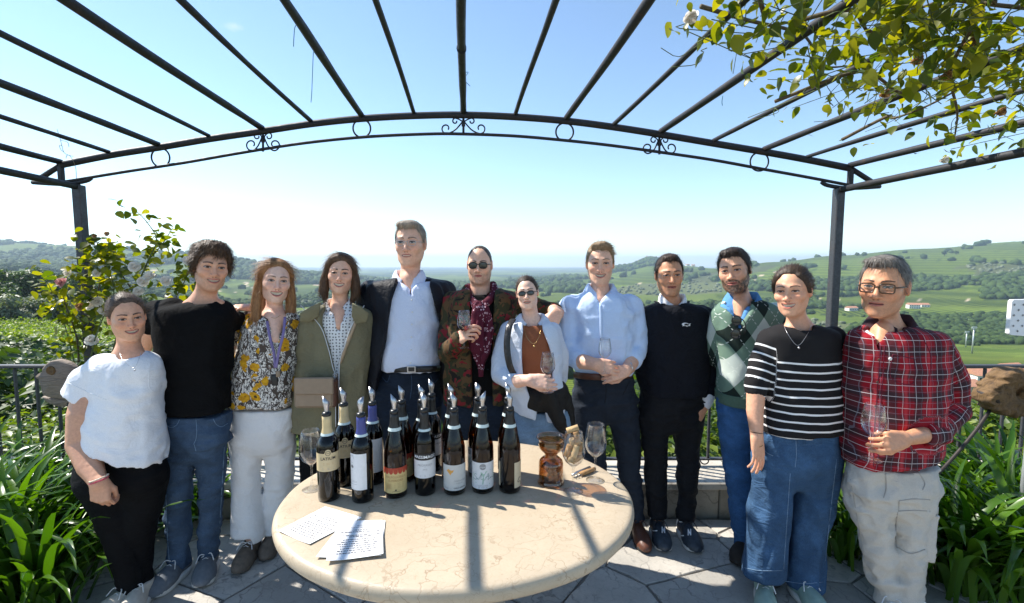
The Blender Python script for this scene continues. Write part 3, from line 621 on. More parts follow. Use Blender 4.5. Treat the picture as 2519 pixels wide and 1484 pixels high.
# end frames: short upright, slanting strut, foot bar, side beam, post
for (ux, uy, by, sx, sy, fx0, fx1, fy, px, pty, rx, ry, bx) in ((150, 400, 447, 98, 440, 80, 210, 452, 193, 458, 0, 422, 205), (2092, 408, 460, 2142, 446, 2165, 2035, 462, 2064, 466, 2519, 382, 2050)):
    v, f = box((at(ux, (uy + by) / 2, PY)), (.028, .028, abs(by - uy) * pxm(PY)), 0, .003); mk("upright", v, f, PM, perg, False)
    v, f = tube([at(ux, uy + 6, PY), at(sx, sy, PY)], .016, 8); mk("strut", v, f, PM, perg)
    fp = [at(fx0, fy - 3, PY), at((fx0 * 2 + fx1) / 3, fy, PY), at((fx0 + fx1 * 2) / 3, fy + 1, PY), at(fx1, fy - 6, PY), at(fx1 + (14 if fx1 > fx0 else -14), fy - 14, PY)]
    v, f = tube(smooth_pts(fp, 5), .013, 8); mk("foot_bar", v, f, PM, perg)
    T = np.linspace(0, 5.4, 20); p0 = at(px, pty + 2, PY); v, f = tube(p0[None] - T[:, None] * pdir[None] + np.c_[T * 0, T * 0, .006 * np.sin(T * 2)], .02, 10); mk("side_beam", v, f, PM, perg)
    pt = at(px, pty - 2, PY); w_ = .052
    v, f = box((pt[0], PY, (pt[2] + WZ - .02) / 2), (w_, w_, pt[2] - WZ + .02), 0, .004); mk("post", v, f, MATS["rail_iron"], perg, False)
# rings and scrolls between the two arches
for x, y, r in ((395, 388, 22), (890, 316, 21), (1389, 325, 21), (1868, 398, 22)):
    c = at(x, y, PY); a = np.linspace(0, 2 * math.pi, 33)[:-1]; rr = r * pxm(PY); v, f = tube(np.c_[c[0] + rr * np.cos(a), np.full(32, PY), c[2] + rr * np.sin(a)], .0055, 6, closed=True); mk("ring", v, f, PM, perg)
def spiral(c0, r0, a0, turns, sgn, n=24):
    th = np.linspace(0, turns * 2 * math.pi, n); rr = r0 * (1 - .62 * th / th[-1]); return np.c_[c0[0] + rr * np.cos(a0 + sgn * th), c0[1] + rr * np.sin(a0 + sgn * th)]
for (cx, ty, by, wd) in ((1140, 290, 329, 40), (647, 326, 371, 26), (1622, 336, 378, 26)):
    v, f = tube([at(cx, ty - 4, PY), at(cx, by + 2, PY)], .0075, 6); mk("scroll_stem", v, f, PM, perg)
    for s in (-1, 1):
        H = by - ty
        low = spiral((cx + s * (wd + 2), by - H * .33), H * .33, (math.pi / 2), .85, -s if True else s, 20)
        line = np.array([(cx + s * 3, ty + H * .28), (cx + s * wd * .45, by - H * .28), (cx + s * (wd * .8), by - H * .06)])
        P2 = np.vstack([line, low]); v, f = tube([at(a, b, PY) for a, b in smooth_pts(P2, 2)], .0048, 6); mk("scroll", v, f, PM, perg)
        up = spiral((cx + s * (wd * .42 + 3), ty + H * .22), H * .2, (math.pi / 2 if False else -math.pi / 2), .8, s, 18)
        line = np.array([(cx + s * 3, ty + H * .55), (cx + s * 4, ty + H * .2)]); P2 = np.vstack([line, up]); v, f = tube([at(a, b, PY) for a, b in smooth_pts(P2, 2)], .0045, 6); mk("scroll", v, f, PM, perg)
# loose ends of green garden twine hanging from the rafters
mat_simple("twine", (.03, .16, .17), .7, var=.2); mat_simple("dry_vine", (.25, .2, .13), .9, var=.3)
for i, (P, Y, lb) in enumerate((([(738, 54), (726, 66), (723, 92), (722, 115)], 2.1, "short end of green twine hanging from a rafter, upper of two"), ([(782, 116), (772, 124), (769, 170), (767, 225), (765, 252)], 2.35, "long green twine hanging straight down from a rafter"), ([(560, 268), (572, 266), (586, 272)], 2.8, "small green twine end by the left scroll"), ([(1134, 182), (1152, 178), (1142, 195), (1156, 212)], 2.55, "knot of frayed twine on the middle rafter"), ([(1778, 236), (1776, 250), (1777, 260)], 2.2, "little twine end under a right rafter"))):
    v, f = tube(smooth_pts([at(a, b, Y) for a, b in P], 5), .0017, 5); tag(mk("twine", v, f, MATS["twine"], None), lb, "twine", "twine ends on the pergola")
q = np.random.default_rng(2)
tw = [tube(smooth_pts([at(a + q.normal(0, 2), b, PY - .03) for a, b in P], 4), .0016, 5) for P in ([(140, 318), (150, 345), (158, 375), (178, 385), (182, 410), (186, 440)], [(158, 375), (148, 368), (146, 358), (155, 360)], [(178, 385), (166, 382), (163, 390)], [(150, 345), (165, 350), (170, 362)])]
v, f = join(tw); tag(mk("dry_tendril", v, f, MATS["dry_vine"], None), "dry curled vine tendril on the left corner of the pergola", "tendril")
# ================================================================== PEOPLE: shaping tools
F32 = np.float32
def smin(a, b, k): h = np.clip(.5 + .5 * (b - a) / k, 0, 1); return b + (a - b) * h - k * h * (1 - h)
def smax(a, b, k): return -smin(-a, -b, k)
def sd_chain(P, pts, rad):
    pts = np.asarray(pts, F32); rad = np.asarray(rad, F32); d = None
    if len(pts) == 1: return np.linalg.norm(P - pts[0], axis=1) - rad[0]
    for a, b, ra, rb in zip(pts[:-1], pts[1:], rad[:-1], rad[1:]):
        ba = b - a; pa = P - a; t = np.clip(pa @ ba / (ba @ ba + 1e-9), 0, 1); e = np.sqrt(((pa - t[:, None] * ba) ** 2).sum(1)) - (ra + (rb - ra) * t)
        d = e if d is None else np.minimum(d, e)
    return d
def sd_ell(P, c, r):
    p = P - np.asarray(c, F32); r = np.asarray(r, F32); k0 = np.sqrt(((p / r) ** 2).sum(1)); k1 = np.sqrt(((p / (r * r)) ** 2).sum(1)) + 1e-9
    return k0 * (k0 - 1) / k1
def sd_loft(P, S, pw=2.4):
    """S rows (z, cx, cy, a, b): a stack of rounded cross-sections"""
    z = P[:, 2]; c = [np.interp(z, S[:, 0], S[:, i]) for i in (1, 2, 3, 4)]
    m = np.minimum(c[2], c[3]); u = np.abs((P[:, 0] - c[0]) / c[2]); w = np.abs((P[:, 1] - c[1]) / c[3])
    d = ((u ** pw + w ** pw) ** (1 / pw) - 1) * m
    return np.maximum(d, np.maximum(z - S[-1, 0], S[0, 0] - z))
def surf(fn, lo, hi, h):
    """surface nets on a pruned grid"""
    lo = np.asarray(lo, float); n = np.ceil((np.asarray(hi, float) - lo) / h).astype(int) + 1; n = (n + 3) // 4 * 4 + 1
    cs = [np.arange(0, n[i], 4) for i in range(3)]; G = np.stack(np.meshgrid(*cs, indexing='ij'), -1).reshape(-1, 3)
    fc = fn((lo + G * h).astype(F32)).reshape([len(c) for c in cs])
    def up(a):   # nearest coarse sample for every fine sample
        ix = [np.clip((np.arange(n[i]) + 2) // 4, 0, len(cs[i]) - 1) for i in range(3)]; return a[np.ix_(*ix)]
    f = up(fc).astype(F32); act = np.argwhere(np.abs(f) < 4 * h * 1.6)
    f[act[:, 0], act[:, 1], act[:, 2]] = fn((lo + act * h).astype(F32))
    s = f < 0; cell = np.zeros(np.array(f.shape) - 1, np.int8)
    for dx in (0, 1):
        for dy in (0, 1):
            for dz in (0, 1): cell += s[dx:f.shape[0] - 1 + dx, dy:f.shape[1] - 1 + dy, dz:f.shape[2] - 1 + dz]
    A = np.argwhere((cell > 0) & (cell < 8)); vid = np.full(cell.shape, -1, np.int32); vid[A[:, 0], A[:, 1], A[:, 2]] = np.arange(len(A))
    cor = np.array([(x, y, z) for x in (0, 1) for y in (0, 1) for z in (0, 1)]); val = np.stack([f[A[:, 0] + c[0], A[:, 1] + c[1], A[:, 2] + c[2]] for c in cor], 1)
    acc = np.zeros((len(A), 3)); cnt = np.zeros(len(A))
    for i in range(8):
        for j in range(i + 1, 8):
            if abs(cor[i] - cor[j]).sum() != 1: continue
            m = (val[:, i] < 0) != (val[:, j] < 0); t = np.where(m, val[:, i] / (val[:, i] - val[:, j] + 1e-12), 0)
            acc += np.where(m[:, None], cor[i] + t[:, None] * (cor[j] - cor[i]), 0); cnt += m
    V = lo + (A + acc / np.maximum(cnt, 1)[:, None]) * h; Q = []
    for ax in range(3):
        b, c = [(1, 2), (2, 0), (0, 1)][ax]; sl0 = [slice(1, -1)] * 3; sl1 = [slice(1, -1)] * 3; sl0[ax] = slice(0, -1); sl1[ax] = slice(1, None)
        a0, a1 = s[tuple(sl0)], s[tuple(sl1)]; E = np.argwhere(a0 != a1); off = np.ones(3, int); off[ax] = 0; E = E + off
        eb = np.zeros(3, int); eb[b] = 1; ec = np.zeros(3, int); ec[c] = 1
        q = np.stack([vid[tuple((E - eb - ec).T)], vid[tuple((E - ec).T)], vid[tuple(E.T)], vid[tuple((E - eb).T)]], 1)
        neg = s[tuple(E.T)]; Q.append(np.where(neg[:, None], q, q[:, ::-1]))
    Q = np.vstack(Q); Q = Q[(Q >= 0).all(1)]
    return V, Q
def relax(V, Q, it=1, w=.5):
    for _ in range(it):
        acc = np.zeros_like(V); cnt = np.zeros(len(V))
        for a, b in ((0, 1), (1, 2), (2, 3), (3, 0)):
            np.add.at(acc, Q[:, a], V[Q[:, b]]); np.add.at(acc, Q[:, b], V[Q[:, a]]); np.add.at(cnt, Q[:, a], 1); np.add.at(cnt, Q[:, b], 1)
        V = V * (1 - w) + w * acc / np.maximum(cnt, 1)[:, None]
    return V
def vnormals(V, Q):
    N = np.zeros_like(V); n = np.cross(V[Q[:, 2]] - V[Q[:, 0]], V[Q[:, 3]] - V[Q[:, 1]])
    for k in range(Q.shape[1]): np.add.at(N, Q[:, k], n)
    return N / (np.linalg.norm(N, axis=1)[:, None] + 1e-12)
def split_faces(V, Q, mask):
    """one level of flat subdivision where every corner is in mask"""
    m = mask[Q].all(1); K = Q[~m]; S = Q[m]; ed = np.vstack([S[:, [0, 1]], S[:, [1, 2]], S[:, [2, 3]], S[:, [3, 0]]]); es = np.sort(ed, 1); ue, inv = np.unique(es, axis=0, return_inverse=True)
    n0 = len(V); ns = len(S); mid = inv.reshape(4, ns) + n0; cen = n0 + len(ue) + np.arange(ns)
    V2 = np.vstack([V, V[ue].mean(1), V[S].mean(1)])
    N = np.vstack([np.stack([S[:, k], mid[k], cen, mid[k - 1]], 1) for k in range(4)])
    return V2, np.vstack([K, N])

# ---- materials that read colours stored on the mesh
def mat_skin():
    t = NT("skin"); c = t.attr("col").outputs["Vector"]; v = t.coord("Object"); n = t.noise(v, 90, 4, .6); n2 = t.noise(v, 18, 3)
    c = t.mix(1.0, c, t.ramp(n.outputs[0], [(.3, (.90, .86, .84)), (.7, (1.08, 1.06, 1.05))]), 'MULTIPLY'); c = t.mix(t.math('MULTIPLY', n2.outputs[0], .18), c, t.mix(1.0, c, (1.1, .8, .75), 'MULTIPLY'))
    t.base(c).rough(t.ramp(n.outputs[0], [(.3, (.38,) * 3), (.7, (.56,) * 3)])).set_p(Specular_IOR_Level=.4, Subsurface_Weight=.08, Subsurface_Radius=(.012, .005, .003), Subsurface_Scale=1.0)
    t.bump(t.noise(v, 260, 2).outputs[0], .12, .002); MATS["skin"] = t.m
mat_skin()
def mat_hair(name, c0, c1, stretch=(160, 160, 18)):
    t = NT(name); v = t.coord("Object"); n = t.noise(t.mapping(v, stretch), 1, 4, .6); r = t.attr("rnd").outputs["Fac"]
    f = t.math('ADD', t.math('MULTIPLY', n.outputs[0], .6), t.math('MULTIPLY', r, .4))
    t.base(t.ramp(f, [(.25, c0), (.72, c1)])).rough(.55).set_p(Specular_IOR_Level=.35); t.bump(n.outputs[0], .35, .004); MATS[name] = t.m; return t.m

def thin_glass(name, tint, gloss=.9, rough=.02, ior=1.45, base=.0):
    t = NT(name); tr = t.n("BsdfTransparent"); t.set(tr.inputs[0], tint); gl = t.n("BsdfGlossy"); gl.inputs["Roughness"].default_value = rough; gl.inputs[0].default_value = (gloss,) * 3 + (1,)
    fr = t.n("LayerWeight"); fac = t.math('MINIMUM', t.math('ADD', t.math('MULTIPLY', t.math('POWER', fr.outputs["Facing"], 2.6), .8), .035 + base), 1.0); mx = t.n("MixShader", i_0=fac); t.l(tr.outputs[0], mx.inputs[1]); t.l(gl.outputs[0], mx.inputs[2]); t.l(mx.outputs[0], t.out.inputs[0]); MATS[name] = t.m; return t.m
# ---- head
def rot3(yaw, pitch, roll):
    return np.array(Matrix.Rotation(yaw, 3, 'Z') @ Matrix.Rotation(pitch, 3, 'X') @ Matrix.Rotation(roll, 3, 'Y'))
HEAD0 = dict(jw=1.0, nose=1.0, smile=.5, open=0.0, cheek=1.0, chin=1.0, brow=1.0, ear=1.0, squint=.6, browc=(.03, .02, .014), browt=.0042, lip=(.50, .20, .17),
             iris=(.03, .02, .012), beard=0.0, beardc=(.06, .05, .045), age=0.0, blush=.5, ez=.004)
def head_fn(o, neck):
    jw, sm, op = o["jw"], o["smile"], o["open"]
    mz = -.0615; cw = .0235 + .0065 * sm; cz = mz + .0085 * sm; cy = -.078 + .006 * sm
    def fn(P):
        X = P.copy(); X[:, 0] = np.abs(X[:, 0])
        d = sd_ell(X, (0, .008, .028), (.0755, .096, .087))
        d = smin(d, sd_ell(X, (0, -.022, -.036), (.0605 * jw, .068, .080)), .03)
        d = smin(d, sd_chain(X, [(.050 * jw, .008, -.045), (.041 * jw, -.016, -.076), (.012, -.066, -.0985 * o["chin"])], [.018, .018, .016]), .028)
        d = smin(d, sd_ell(X, (0, -.071, -.0985 * o["chin"]), (.017, .0165, .0155)), .018)
        d = smin(d, sd_ell(X, (.043, -.052, -.016), (.022, .026, .019)), .024)
        d = smin(d, sd_ell(X, (.036, -.067, -.033 + .005 * sm), (.017 + .004 * sm, .012 + .006 * sm, .014)), .02)
        d = smin(d, sd_chain(X, [(0, -.083, .021), (.02, -.0835, .0235), (.047, -.064, .019)], np.array([.0085, .0095, .0085]) * o["brow"]), .016)
        d = smax(d, -sd_ell(X, (.0315, -.0995, o["ez"] - .002), (.0195, .0200, .0135)), .014)
        d = smin(d, sd_ell(X, (.0315, -.0725, o["ez"]), (.0145, .0135, .0125)), .005)
        d = smin(d, sd_chain(X, [(.0175, -.0845, o["ez"] + .0035), (.0315, -.0885, o["ez"] + .0078), (.046, -.0805, o["ez"] + .003)], [.0022, .0028, .0022]), .004)      # upper lid
        d = smin(d, sd_chain(X, [(.019, -.083, o["ez"] - .005), (.0315, -.0855, o["ez"] - .0078), (.045, -.079, o["ez"] - .0045)], [.0022, .0026, .0022]), .006)
        ns = o["nose"]
        d = smin(d, sd_chain(X, [(0, -.086, .013), (0, -.0965 - .003 * (ns - 1), -.012), (0, -.1055 - .008 * (ns - 1), -.0315)], np.array([.0062, .0078, .0108]) * (.6 + .4 * ns)), .011)
        d = smin(d, sd_ell(X, (.0125 * ns, -.0945, -.0365), (.0078, .0105, .0075)), .007)
        d = smax(d, -sd_ell(X, (.0068, -.0995, -.0445), (.0038, .0055, .0042)), .003)
        d = smin(d, sd_ell(X, (0, -.068, mz), (.034 + .003 * sm, .0215, .027)), .02)
        d = smax(d, -sd_chain(X, [(.017, -.098, -.043), (cw + .012, -.089, -.058), (cw + .014, -.082, -.074)], np.array([.004, .005, .003]) * (.55 + .55 * sm + .3 * o["age"])), .010)   # smile fold
        d = smin(d, sd_chain(X, [(0, -.0895, mz + .0040), (.007, -.0905, mz + .0052), (cw, cy, cz + .001)], [.0040, .0042, .0020]), .0045)
        d = smin(d, sd_chain(X, [(0, -.0890, mz - .0062 - .0105 * op), (cw * .6, -.0862, mz - .0048 - .0075 * op), (cw * .97, cy, cz - .002)], [.0052, .0046, .0020]), .0045)
        gap = .0012 + .0075 * op
        zc = mz - .0005 + (cz - mz) * (X[:, 0] / cw) ** 2 - .0030 * op
        slot = np.maximum(np.abs(P[:, 2] - zc) - gap * np.sqrt(np.clip(1 - (X[:, 0] / cw) ** 2, 0, 1)), np.maximum(P[:, 1] + .079, X[:, 0] - cw))
        d = smax(d, -slot, .0015)
        d = smin(d, sd_ell(X, (.0775, .012, .0), np.array((.0095, .020, .032)) * o["ear"]), .006)
        d = smax(d, -sd_ell(X, (.087, .007, .002), (.006, .011, .019)), .004)
        if neck is not None: d = smin(d, neck(P), .022)
        return d
    return fn, (mz, cw, cz)
def face_colors(P, skin, o, par, seed):
    mz, cw, cz = par; n = len(P); skin = np.array(skin); C = np.tile(skin, (n, 1)); ax = np.abs(P[:, 0]); x, y, z = P.T; front = y < -.035
    def blend(m, c): nonlocal C; C = C * (1 - m[:, None]) + np.array(c) * m[:, None]
    g = lambda d, s: np.exp(-(d / s) ** 2)
    red = skin * np.array((1.08, .74, .68)); nz = fbm(P * 1.0, 60, 3, seed)
    blend(.55 * o["blush"] * g(np.hypot(ax - .040, z + .028), .020) * front, red); blend(.5 * o["blush"] * g(np.hypot(x, z + .034), .014) * (y < -.085), red); blend(.45 * (ax > .072) * (z < .04) * (z > -.04), red)
    blend(.42 * g(np.hypot(ax - .030, z - o["ez"] + .001), .016) * front, skin * np.array((.55, .42, .38)))                     # shade of the eye sockets painted into the skin colour
    # beard / stubble
    if o["beard"] > 0:
        jaw = np.clip((-.034 - .30 * ax + .012 * nz - z + .55 * np.clip(ax - .035, 0, 1)) / .012, 0, 1) * np.clip((.02 - y) / .02, 0, 1) * np.clip((z + .135) / .02, 0, 1)
        mus = np.clip(1 - np.abs(z - (mz + .0145 - .35 * np.clip(ax - .012, 0, 1))) / .0085, 0, 1) * (ax < .034) * (y < -.06)
        side = np.clip((ax - .058) / .006, 0, 1) * np.clip((.012 - z) / .02, 0, 1) * np.clip((.005 - y) / .01, 0, 1) * (y > -.045)
        bz = np.clip(.85 + .5 * vnoise(P, 520, seed + 2) + .35 * vnoise(P, 110, seed + 4), 0, 1.2); bm = np.clip(np.maximum(np.maximum(jaw, mus * 1.5), side), 0, 1) * np.clip(o["beard"] * bz, 0, 1)
        lipkeep = g(np.hypot(x * .45, z - mz), .0075); bm *= 1 - np.clip(lipkeep * 1.4, 0, 1)
        grey = np.clip(vnoise(P, 300, seed + 5) * 1.2 + g(np.hypot(x, z + .1), .02) * .8 - .5, 0, 1) * o.get("grey", 0)
        bc = np.array(o["beardc"])[None] * (1 - grey[:, None]) + np.array((.42, .39, .36))[None] * grey[:, None]
        C = C * (1 - bm[:, None]) + bc * bm[:, None]
    # brows
    bx = np.clip((ax - .013) / .036, 0, 1); bzc = o["ez"] + .0205 + .0055 * np.sin(bx * 2.4) - .003 * bx; bt = o["browt"] * 1.25 * (1.05 - .5 * bx)
    bm = np.clip((1 - np.abs(z - bzc) / bt) * 1.6, 0, 1) * (ax > .011) * (ax < .051) * front; blend(np.clip(bm * (1.05 + .4 * vnoise(P, 300, seed)), 0, 1), o["browc"])
    # eyes
    eh = .0066 * (1 - .45 * o["squint"]); ex = (ax - .0315) / .0162; up = eh * np.sqrt(np.clip(1 - np.abs(ex) ** 2.2, 0, 1)); dz = z - o["ez"]
    inside = (dz < up) & (dz > -up * .85) & (np.abs(ex) < 1) & front
    blend(inside * 1.0, (.46, .41, .38)); iris = inside & (np.hypot(ax - .0312, dz - .0003) < .0066); blend(iris * 1.0, o["iris"])
    lash = (np.abs(dz - up) < .0024) & (np.abs(ex) < 1.05) & front; blend(lash * .9, (.025, .017, .013)); lash2 = (np.abs(dz + up * .85) < .0010) & (np.abs(ex) < 1.0) & front; blend(lash2 * .6, (.07, .04, .03))
    # lips, teeth
    zc = mz - .0005 + (cz - mz) * (ax / cw) ** 2 - .0030 * o["open"]; w = np.sqrt(np.clip(1 - (ax / cw) ** 2, 0, 1)); gap = (.0012 + .0075 * o["open"]) * w; mouth = (ax < cw * 1.03) & (y < -.066)
    blend(np.clip((1 - np.abs(z - zc) / (gap + .0075 * w + .0012)) * 3, 0, 1) * mouth * .95, tuple(x * y for x, y in zip(o["lip"], (.95, .72, .68))))
    if o["open"] > .05:
        th = mouth & (np.abs(z - zc) < gap * 1.0 + .0005); blend(th * 1.0, (.80, .70, .55)); blend((th & (z < zc - gap * .72)) * .85, (.20, .07, .06)); blend((th & (ax > cw * .86)) * .8, (.12, .05, .04))
    else: blend((mouth & (np.abs(z - zc) < .0014)) * .8, (.16, .06, .05))
    blend(np.clip(1 - np.hypot((ax - .0068) / .005, (z + .0445) / .0035), 0, 1) * (y < -.08), (.10, .04, .03))
    C *= (1 + .05 * nz)[:, None]
    return np.clip(C, 0, 1)

def strands(V, N, n, flow, L, lift, wdt, seed, curl=0.0, seg=3):
    """thin ribbons lying along the hair"""
    q = np.random.default_rng(seed); i = q.integers(0, len(V), n); p = V[i].copy(); nn = N[i]; ph = q.uniform(0, 6.28, n); R_ = []
    ln = L * q.uniform(.5, 1.2, n) / seg
    for s in range(seg + 1):
        d = flow(p) + q.normal(0, .12, (n, 3)); d -= nn * (d * nn).sum(1)[:, None] * .9; d /= np.linalg.norm(d, axis=1)[:, None] + 1e-9; sd = np.cross(nn, d)
        w = wdt * (1 - s / (seg + .3)) ; off = nn * (lift * (s / seg) * q.uniform(0, 1, n))[:, None]; c = p + nn * .0006 + off
        if curl: c = c + curl * (np.cos(ph + s * 1.9)[:, None] * sd + np.sin(ph + s * 1.9)[:, None] * nn)
        R_.append(np.stack([c - sd * w, c + sd * w], 1)); p = p + d * ln[:, None]
    A = np.stack(R_, 1); m = seg + 1; base = np.arange(n)[:, None] * (2 * m); F = np.concatenate([np.stack([base[:, 0] + 2 * s, base[:, 0] + 2 * s + 1, base[:, 0] + 2 * s + 3, base[:, 0] + 2 * s + 2], 1) for s in range(seg)])
    return A.reshape(-1, 3), F, np.repeat(q.random(n), 2 * m)
HL = {  # hairline heights by angle from the front (degrees)
 "short": ([0, 25, 40, 52, 62, 74, 84, 92, 104, 125, 150, 180], [.071, .073, .070, .046, .028, .004, -.022, .012, .020, -.030, -.062, -.070]),
 "recede": ([0, 20, 36, 50, 62, 74, 84, 92, 104, 125, 150, 180], [.098, .102, .088, .058, .034, .004, -.020, .012, .018, -.030, -.062, -.070]),
 "woman": ([0, 25, 40, 52, 62, 76, 90, 104, 125, 150, 180], [.080, .076, .062, .042, .022, -.012, .0, -.01, -.05, -.075, -.085]),
 "full": ([0, 25, 40, 52, 62, 76, 90, 104, 125, 150, 180], [.068, .060, .046, .018, -.02, -.09, -.12, -.13, -.13, -.13, -.13]),
}
def hair_fn(kind, thick, extra=(), seed=0, rough=.003, freq=70, soft=.006, top=0.0, shift=0.0):
    hx, hz = HL[kind]
    def fn(P):
        ph = np.degrees(np.arctan2(np.abs(P[:, 0]), -(P[:, 1] - .0))); zl = np.interp(ph, hx, hz) + shift
        tp_ = np.clip((P[:, 2] - zl) / .028, .12, 1); cap = sd_ell(P, (0, .010, .030 + top * .5), (.0765, .0975, .0885 + top)) - thick * tp_
        nz = vnoise(P, freq, seed) * .6 + vnoise(P, freq * 2.1, seed + 1) * .4
        d = smax(cap, (zl - P[:, 2] + .004 * vnoise(P, 120, seed + 3)) * .8, soft)
        for e in extra: d = smin(d, e(P), .014)
        return d - rough * nz
    return fn
# ---- a person under construction
HW = np.array((.955, 1.0, 1.0))
class Person:
    def __init__(s, label, Y, head, skin, face=None, name="person", seed=0):
        """head = (cx, top, chin, yaw, pitch, roll) in picture units / degrees"""
        s.Y = Y; s.seed = seed; cx, tp, ch, yaw, pitch, roll = head; s.skin = skin
        p0, p1 = at(cx, tp, Y), at(cx, ch, Y); s.hc = (p0 + p1) / 2; s.hs = (p0[2] - p1[2]) / .23
        s.R = rot3(R(yaw) + math.atan2(-p0[0], Y), R(pitch), R(roll)); s.face = dict(HEAD0, **(face or {}))
        s.root = empty(name, (s.hc[0], Y, 0), label, "person"); s.islands = []
    def W(s, px, py, dy=0.0): return at(px, py, s.Y + dy)
    def m(s, px): return px * pxm(s.Y)
    def H(s, P): return (np.asarray(P, float).reshape(-1, 3) * s.hs * HW) @ s.R.T + s.hc            # head space to the world
    def Hi(s, P): return ((np.asarray(P, float).reshape(-1, 3) - s.hc) @ s.R) / s.hs / HW
    def make_head(s, nb, nr=.056, chest=None, h=.0031):
        """nb: neck base in the world; chest: list of world chains (pts, rad) that carry on below the neck"""
        b = s.Hi(nb)[0]; nr /= s.hs; ch = [(s.Hi(p), np.array(r) / s.hs) for p, r in (chest or [])]
        def neck(P):
            d = sd_chain(P, [(0, .016, -.062), b * .55 + np.array((0, .016, -.062)) * .45, b], [nr * .98, nr * .96, nr * 1.12])
            for p, r in ch: d = smin(d, sd_chain(P, p, r), .04)
            return d
        fn, par = head_fn(s.face, neck)
        lo = np.array([-.10, -.135, b[2] - .04]); hi = np.array([.10, .125, .13])
        for p, r in ch: lo = np.minimum(lo, (p - np.max(r)).min(0) - .01); hi = np.maximum(hi, (p + np.max(r)).max(0) + .01)
        lo[:2] = np.minimum(lo[:2], b[:2] - nr * 1.3); hi[:2] = np.maximum(hi[:2], b[:2] + nr * 1.3)
        Vc, Qc = surf(lambda P: fn(P) + .0014, lo, hi, .0078); s.islands.append((s.H(Vc), Qc, face_colors(Vc, s.skin, s.face, par, s.seed)))     # head, neck and chest; the face follows finer
        V, Q = surf(fn, (-.084, -.135, -.126), (.084, -.012, .088), h); V = relax(V, Q, 1, .35)
        fm = (V[:, 1] < -.05) & (abs(V[:, 0]) < .056) & (V[:, 2] > -.082) & (V[:, 2] < .036)
        V, Q = split_faces(V, Q, fm); C = face_colors(V, s.skin, s.face, par, s.seed)
        s.islands.append((s.H(V), Q, C))
    def arm(s, chain, rad, hand=None, h=.0047, tint=1.0):
        """bare arm: world points and radii, closed by a hand (list of chains)"""
        if hand is None: h = .009
        chain = np.asarray(chain, float); prim = [(chain, rad)] + (hand or [])
        allp = np.vstack([np.asarray(p) for p, r in prim]); mr = max(max(r) for p, r in prim)
        def fn(P):
            d = sd_chain(P, chain, rad)
            for k, (p, r) in enumerate(hand or []): d = smin(d, sd_chain(P, p, r), .012 if k < 5 else .0045)
            return d - .0008 * vnoise(P, 120, 3)
        V, Q = surf(fn, allp.min(0) - mr - .012, allp.max(0) + mr + .012, h); V = relax(V, Q, 1, .3); c = np.array(s.skin) * tint; C = np.tile(c, (len(V), 1))
        if hand:
            for p, r in hand[5:]:       # knuckles and nails
                for k in (1, 2):
                    if k < len(p): w = np.exp(-(np.linalg.norm(V - p[k], axis=1) / .010) ** 2)[:, None] * .35; C = C * (1 - w) + c * np.array((1.05, .72, .66)) * w
                w = np.exp(-(np.linalg.norm(V - p[-1], axis=1) / .006) ** 2)[:, None] * .5; C = C * (1 - w) + np.array((.62, .40, .34)) * w
        s.islands.append((V, Q, C))
    def finish_body(s, core=None):
        if core:      # the body under the clothes
            allp = np.vstack([np.asarray(p) for p, r in core]); mr = max(max(r) for p, r in core)
            def fn(P):
                d = None
                for p, r in core: e = sd_chain(P, p, r); d = e if d is None else smin(d, e, .05)
                return d
            V, Q = surf(fn, allp.min(0) - mr - .03, allp.max(0) + mr + .03, .022); s.islands.append((V, Q, np.tile(np.array(s.skin), (len(V), 1))))
        n = 0; V, Q, C = [], [], []
        for v, q, c in s.islands: V.append(v); Q.append(q + n); C.append(c); n += len(v)
        s.body = mk("body", np.vstack(V), np.vstack(Q), MATS["skin"], s.root, True, {"col": np.vstack(C)}); return s.body
    def hair(s, fn, mat, lo=(-.13, -.14, -.14), hi=(.13, .14, .165), h=.0056, flow=None, n=900, L=.05, lift=.006, wd=.0011, curl=0.0, name="hair"):
        V, Q = surf(fn, lo, hi, h); N = vnormals(V, Q)
        A, F, rn = strands(V, N, n, flow or (lambda p: np.c_[p[:, 0] * 3, p[:, 1] * 1.5 + .06, -np.ones(len(p)) * .6 + 4 * np.clip(.02 - p[:, 2], -.1, 0)]), L, lift, wd, s.seed + 50, curl)
        A2, F2_, rn2 = strands(V, N, int(n * .7), flow or (lambda p: np.c_[p[:, 0] * 3, p[:, 1] * 1.5 + .06, -np.ones(len(p)) * .6 + 4 * np.clip(.02 - p[:, 2], -.1, 0)]), L * 1.2, lift * 2.2 + .004, .0005, s.seed + 90, curl); F = np.vstack([F, F2_ + len(A)]); A = np.vstack([A, A2]); rn = np.concatenate([rn, rn2])
        V2 = np.vstack([V, A]); F2 = np.vstack([Q, F + len(V)]); r0 = np.clip(.5 + .5 * vnoise(V, 90, s.seed), 0, 1)
        return mk(name, s.H(V2), F2, mat, s.root, True, {"rnd": np.concatenate([r0, rn])})
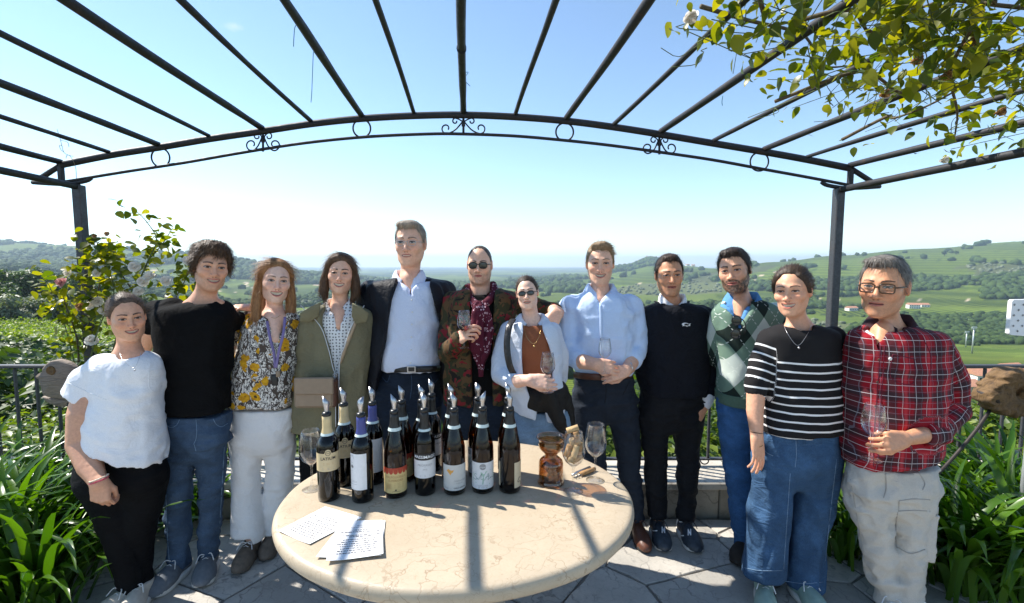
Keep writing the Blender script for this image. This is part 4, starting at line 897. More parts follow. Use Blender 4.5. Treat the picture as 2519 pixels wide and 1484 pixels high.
    def spectacles(s, w=.024, hgt=.017, cx=.0315, z=.002, y=-.094, rim=.0016, fm=None, lens=None, shape=2.4, name="glasses", wrap=.12):
        parts = []; lenses = []; a = np.linspace(0, 2 * math.pi, 29)[:-1]
        e = lambda c, k: np.sign(c) * np.abs(c) ** (2 / k)
        for sg in (-1, 1):
            X = sg * cx + w * e(np.cos(a), shape); Z = z + hgt * e(np.sin(a), shape) * (1 + .06 * sg * np.cos(a)); Yy = y + wrap * np.abs(X) * .35 * 1.0
            ringp = np.c_[X, Yy, Z]; parts.append(tube(s.H(ringp), rim * s.hs, 6, closed=True))
            if lens is not None:
                c = ringp.mean(0); lenses.append((s.H(np.vstack([ringp, c[None] - (0, .002, 0)])), [(k, (k + 1) % 28, 28) for k in range(28)]))
            parts.append(tube(s.H([(sg * (cx + w), y + wrap * (cx + w) * .35, z + .005), (sg * .069, y + .03, z + .006), (sg * .0775, .0, z + .004), (sg * .079, .018, z - .006)]), rim * s.hs * 1.0, 6))
        parts.append(tube(s.H([(-cx + w * .9, y + .002, z + .004), (0, y - .003, z + .007), (cx - w * .9, y + .002, z + .004)]), rim * s.hs, 6))
        v, f = join(parts); g = mk(name, v, f, fm, s.root)
        if lens is not None:
            for v, f in lenses: mk("lens", v, f, lens, g, True)
        return g
    def garment(s, name, prims, mat, cuts=(), h=.0086, fold=.004, fscale=(9, 9, 5), k=.03, seed=0, pat=None, pad=.03, sub=(), relaxn=1, ridged=True, parent=None, lo=None, hi=None):
        """prims: ('loft', S) or ('chain', pts, rad) or ('fn', f, lo, hi); cuts: functions, the garment is kept where they are < 0"""
        los, his = [], []
        for p in prims:
            if p[0] == 'loft': S = p[1]; los.append((np.min(S[:, 1] - S[:, 3]), np.min(S[:, 2] - S[:, 4]), S[0, 0])); his.append((np.max(S[:, 1] + S[:, 3]), np.max(S[:, 2] + S[:, 4]), S[-1, 0]))
            elif p[0] == 'chain': q = np.asarray(p[1]); m = max(p[2]); los.append(q.min(0) - m); his.append(q.max(0) + m)
            else: los.append(p[2]); his.append(p[3])
        fs = np.array(fscale, F32); sd = seed + s.seed * 3
        def fn(P):
            d = None
            for p in prims:
                e = sd_loft(P, p[1]) if p[0] == 'loft' else sd_chain(P, p[1], p[2]) if p[0] == 'chain' else p[1](P)
                kk = p[3] if p[0] == 'chain' and len(p) > 3 and p[3] else k
                for c in (p[2] if p[0] == 'loft' and len(p) > 2 else p[4] if p[0] == 'chain' and len(p) > 4 else ()): e = smax(e, c(P), .004)
                d = e if d is None else smin(d, e, kk)
            if fold:
                Pw = P * fs; Pw = Pw + .5 * np.stack([vnoise(P, 4, sd + 7), vnoise(P, 4, sd + 8), vnoise(P, 4, sd + 9)], 1)
                n1 = vnoise(Pw, 1, sd); n2 = vnoise(Pw, 2.3, sd + 1)
                if ridged: n1 = 1 - 2.2 * np.abs(n1); n2 = 1 - 2.2 * np.abs(n2)
                n3 = 1 - 2.2 * np.abs(vnoise(Pw[:, [1, 2, 0]], 1.7, sd + 4)); d = d - fold * (1.1 * n1 + .6 * n2 + .5 * n3 - 1.05)
            for c in sub: d = np.maximum(d, -c(P))
            for c in cuts: d = smax(d, c(P), .004)
            return d
        L0 = np.min(los, 0) - pad if lo is None else np.array(lo); H0 = np.max(his, 0) + pad if hi is None else np.array(hi)
        V, Q = surf(fn, L0, H0, h)
        if relaxn: V = relax(V, Q, relaxn, .35)
        at_ = {"pat": pat(V)} if pat else None
        return mk(name, V, Q, mat, parent or s.root, True, at_)
    def loft(s, rows, dy=0.0):
        """rows (y, xl, xr, depth[, dy]) in picture units -> cross-sections; drawn at the person's distance"""
        S = []
        for r in rows:
            y, xl, xr, dp = r[:4]; o = dy + (r[4] if len(r) > 4 else 0); a, b = s.W(xl, y, o), s.W(xr, y, o); S.append((a[2], (a[0] + b[0]) / 2, s.Y + o, (b[0] - a[0]) / 2, dp))
        S = np.array(sorted(S)); t_ = smooth_pts(S, 5); t_ = t_[np.argsort(t_[:, 0])]; return t_
    def chain(s, rows):
        """rows (x, y, r[, dy]) in picture units"""
        P = [s.W(r[0], r[1], r[3] if len(r) > 3 else 0) for r in rows]; return np.array(P), np.array([r[2] * pxm(s.Y + (r[3] if len(r) > 3 else 0)) for r in rows])
    def plane(s, px, py, nx, nz, dy=0.0, ny=0.0):
        p = s.W(px, py, dy); n = np.array((nx, ny, nz), float); n /= np.linalg.norm(n); p = p.astype(F32); n = n.astype(F32)
        return lambda P: (P - p) @ n
    def opening(s, rows, dy=-.08, ymax=0.02):
        """an open front: rows (y, xl, xr) in picture units; removes what lies between, in front of the body's middle"""
        Z, L, Rr = [], [], []
        for y, xl, xr in rows: a, b = s.W(xl, y, dy), s.W(xr, y, dy); Z.append(a[2]); L.append(a[0]); Rr.append(b[0])
        i = np.argsort(Z); Z, L, Rr = np.array(Z)[i], np.array(L)[i], np.array(Rr)[i]; yc = s.Y + ymax
        def f(P): l = np.interp(P[:, 2], Z, L); r = np.interp(P[:, 2], Z, Rr); return np.maximum(np.maximum(l - P[:, 0], P[:, 0] - r), np.maximum(P[:, 1] - yc, np.maximum(Z[0] - .03 - P[:, 2], P[:, 2] - Z[-1] - .2)))
        return f
    def pat_front(s, cx, zc_px, arms=()):
        """pattern coordinates: torso wrapped round its axis, sleeves along theirs"""
        c = s.W(cx, zc_px)
        def f(V):
            X = V[:, 0] - c[0]; Yd = V[:, 1] - s.Y; u = np.where(Yd < 0, X, np.sign(X) * (np.abs(X) + Yd)); A = np.c_[u + np.sign(X) * np.clip(-Yd, -.2, 0) * 0, V[:, 2] - c[2], np.zeros(len(V))]
            best = np.full(len(V), 1e9)
            for pts, rad, off in arms:
                L = 0.0
                for a, b in zip(pts[:-1], pts[1:]):
                    ba = b - a; ln = np.linalg.norm(ba); ax = ba / ln; pa = V - a; t = np.clip(pa @ ba / ln ** 2, 0, 1); d = np.linalg.norm(pa - t[:, None] * ba, axis=1)
                    sd = np.cross(ax, (0, 1, 0)); sd /= np.linalg.norm(sd) + 1e-9; fw = np.cross(sd, ax); w = (d < off) & (d < best)
                    an = np.arctan2(pa @ sd, -(pa @ np.array((0, 1.0, 0))) + 1e-9); A[w] = np.c_[(an * np.mean(rad))[w], -(L + t[w] * ln), np.ones(w.sum())]; best = np.where(w, d, best); L += ln
            return A
        return f
    def band(s, name, rows, mat, r=.004, flat=(1, 1), parent=None):
        v, f = tube(smooth_pts([s.W(*q) for q in rows], 6), r, 6, flat=flat); return mk(name, v, f, mat, parent or s.root)
    def seam(s, ob, lines, mat, r=.0016, name="seam", parent=None, flat=None):
        """stitched lines lying on a garment's surface: lines of picture points"""
        from mathutils.bvhtree import BVHTree
        if getattr(s, "_bo", None) is not ob:
            me = ob.data; w = world_loc(ob); s._bv = BVHTree.FromPolygons([v.co + w for v in me.vertices], [tuple(q.vertices) for q in me.polygons]); s._bo = ob
        o0 = Vector((0, 0, CAM_H))
        for ln in lines:
            P = []
            for x, y in (smooth_pts(np.array(ln, float), 6) if len(ln) > 2 else np.linspace(ln[0], ln[1], 10)):
                d = Vector(ray(x, y)).normalized(); h_, n_, _, _ = s._bv.ray_cast(o0, d)
                if h_ is not None: P.append(np.array(h_) - np.array(d) * r * (.3 if r < .005 else .75))
            P = [q for i, q in enumerate(P) if i == 0 or np.linalg.norm(q - P[i - 1]) < .06]
            if len(P) > 1: v, f = tube(P, r, 6, flat=flat); mk(name, v, f, mat, parent or ob)
    def collar(s, nb, r0, r1, ht, gap, pt, mat, name="collar", tilt=.25, yaw=0.0, front_drop=.03, parent=None):
        """folded shirt collar round the neck base nb (world): band stands ht high, falls outwards, points reach pt lower at the gap (degrees)"""
        n = 36; a = np.linspace(R(gap), 2 * math.pi - R(gap), n); V = []; nb = np.asarray(nb) + (0, -.004, .020); front_drop *= 1.35; pt *= 1.15
        for th, rows in ((0, 1), (1, 1)):
            for k, t in enumerate(a):
                dx, dyy = math.sin(t + yaw), -math.cos(t + yaw); fr = max(0.0, math.cos(t)) ** 1.5; e = max(0.0, 1 - min(k, n - 1 - k) / 7.0)
                zt = ht * (1 - .35 * fr); base = nb + np.array((0, 0, -front_drop * fr + .02 * (1 - fr) * tilt))
                o = .0025 * th
                V.append([base + np.array((dx * (r0 - o * 2), dyy * (r0 - o * 2), 0)), base + np.array((dx * (r0 + .002 - o), dyy * (r0 + .002 - o), zt)), base + np.array((dx * (r0 + .011 - o), dyy * (r0 + .011 - o), zt * 1.02)),
                          base + np.array((dx * ((r0 + r1) / 2 + .008 - o), dyy * ((r0 + r1) / 2 + .008 - o), zt * .35 - .3 * pt * e)), base + np.array((dx * (r1 + .012 * e - o), dyy * (r1 + .012 * e - o), -.012 - pt * e))])
        V = np.array(V); m = 5; F = []
        for th in (0, 1):
            for k in range(n - 1):
                for j in range(m - 1):
                    A_ = (th * n + k) * m + j; q_ = (A_, A_ + m, A_ + m + 1, A_ + 1); F.append(q_ if th else q_[::-1])
        for k in range(n - 1): A_ = k * m + m - 1; B_ = (n + k) * m + m - 1; F.append((A_, A_ + m, B_ + m, B_))
        for k in (0, n - 1):
            for j in range(m - 1): A_ = k * m + j; B_ = (n + k) * m + j; F.append((A_, A_ + 1, B_ + 1, B_))
        return mk(name, V.reshape(-1, 3), F, mat, parent or s.root, True)
    def shoe(s, ankle, toe, up, sole, lace=None, name="shoe", w=.047, hgt=.075, tongue=True, stripe=None):
        """ankle, toe: points on the ground (world x, y)"""
        a = np.array((ankle[0], ankle[1], 0.0)); b = np.array((toe[0], toe[1], 0.0)); d = b - a; L = np.linalg.norm(d); d /= L; sd = np.array((-d[1], d[0], 0)); hl = .07
        def loc(P): p = P - a; return np.stack([p @ sd, p @ d, p[:, 2]], 1)
        def fn(P):
            p = loc(P).astype(F32); e = sd_ell(p, (0, L - .065, .028), (w * 1.02, .075, .042)); e = smin(e, sd_ell(p, (0, L * .42, .042), (w * .92, L * .42, .05)), .03); e = smin(e, sd_ell(p, (0, -.02, .045), (w * .80, .055, .06)), .03)
            e = smin(e, sd_chain(p, [(0, -.012, .05), (0, -.004, hgt + .01)], [.040, .037]), .02); e = smin(e, sd_chain(p, [(0, .035, .075), (0, L * .55, .058)], [.022, .018]), .02)
            e = np.maximum(e, .016 - p[:, 2]); e = np.maximum(e, p[:, 2] - hgt - .012 - .25 * np.clip(p[:, 1], 0, .05)); return e - .001 * vnoise(P, 90, 2)
        ex = abs(d) * L + .12; lo = np.minimum(a, b) - (.13, .13, 0); hi = np.maximum(a, b) + (.13, .13, .13); V, Q = surf(fn, lo, hi, .0085); V = relax(V, Q, 1, .4); o = mk(name, V, Q, up, s.root)
        out = []
        for t_ in np.linspace(0, 2 * math.pi, 33)[:-1]:
            c, sn = math.cos(t_), math.sin(t_); y = (L + hl) / 2 * np.sign(c) * abs(c) ** .8 + (L - hl) / 2; x = (w * 1.13 - .010 * max(0, -c) - .009 * math.exp(-((y - L * .35) / .05) ** 2)) * np.sign(sn) * abs(sn) ** .75; out.append((x, y))
        out = np.array(out); n = len(out); V = []
        for z, sc in ((.0, .96), (.008, 1.02), (.024, 1.02), (.030, .93)):
            c = out.mean(0); q_ = c + (out - c) * sc; zz = z + .012 * np.clip((out[:, 1] - L * .7) / (L * .3), 0, 1) ** 2; V.append(a + q_[:, :1] * sd + q_[:, 1:] * d + np.c_[np.zeros((n, 2)), zz + .001])
        F = [(i * n + k, i * n + (k + 1) % n, (i + 1) * n + (k + 1) % n, (i + 1) * n + k) for i in range(3) for k in range(n)] + [tuple(range(n - 1, -1, -1)), tuple(range(3 * n, 4 * n))]
        mk("sole", np.vstack(V), F, sole, o)
        if lace:
            parts = []
            for k in range(5):
                y = .045 + k * .019; z = .098 - k * .0075; wd_ = .021
                parts.append(tube([a + sd * x + d * (y + (0.006 if i % 2 else 0)) + np.array((0, 0, z - .012 * abs(x / wd_) ** 2 + .004)) for i, x in enumerate(np.linspace(-wd_, wd_, 5))], .0028, 5))
            for sg in (-1, 1): parts.append(tube(smooth_pts([a + d * .05 + np.array((0, 0, .103)), a + sd * sg * .025 + d * .06 + np.array((0, 0, .112)), a + sd * sg * .04 + d * .085 + np.array((0, 0, .085))], 4), .0024, 5))
            v, f = join(parts); mk("laces", v, f, lace, o)
        return o
def hand_chains(wrist, fdir, palm, side, size=1.0, curl=(30, 35, 40, 45), mid=1.0, thumb=(35, 20), spread=4, thumb_in=0.0):
    """wrist: world point; fdir: way the fingers start; palm: way the palm faces; side +1: thumb on the side fdir x palm; returns chains (palm first, then fingers)"""
    f = np.array(fdir, float); f /= np.linalg.norm(f); n = np.array(palm, float); n -= f * (n @ f); n /= np.linalg.norm(n); x = np.cross(f, n) * side; w = np.array(wrist, float); S = size
    def T(p): return w + S * (p[0] * x + p[1] * f + p[2] * n)
    fx = [.030, .0105, -.0095, -.0285]; fy = [.088, .092, .087, .078]; ln = [(.042, .026, .021), (.046, .030, .022), (.042, .028, .021), (.033, .021, .018)]; rr = [(.0092, .0084, .0078, .0064), (.0094, .0086, .0078, .0064), (.009, .0082, .0074, .0061), (.0078, .007, .0064, .0054)]
    out = []
    for i in range(4): out.append((np.array([T((fx[i] * .55, .0, 0)), T((fx[i] * .85, .045, .001)), T((fx[i], fy[i], 0))]), np.array([.0165, .0145, rr[i][0] * 1.12]) * S))
    th0 = (.020, .022, .008); th1 = (.043, .052, .018 + .012 * thumb_in); out.append((np.array([T(th0), T(th1)]), np.array([.0165, .0118]) * S))
    cl = [curl] * 4 if np.isscalar(curl) else curl
    for i in range(4):
        a = 0.0; p = np.array((fx[i], fy[i], 0.0)); pts = [p.copy()]; sp = R(spread) * (1.5 - i)
        for k in range(3):
            a += R(cl[i]) * (1.0, 1.15 * mid, .75 * mid)[k]; p = p + ln[i][k] * np.array((math.sin(sp) * math.cos(a), math.cos(a) * math.cos(sp), math.sin(a))); pts.append(p.copy())
        out.append((np.array([T(q) for q in pts]), np.array(rr[i]) * S))
    t0, t1 = R(thumb[0]), R(thumb[1]); p = np.array(th1); pts = [p.copy()]; d = np.array((math.sin(t0), math.cos(t0), math.sin(t1)))
    for k, L in enumerate((.034, .028)):
        d2 = d + np.array((-.45 * k - .6 * thumb_in * k, 0, .35 * k + .5 * thumb_in)); d2 /= np.linalg.norm(d2); p = p + d2 * L; pts.append(p.copy())
    out.append((np.array([T(q) for q in pts]), np.array([.0108, .0100, .0080]) * S))
    return out
# ================================================================== CLOTH MATERIALS
def cloth(name, col, var=.12, rough=.85, weave=700, wb=.25, sheen=.0, spec=.25, big=6):
    t = NT(name); v = t.coord("Object"); n = t.noise(v, big, 4, .55); w = t.noise(v, weave, 2, .6)
    c = t.ramp(n.outputs[0], [(.25, tuple(x * (1 - var) for x in col)), (.75, tuple(min(1, x * (1 + var)) for x in col))]); c = t.mix(1.0, c, t.ramp(w.outputs[0], [(.3, (.88,) * 3), (.7, (1.1,) * 3)]), 'MULTIPLY')
    fo = t.noise(t.mapping(v, (1, 1, .7)), 9, 3, .5, .9); fr = t.math('ABSOLUTE', t.math('SUBTRACT', fo.outputs[0], .5)); fo2 = t.noise(t.mapping(v, (1, 1, 1.5), (.5, .3, .2)), 16, 2, .5, .7); fr2 = t.math('ABSOLUTE', t.math('SUBTRACT', fo2.outputs[0], .5))
    t.base(c).rough(rough).set_p(Specular_IOR_Level=spec, Sheen_Weight=sheen); t.bump(t.math('ADD', t.math('ADD', t.math('MULTIPLY', n.outputs[0], .5), t.math('MULTIPLY', w.outputs[0], .10)), t.math('MULTIPLY', t.math('ADD', fr, t.math('MULTIPLY', fr2, .6)), -1.6)), wb * 1.6, .02); MATS[name] = t.m; return t.m
def denim(name, col, fade=1.5):
    t = NT(name); v = t.coord("Object"); n = t.noise(v, 7, 5, .6); tw = t.noise(t.mapping(v, (900, 900, 120)), 1, 2); c0 = tuple(x * .72 for x in col); c1 = tuple(min(1, x * fade) for x in col)
    c = t.ramp(n.outputs[0], [(.3, c0), (.5, col), (.75, c1)]); c = t.mix(1.0, c, t.ramp(tw.outputs[0], [(.3, (.75,) * 3), (.7, (1.25,) * 3)]), 'MULTIPLY'); t.base(c).rough(.9).set_p(Specular_IOR_Level=.2)
    fo = t.noise(t.mapping(v, (1, 1, 2.2)), 11, 3, .5, .8); fr = t.math('ABSOLUTE', t.math('SUBTRACT', fo.outputs[0], .5)); t.bump(t.math('ADD', t.math('ADD', t.math('MULTIPLY', n.outputs[0], .5), t.math('MULTIPLY', tw.outputs[0], .12)), t.math('MULTIPLY', fr, -1.8)), .5, .02); MATS[name] = t.m; return t.m
def pattern(name):
    t = NT(name); a = t.attr("pat").outputs["Vector"]; u, v, w = t.sep(a); t.rough(.85).set_p(Specular_IOR_Level=.22); o = t.coord("Object")
    n = t.noise(o, 7, 4, .55); t.bump(t.math('ADD', n.outputs[0], t.math('MULTIPLY', t.noise(o, 700, 2).outputs[0], .1)), .3, .012); return t, a, u, v
def band01(t, x, period, width, phase=0.0):        # 1 inside a band of the given width, repeated
    f = t.math('FRACT', t.math('ADD', t.math('DIVIDE', x, period), phase)); return t.math('LESS_THAN', f, width / period)
W1 = (.80, .80, .80)
cloth("tee_white", (.84, .84, .86), .03, .8, 500, .2); cloth("tee_black", (.006, .006, .0065), .2, .9, spec=.1); cloth("pants_black", (.006, .006, .007), .2, .8, spec=.12); cloth("trousers_white", (.80, .78, .77), .04, .8)
cloth("parka_olive", (.20, .178, .105), .1, .7, 400, .3); cloth("jacket_navy", (.0065, .0075, .012), .2, .6); cloth("shirt_pale_blue", (.68, .73, .87), .03, .75, 600, .2); cloth("shirt_sky", (.58, .71, .93), .04, .75, 600, .2); cloth("shirt_blue", (.10, .27, .55), .1)
cloth("knit_navy", (.0065, .0075, .012), .15, .9, 260, .35); cloth("chino_navy", (.018, .024, .036), .12, .8); cloth("chino_dark", (.007, .0075, .010), .15, .8); cloth("cargo_stone", (.50, .47, .42), .06, .85, 500, .25); cloth("top_brown", (.27, .085, .035), .08, .7, 500, .12)
cloth("chambray", (.66, .71, .80), .05, .85, 500, .25); cloth("leather_black", (.018, .016, .015), .3, .38, 60, .3, spec=.5); cloth("scarf_wine", (.11, .012, .028), .2, .8, 300, .3); cloth("jacket_soft", (.016, .014, .012), .2, .7); cloth("knit_white", (.7, .7, .7), .05)
denim("jeans_mid", (.05, .082, .135), 1.6); denim("jeans_dark", (.013, .020, .034)); denim("jeans_blue", (.035, .10, .235), 1.7); denim("jeans_wide", (.036, .080, .155), 1.7); denim("jeans_light", (.16, .24, .34))
mat_simple("leather_brown", (.10, .035, .018), .45, var=.25, scale=40, bump=.2); mat_simple("leather_taupe", (.31, .22, .145), .5, var=.08, scale=30, bump=.1, bscale=250); mat_simple("steel", (.55, .55, .56), .33, 1.0, var=.05); mat_simple("gold", (.75, .5, .2), .25, 1.0, var=.05)
mat_simple("rubber_white", (.62, .60, .56), .7, var=.1); mat_simple("rubber_black", (.02, .02, .02), .7, var=.2); mat_simple("lace_white", (.7, .7, .7), .85, var=.1); mat_simple("lace_dark", (.03, .03, .035), .85, var=.1)
mat_simple("sneaker_grey", (.13, .145, .165), .8, var=.15, scale=60, bump=.2, bscale=300); mat_simple("sneaker_cream", (.55, .50, .43), .75, var=.12, scale=40); mat_simple("sneaker_brown", (.13, .10, .075), .8, var=.3, scale=40); mat_simple("sneaker_teal", (.23, .33, .29), .75, var=.15, scale=40); mat_simple("sneaker_navy", (.03, .04, .055), .5, var=.4, scale=50)
mat_simple("suede_dark", (.022, .017, .014), .9, var=.3); mat_simple("frame_black", (.012, .011, .011), .2, var=.1); mat_simple("button_pale", (.75, .74, .72), .35, var=.05); mat_simple("frame_tortoise", (.05, .025, .012), .22, var=.7, scale=60); mat_simple("lilac_ribbon", (.22, .17, .36), .7, var=.1)
t = NT("lens_dark"); t.base((.02, .022, .02)).rough(.06).set_p(Specular_IOR_Level=.8, Metallic=.25); MATS["lens_dark"] = t.m
thin_glass("lens_clear", (.97, .97, .97), base=.02)
# stripes of the Breton top
t, a, u, v = pattern("breton"); wv = t.math('ADD', v, t.math('MULTIPLY', t.math('SUBTRACT', t.noise(a, 6, 2).outputs[0], .5), .012)); s_ = t.math('MULTIPLY', band01(t, wv, .0385, .0085), t.math('LESS_THAN', wv, .0)); t.base(t.mix(s_, (.014, .013, .014), (.82, .81, .80))); MATS["breton"] = t.m
# tartan shirt
t, a, u, v = pattern("tartan"); red = (.26, .007, .015); dk = (.022, .018, .022)
def soft(x, per, w, ph, e=.08): f = t.math('PINGPONG', t.math('ADD', t.math('DIVIDE', x, per), ph), .5); return t.ramp(f, [(w / per / 2 - e * .5 if w / per / 2 > e * .5 else 0, (1, 1, 1)), (w / per / 2 + e * .5, (0, 0, 0))])
c = t.mix(t.math('MULTIPLY', soft(u, .094, .036, .0), .72), red, dk); c = t.mix(t.math('MULTIPLY', soft(v, .094, .036, .1), .72), c, dk)
c = t.mix(t.math('MULTIPLY', soft(u, .094, .012, .5), .55), c, (.55, .05, .06)); ln = t.math('MAXIMUM', t.math('MULTIPLY', band01(t, u, .047, .0020, .25), .5), t.math('MULTIPLY', band01(t, v, .047, .0022, .25), .62)); c = t.mix(ln, c, (.78, .72, .72))
ln2 = t.math('MAXIMUM', band01(t, u, .047, .0016, .75), band01(t, v, .047, .0016, .75)); c = t.mix(t.math('MULTIPLY', ln2, .35), c, (.25, .28, .35)); t.base(c); MATS["tartan"] = t.m
# argyle
t, a, u, v = pattern("argyle"); A_ = t.math('ADD', t.math('DIVIDE', u, .125), t.math('DIVIDE', v, .185)); B_ = t.math('SUBTRACT', t.math('DIVIDE', u, .125), t.math('DIVIDE', v, .185))
fa, fb = t.math('FLOOR', A_), t.math('FLOOR', B_); par = t.math('MODULO', t.math('ABSOLUTE', t.math('ADD', fa, fb)), 2.0); par2 = t.math('MODULO', t.math('ABSOLUTE', fa), 2.0)
c = t.mix(t.math('GREATER_THAN', par, .5), (.145, .225, .17), t.mix(t.math('GREATER_THAN', par2, .5), (.012, .022, .018), (.52, .58, .52)))
dash = t.math('GREATER_THAN', t.math('FRACT', t.math('MULTIPLY', t.math('ADD', A_, B_), 9.0)), .45)
l1 = t.math('LESS_THAN', t.math('ABSOLUTE', t.math('SUBTRACT', t.math('FRACT', A_), .5)), .018); l2 = t.math('LESS_THAN', t.math('ABSOLUTE', t.math('SUBTRACT', t.math('FRACT', B_), .5)), .018)
dash2 = t.math('GREATER_THAN', t.math('FRACT', t.math('MULTIPLY', v, 55.0)), .45); c = t.mix(t.math('MULTIPLY', t.math('MAXIMUM', l1, l2), t.math('MULTIPLY', dash2, .8)), c, (.62, .66, .60)); t.base(c); MATS["argyle"] = t.m
mat_simple("leather_strap", (.44, .32, .21), .5, var=.08); mat_simple("ink_seam", (.36, .335, .30), .9, var=.1); cloth("knit_green", (.075, .13, .095), .1, .9, 260, .3)
# camouflage
t, a, u, v = pattern("camo"); o = t.coord("Object"); n1 = t.noise(o, 17, 2, .5, .6); n2 = t.noise(t.mapping(o, (1, 1, 1), (0, 0, 0), (3, 7, 1)), 20, 2, .5, .6); n3 = t.noise(t.mapping(o, (1, 1, 1), (0, 0, 0), (9, 2, 5)), 23, 2, .5, .5)
g = lambda x, th: t.math('GREATER_THAN', x.outputs[0], th)
c = t.mix(g(n1, .52), (.042, .040, .018), (.105, .058, .025)); c = t.mix(g(n2, .58), c, (.017, .014, .011)); c = t.mix(g(n3, .605), c, (.20, .018, .022)); c = t.mix(t.math('GREATER_THAN', t.noise(o, 30, 2, .5, .8).outputs[0], .66), c, (.02, .017, .012)); t.base(c); MATS["camo"] = t.m
# flower print blouse
t, a, u, v = pattern("floral"); o = t.coord("Object"); wv = t.mix(.06, o, t.noise(o, 14, 3).outputs["Color"])
n1 = t.noise(t.mapping(o, (1, 1, .55)), 48, 3, .6, 1.6); n2 = t.noise(t.mapping(o, (1, 1, .6), (.4, 0, .5), (5, 1, 2)), 34, 2, .5, 1.4)
c = t.mix(t.math('GREATER_THAN', t.math('ABSOLUTE', t.math('SUBTRACT', n1.outputs[0], .5)), .045), (.06, .042, .036), (.82, .77, .70)); c = t.mix(t.math('GREATER_THAN', n2.outputs[0], .56), c, (.095, .070, .055))
vo = t.n("TexVoronoi", i_Vector=wv, i_Scale=15.5, i_Randomness=.8); dd = t.math('ADD', vo.outputs["Distance"], t.math('MULTIPLY', t.math('SUBTRACT', t.noise(o, 75, 2).outputs[0], .5), .22))
keep = t.math('GREATER_THAN', t.sep(vo.outputs["Color"])[0], .25); yl = t.ramp(t.noise(o, 60, 3).outputs[0], [(.3, (.48, .20, .015)), (.6, (.74, .40, .02))])
c = t.mix(t.math('MULTIPLY', t.math('LESS_THAN', dd, .40), keep), c, yl); c = t.mix(t.math('MULTIPLY', t.math('LESS_THAN', dd, .11), keep), c, (.10, .06, .02)); t.base(c); MATS["floral"] = t.m
# dotted blouse, printed scarf
t, a, u, v = pattern("dotted"); ox, oy, oz = t.sep(t.coord("Object")); vo = t.n("TexVoronoi", voronoi_dimensions='2D', i_Vector=t.comb(ox, oz), i_Scale=60, i_Randomness=.3); t.base(t.mix(t.math('LESS_THAN', vo.outputs["Distance"], .24), (.82, .81, .80), (.14, .13, .14))); MATS["dotted"] = t.m
t, a, u, v = pattern("paisley"); o = t.coord("Object"); vo = t.n("TexVoronoi", i_Vector=o, i_Scale=70); n = t.noise(o, 16, 3, .5, .8); msk = t.math('MULTIPLY', t.math('LESS_THAN', t.math('ABSOLUTE', t.math('SUBTRACT', vo.outputs["Distance"], .30)), .07), t.math('GREATER_THAN', n.outputs[0], .50)); t.base(t.mix(msk, (.085, .010, .024), (.62, .42, .48))); MATS["paisley"] = t.m
HAIR = {k: mat_hair("hair_" + k, a, b, st) for k, a, b, st in (("dark", (.014, .009, .007), (.075, .045, .028), (150, 150, 24)), ("curly", (.022, .013, .008), (.15, .085, .045), (60, 60, 60)), ("auburn", (.14, .058, .02), (.46, .235, .095), (170, 170, 10)),
        ("brown", (.03, .017, .010), (.16, .085, .042), (170, 170, 10)), ("greybrown", (.16, .125, .095), (.44, .37, .29), (150, 150, 30)), ("blond", (.13, .085, .045), (.42, .29, .165), (150, 60, 60)), ("buzz", (.035, .026, .022), (.11, .085, .07), (220, 220, 220)),
        ("black", (.008, .006, .005), (.05, .032, .024), (150, 150, 30)), ("grey", (.05, .044, .04), (.26, .235, .21), (150, 150, 40)), ("pulled", (.03, .02, .014), (.17, .11, .075), (30, 150, 150)))}
FAIR, MED, TAN, PALE = (.80, .48, .335), (.73, .405, .26), (.64, .325, .185), (.84, .55, .42)
back_flow = lambda p: np.c_[p[:, 0] * 1.0, np.ones(len(p)) * .9, .25 - 6 * np.clip(p[:, 1], 0, .1)]
down_flow = lambda p: np.where((p[:, 2] > .035)[:, None], np.c_[np.sign(p[:, 0] - .012) * 1.0, np.ones(len(p)) * .55, -.25 - 12 * np.clip(np.abs(p[:, 0]) - .04, 0, 1)], np.c_[np.zeros(len(p)), np.zeros(len(p)), -np.ones(len(p))])

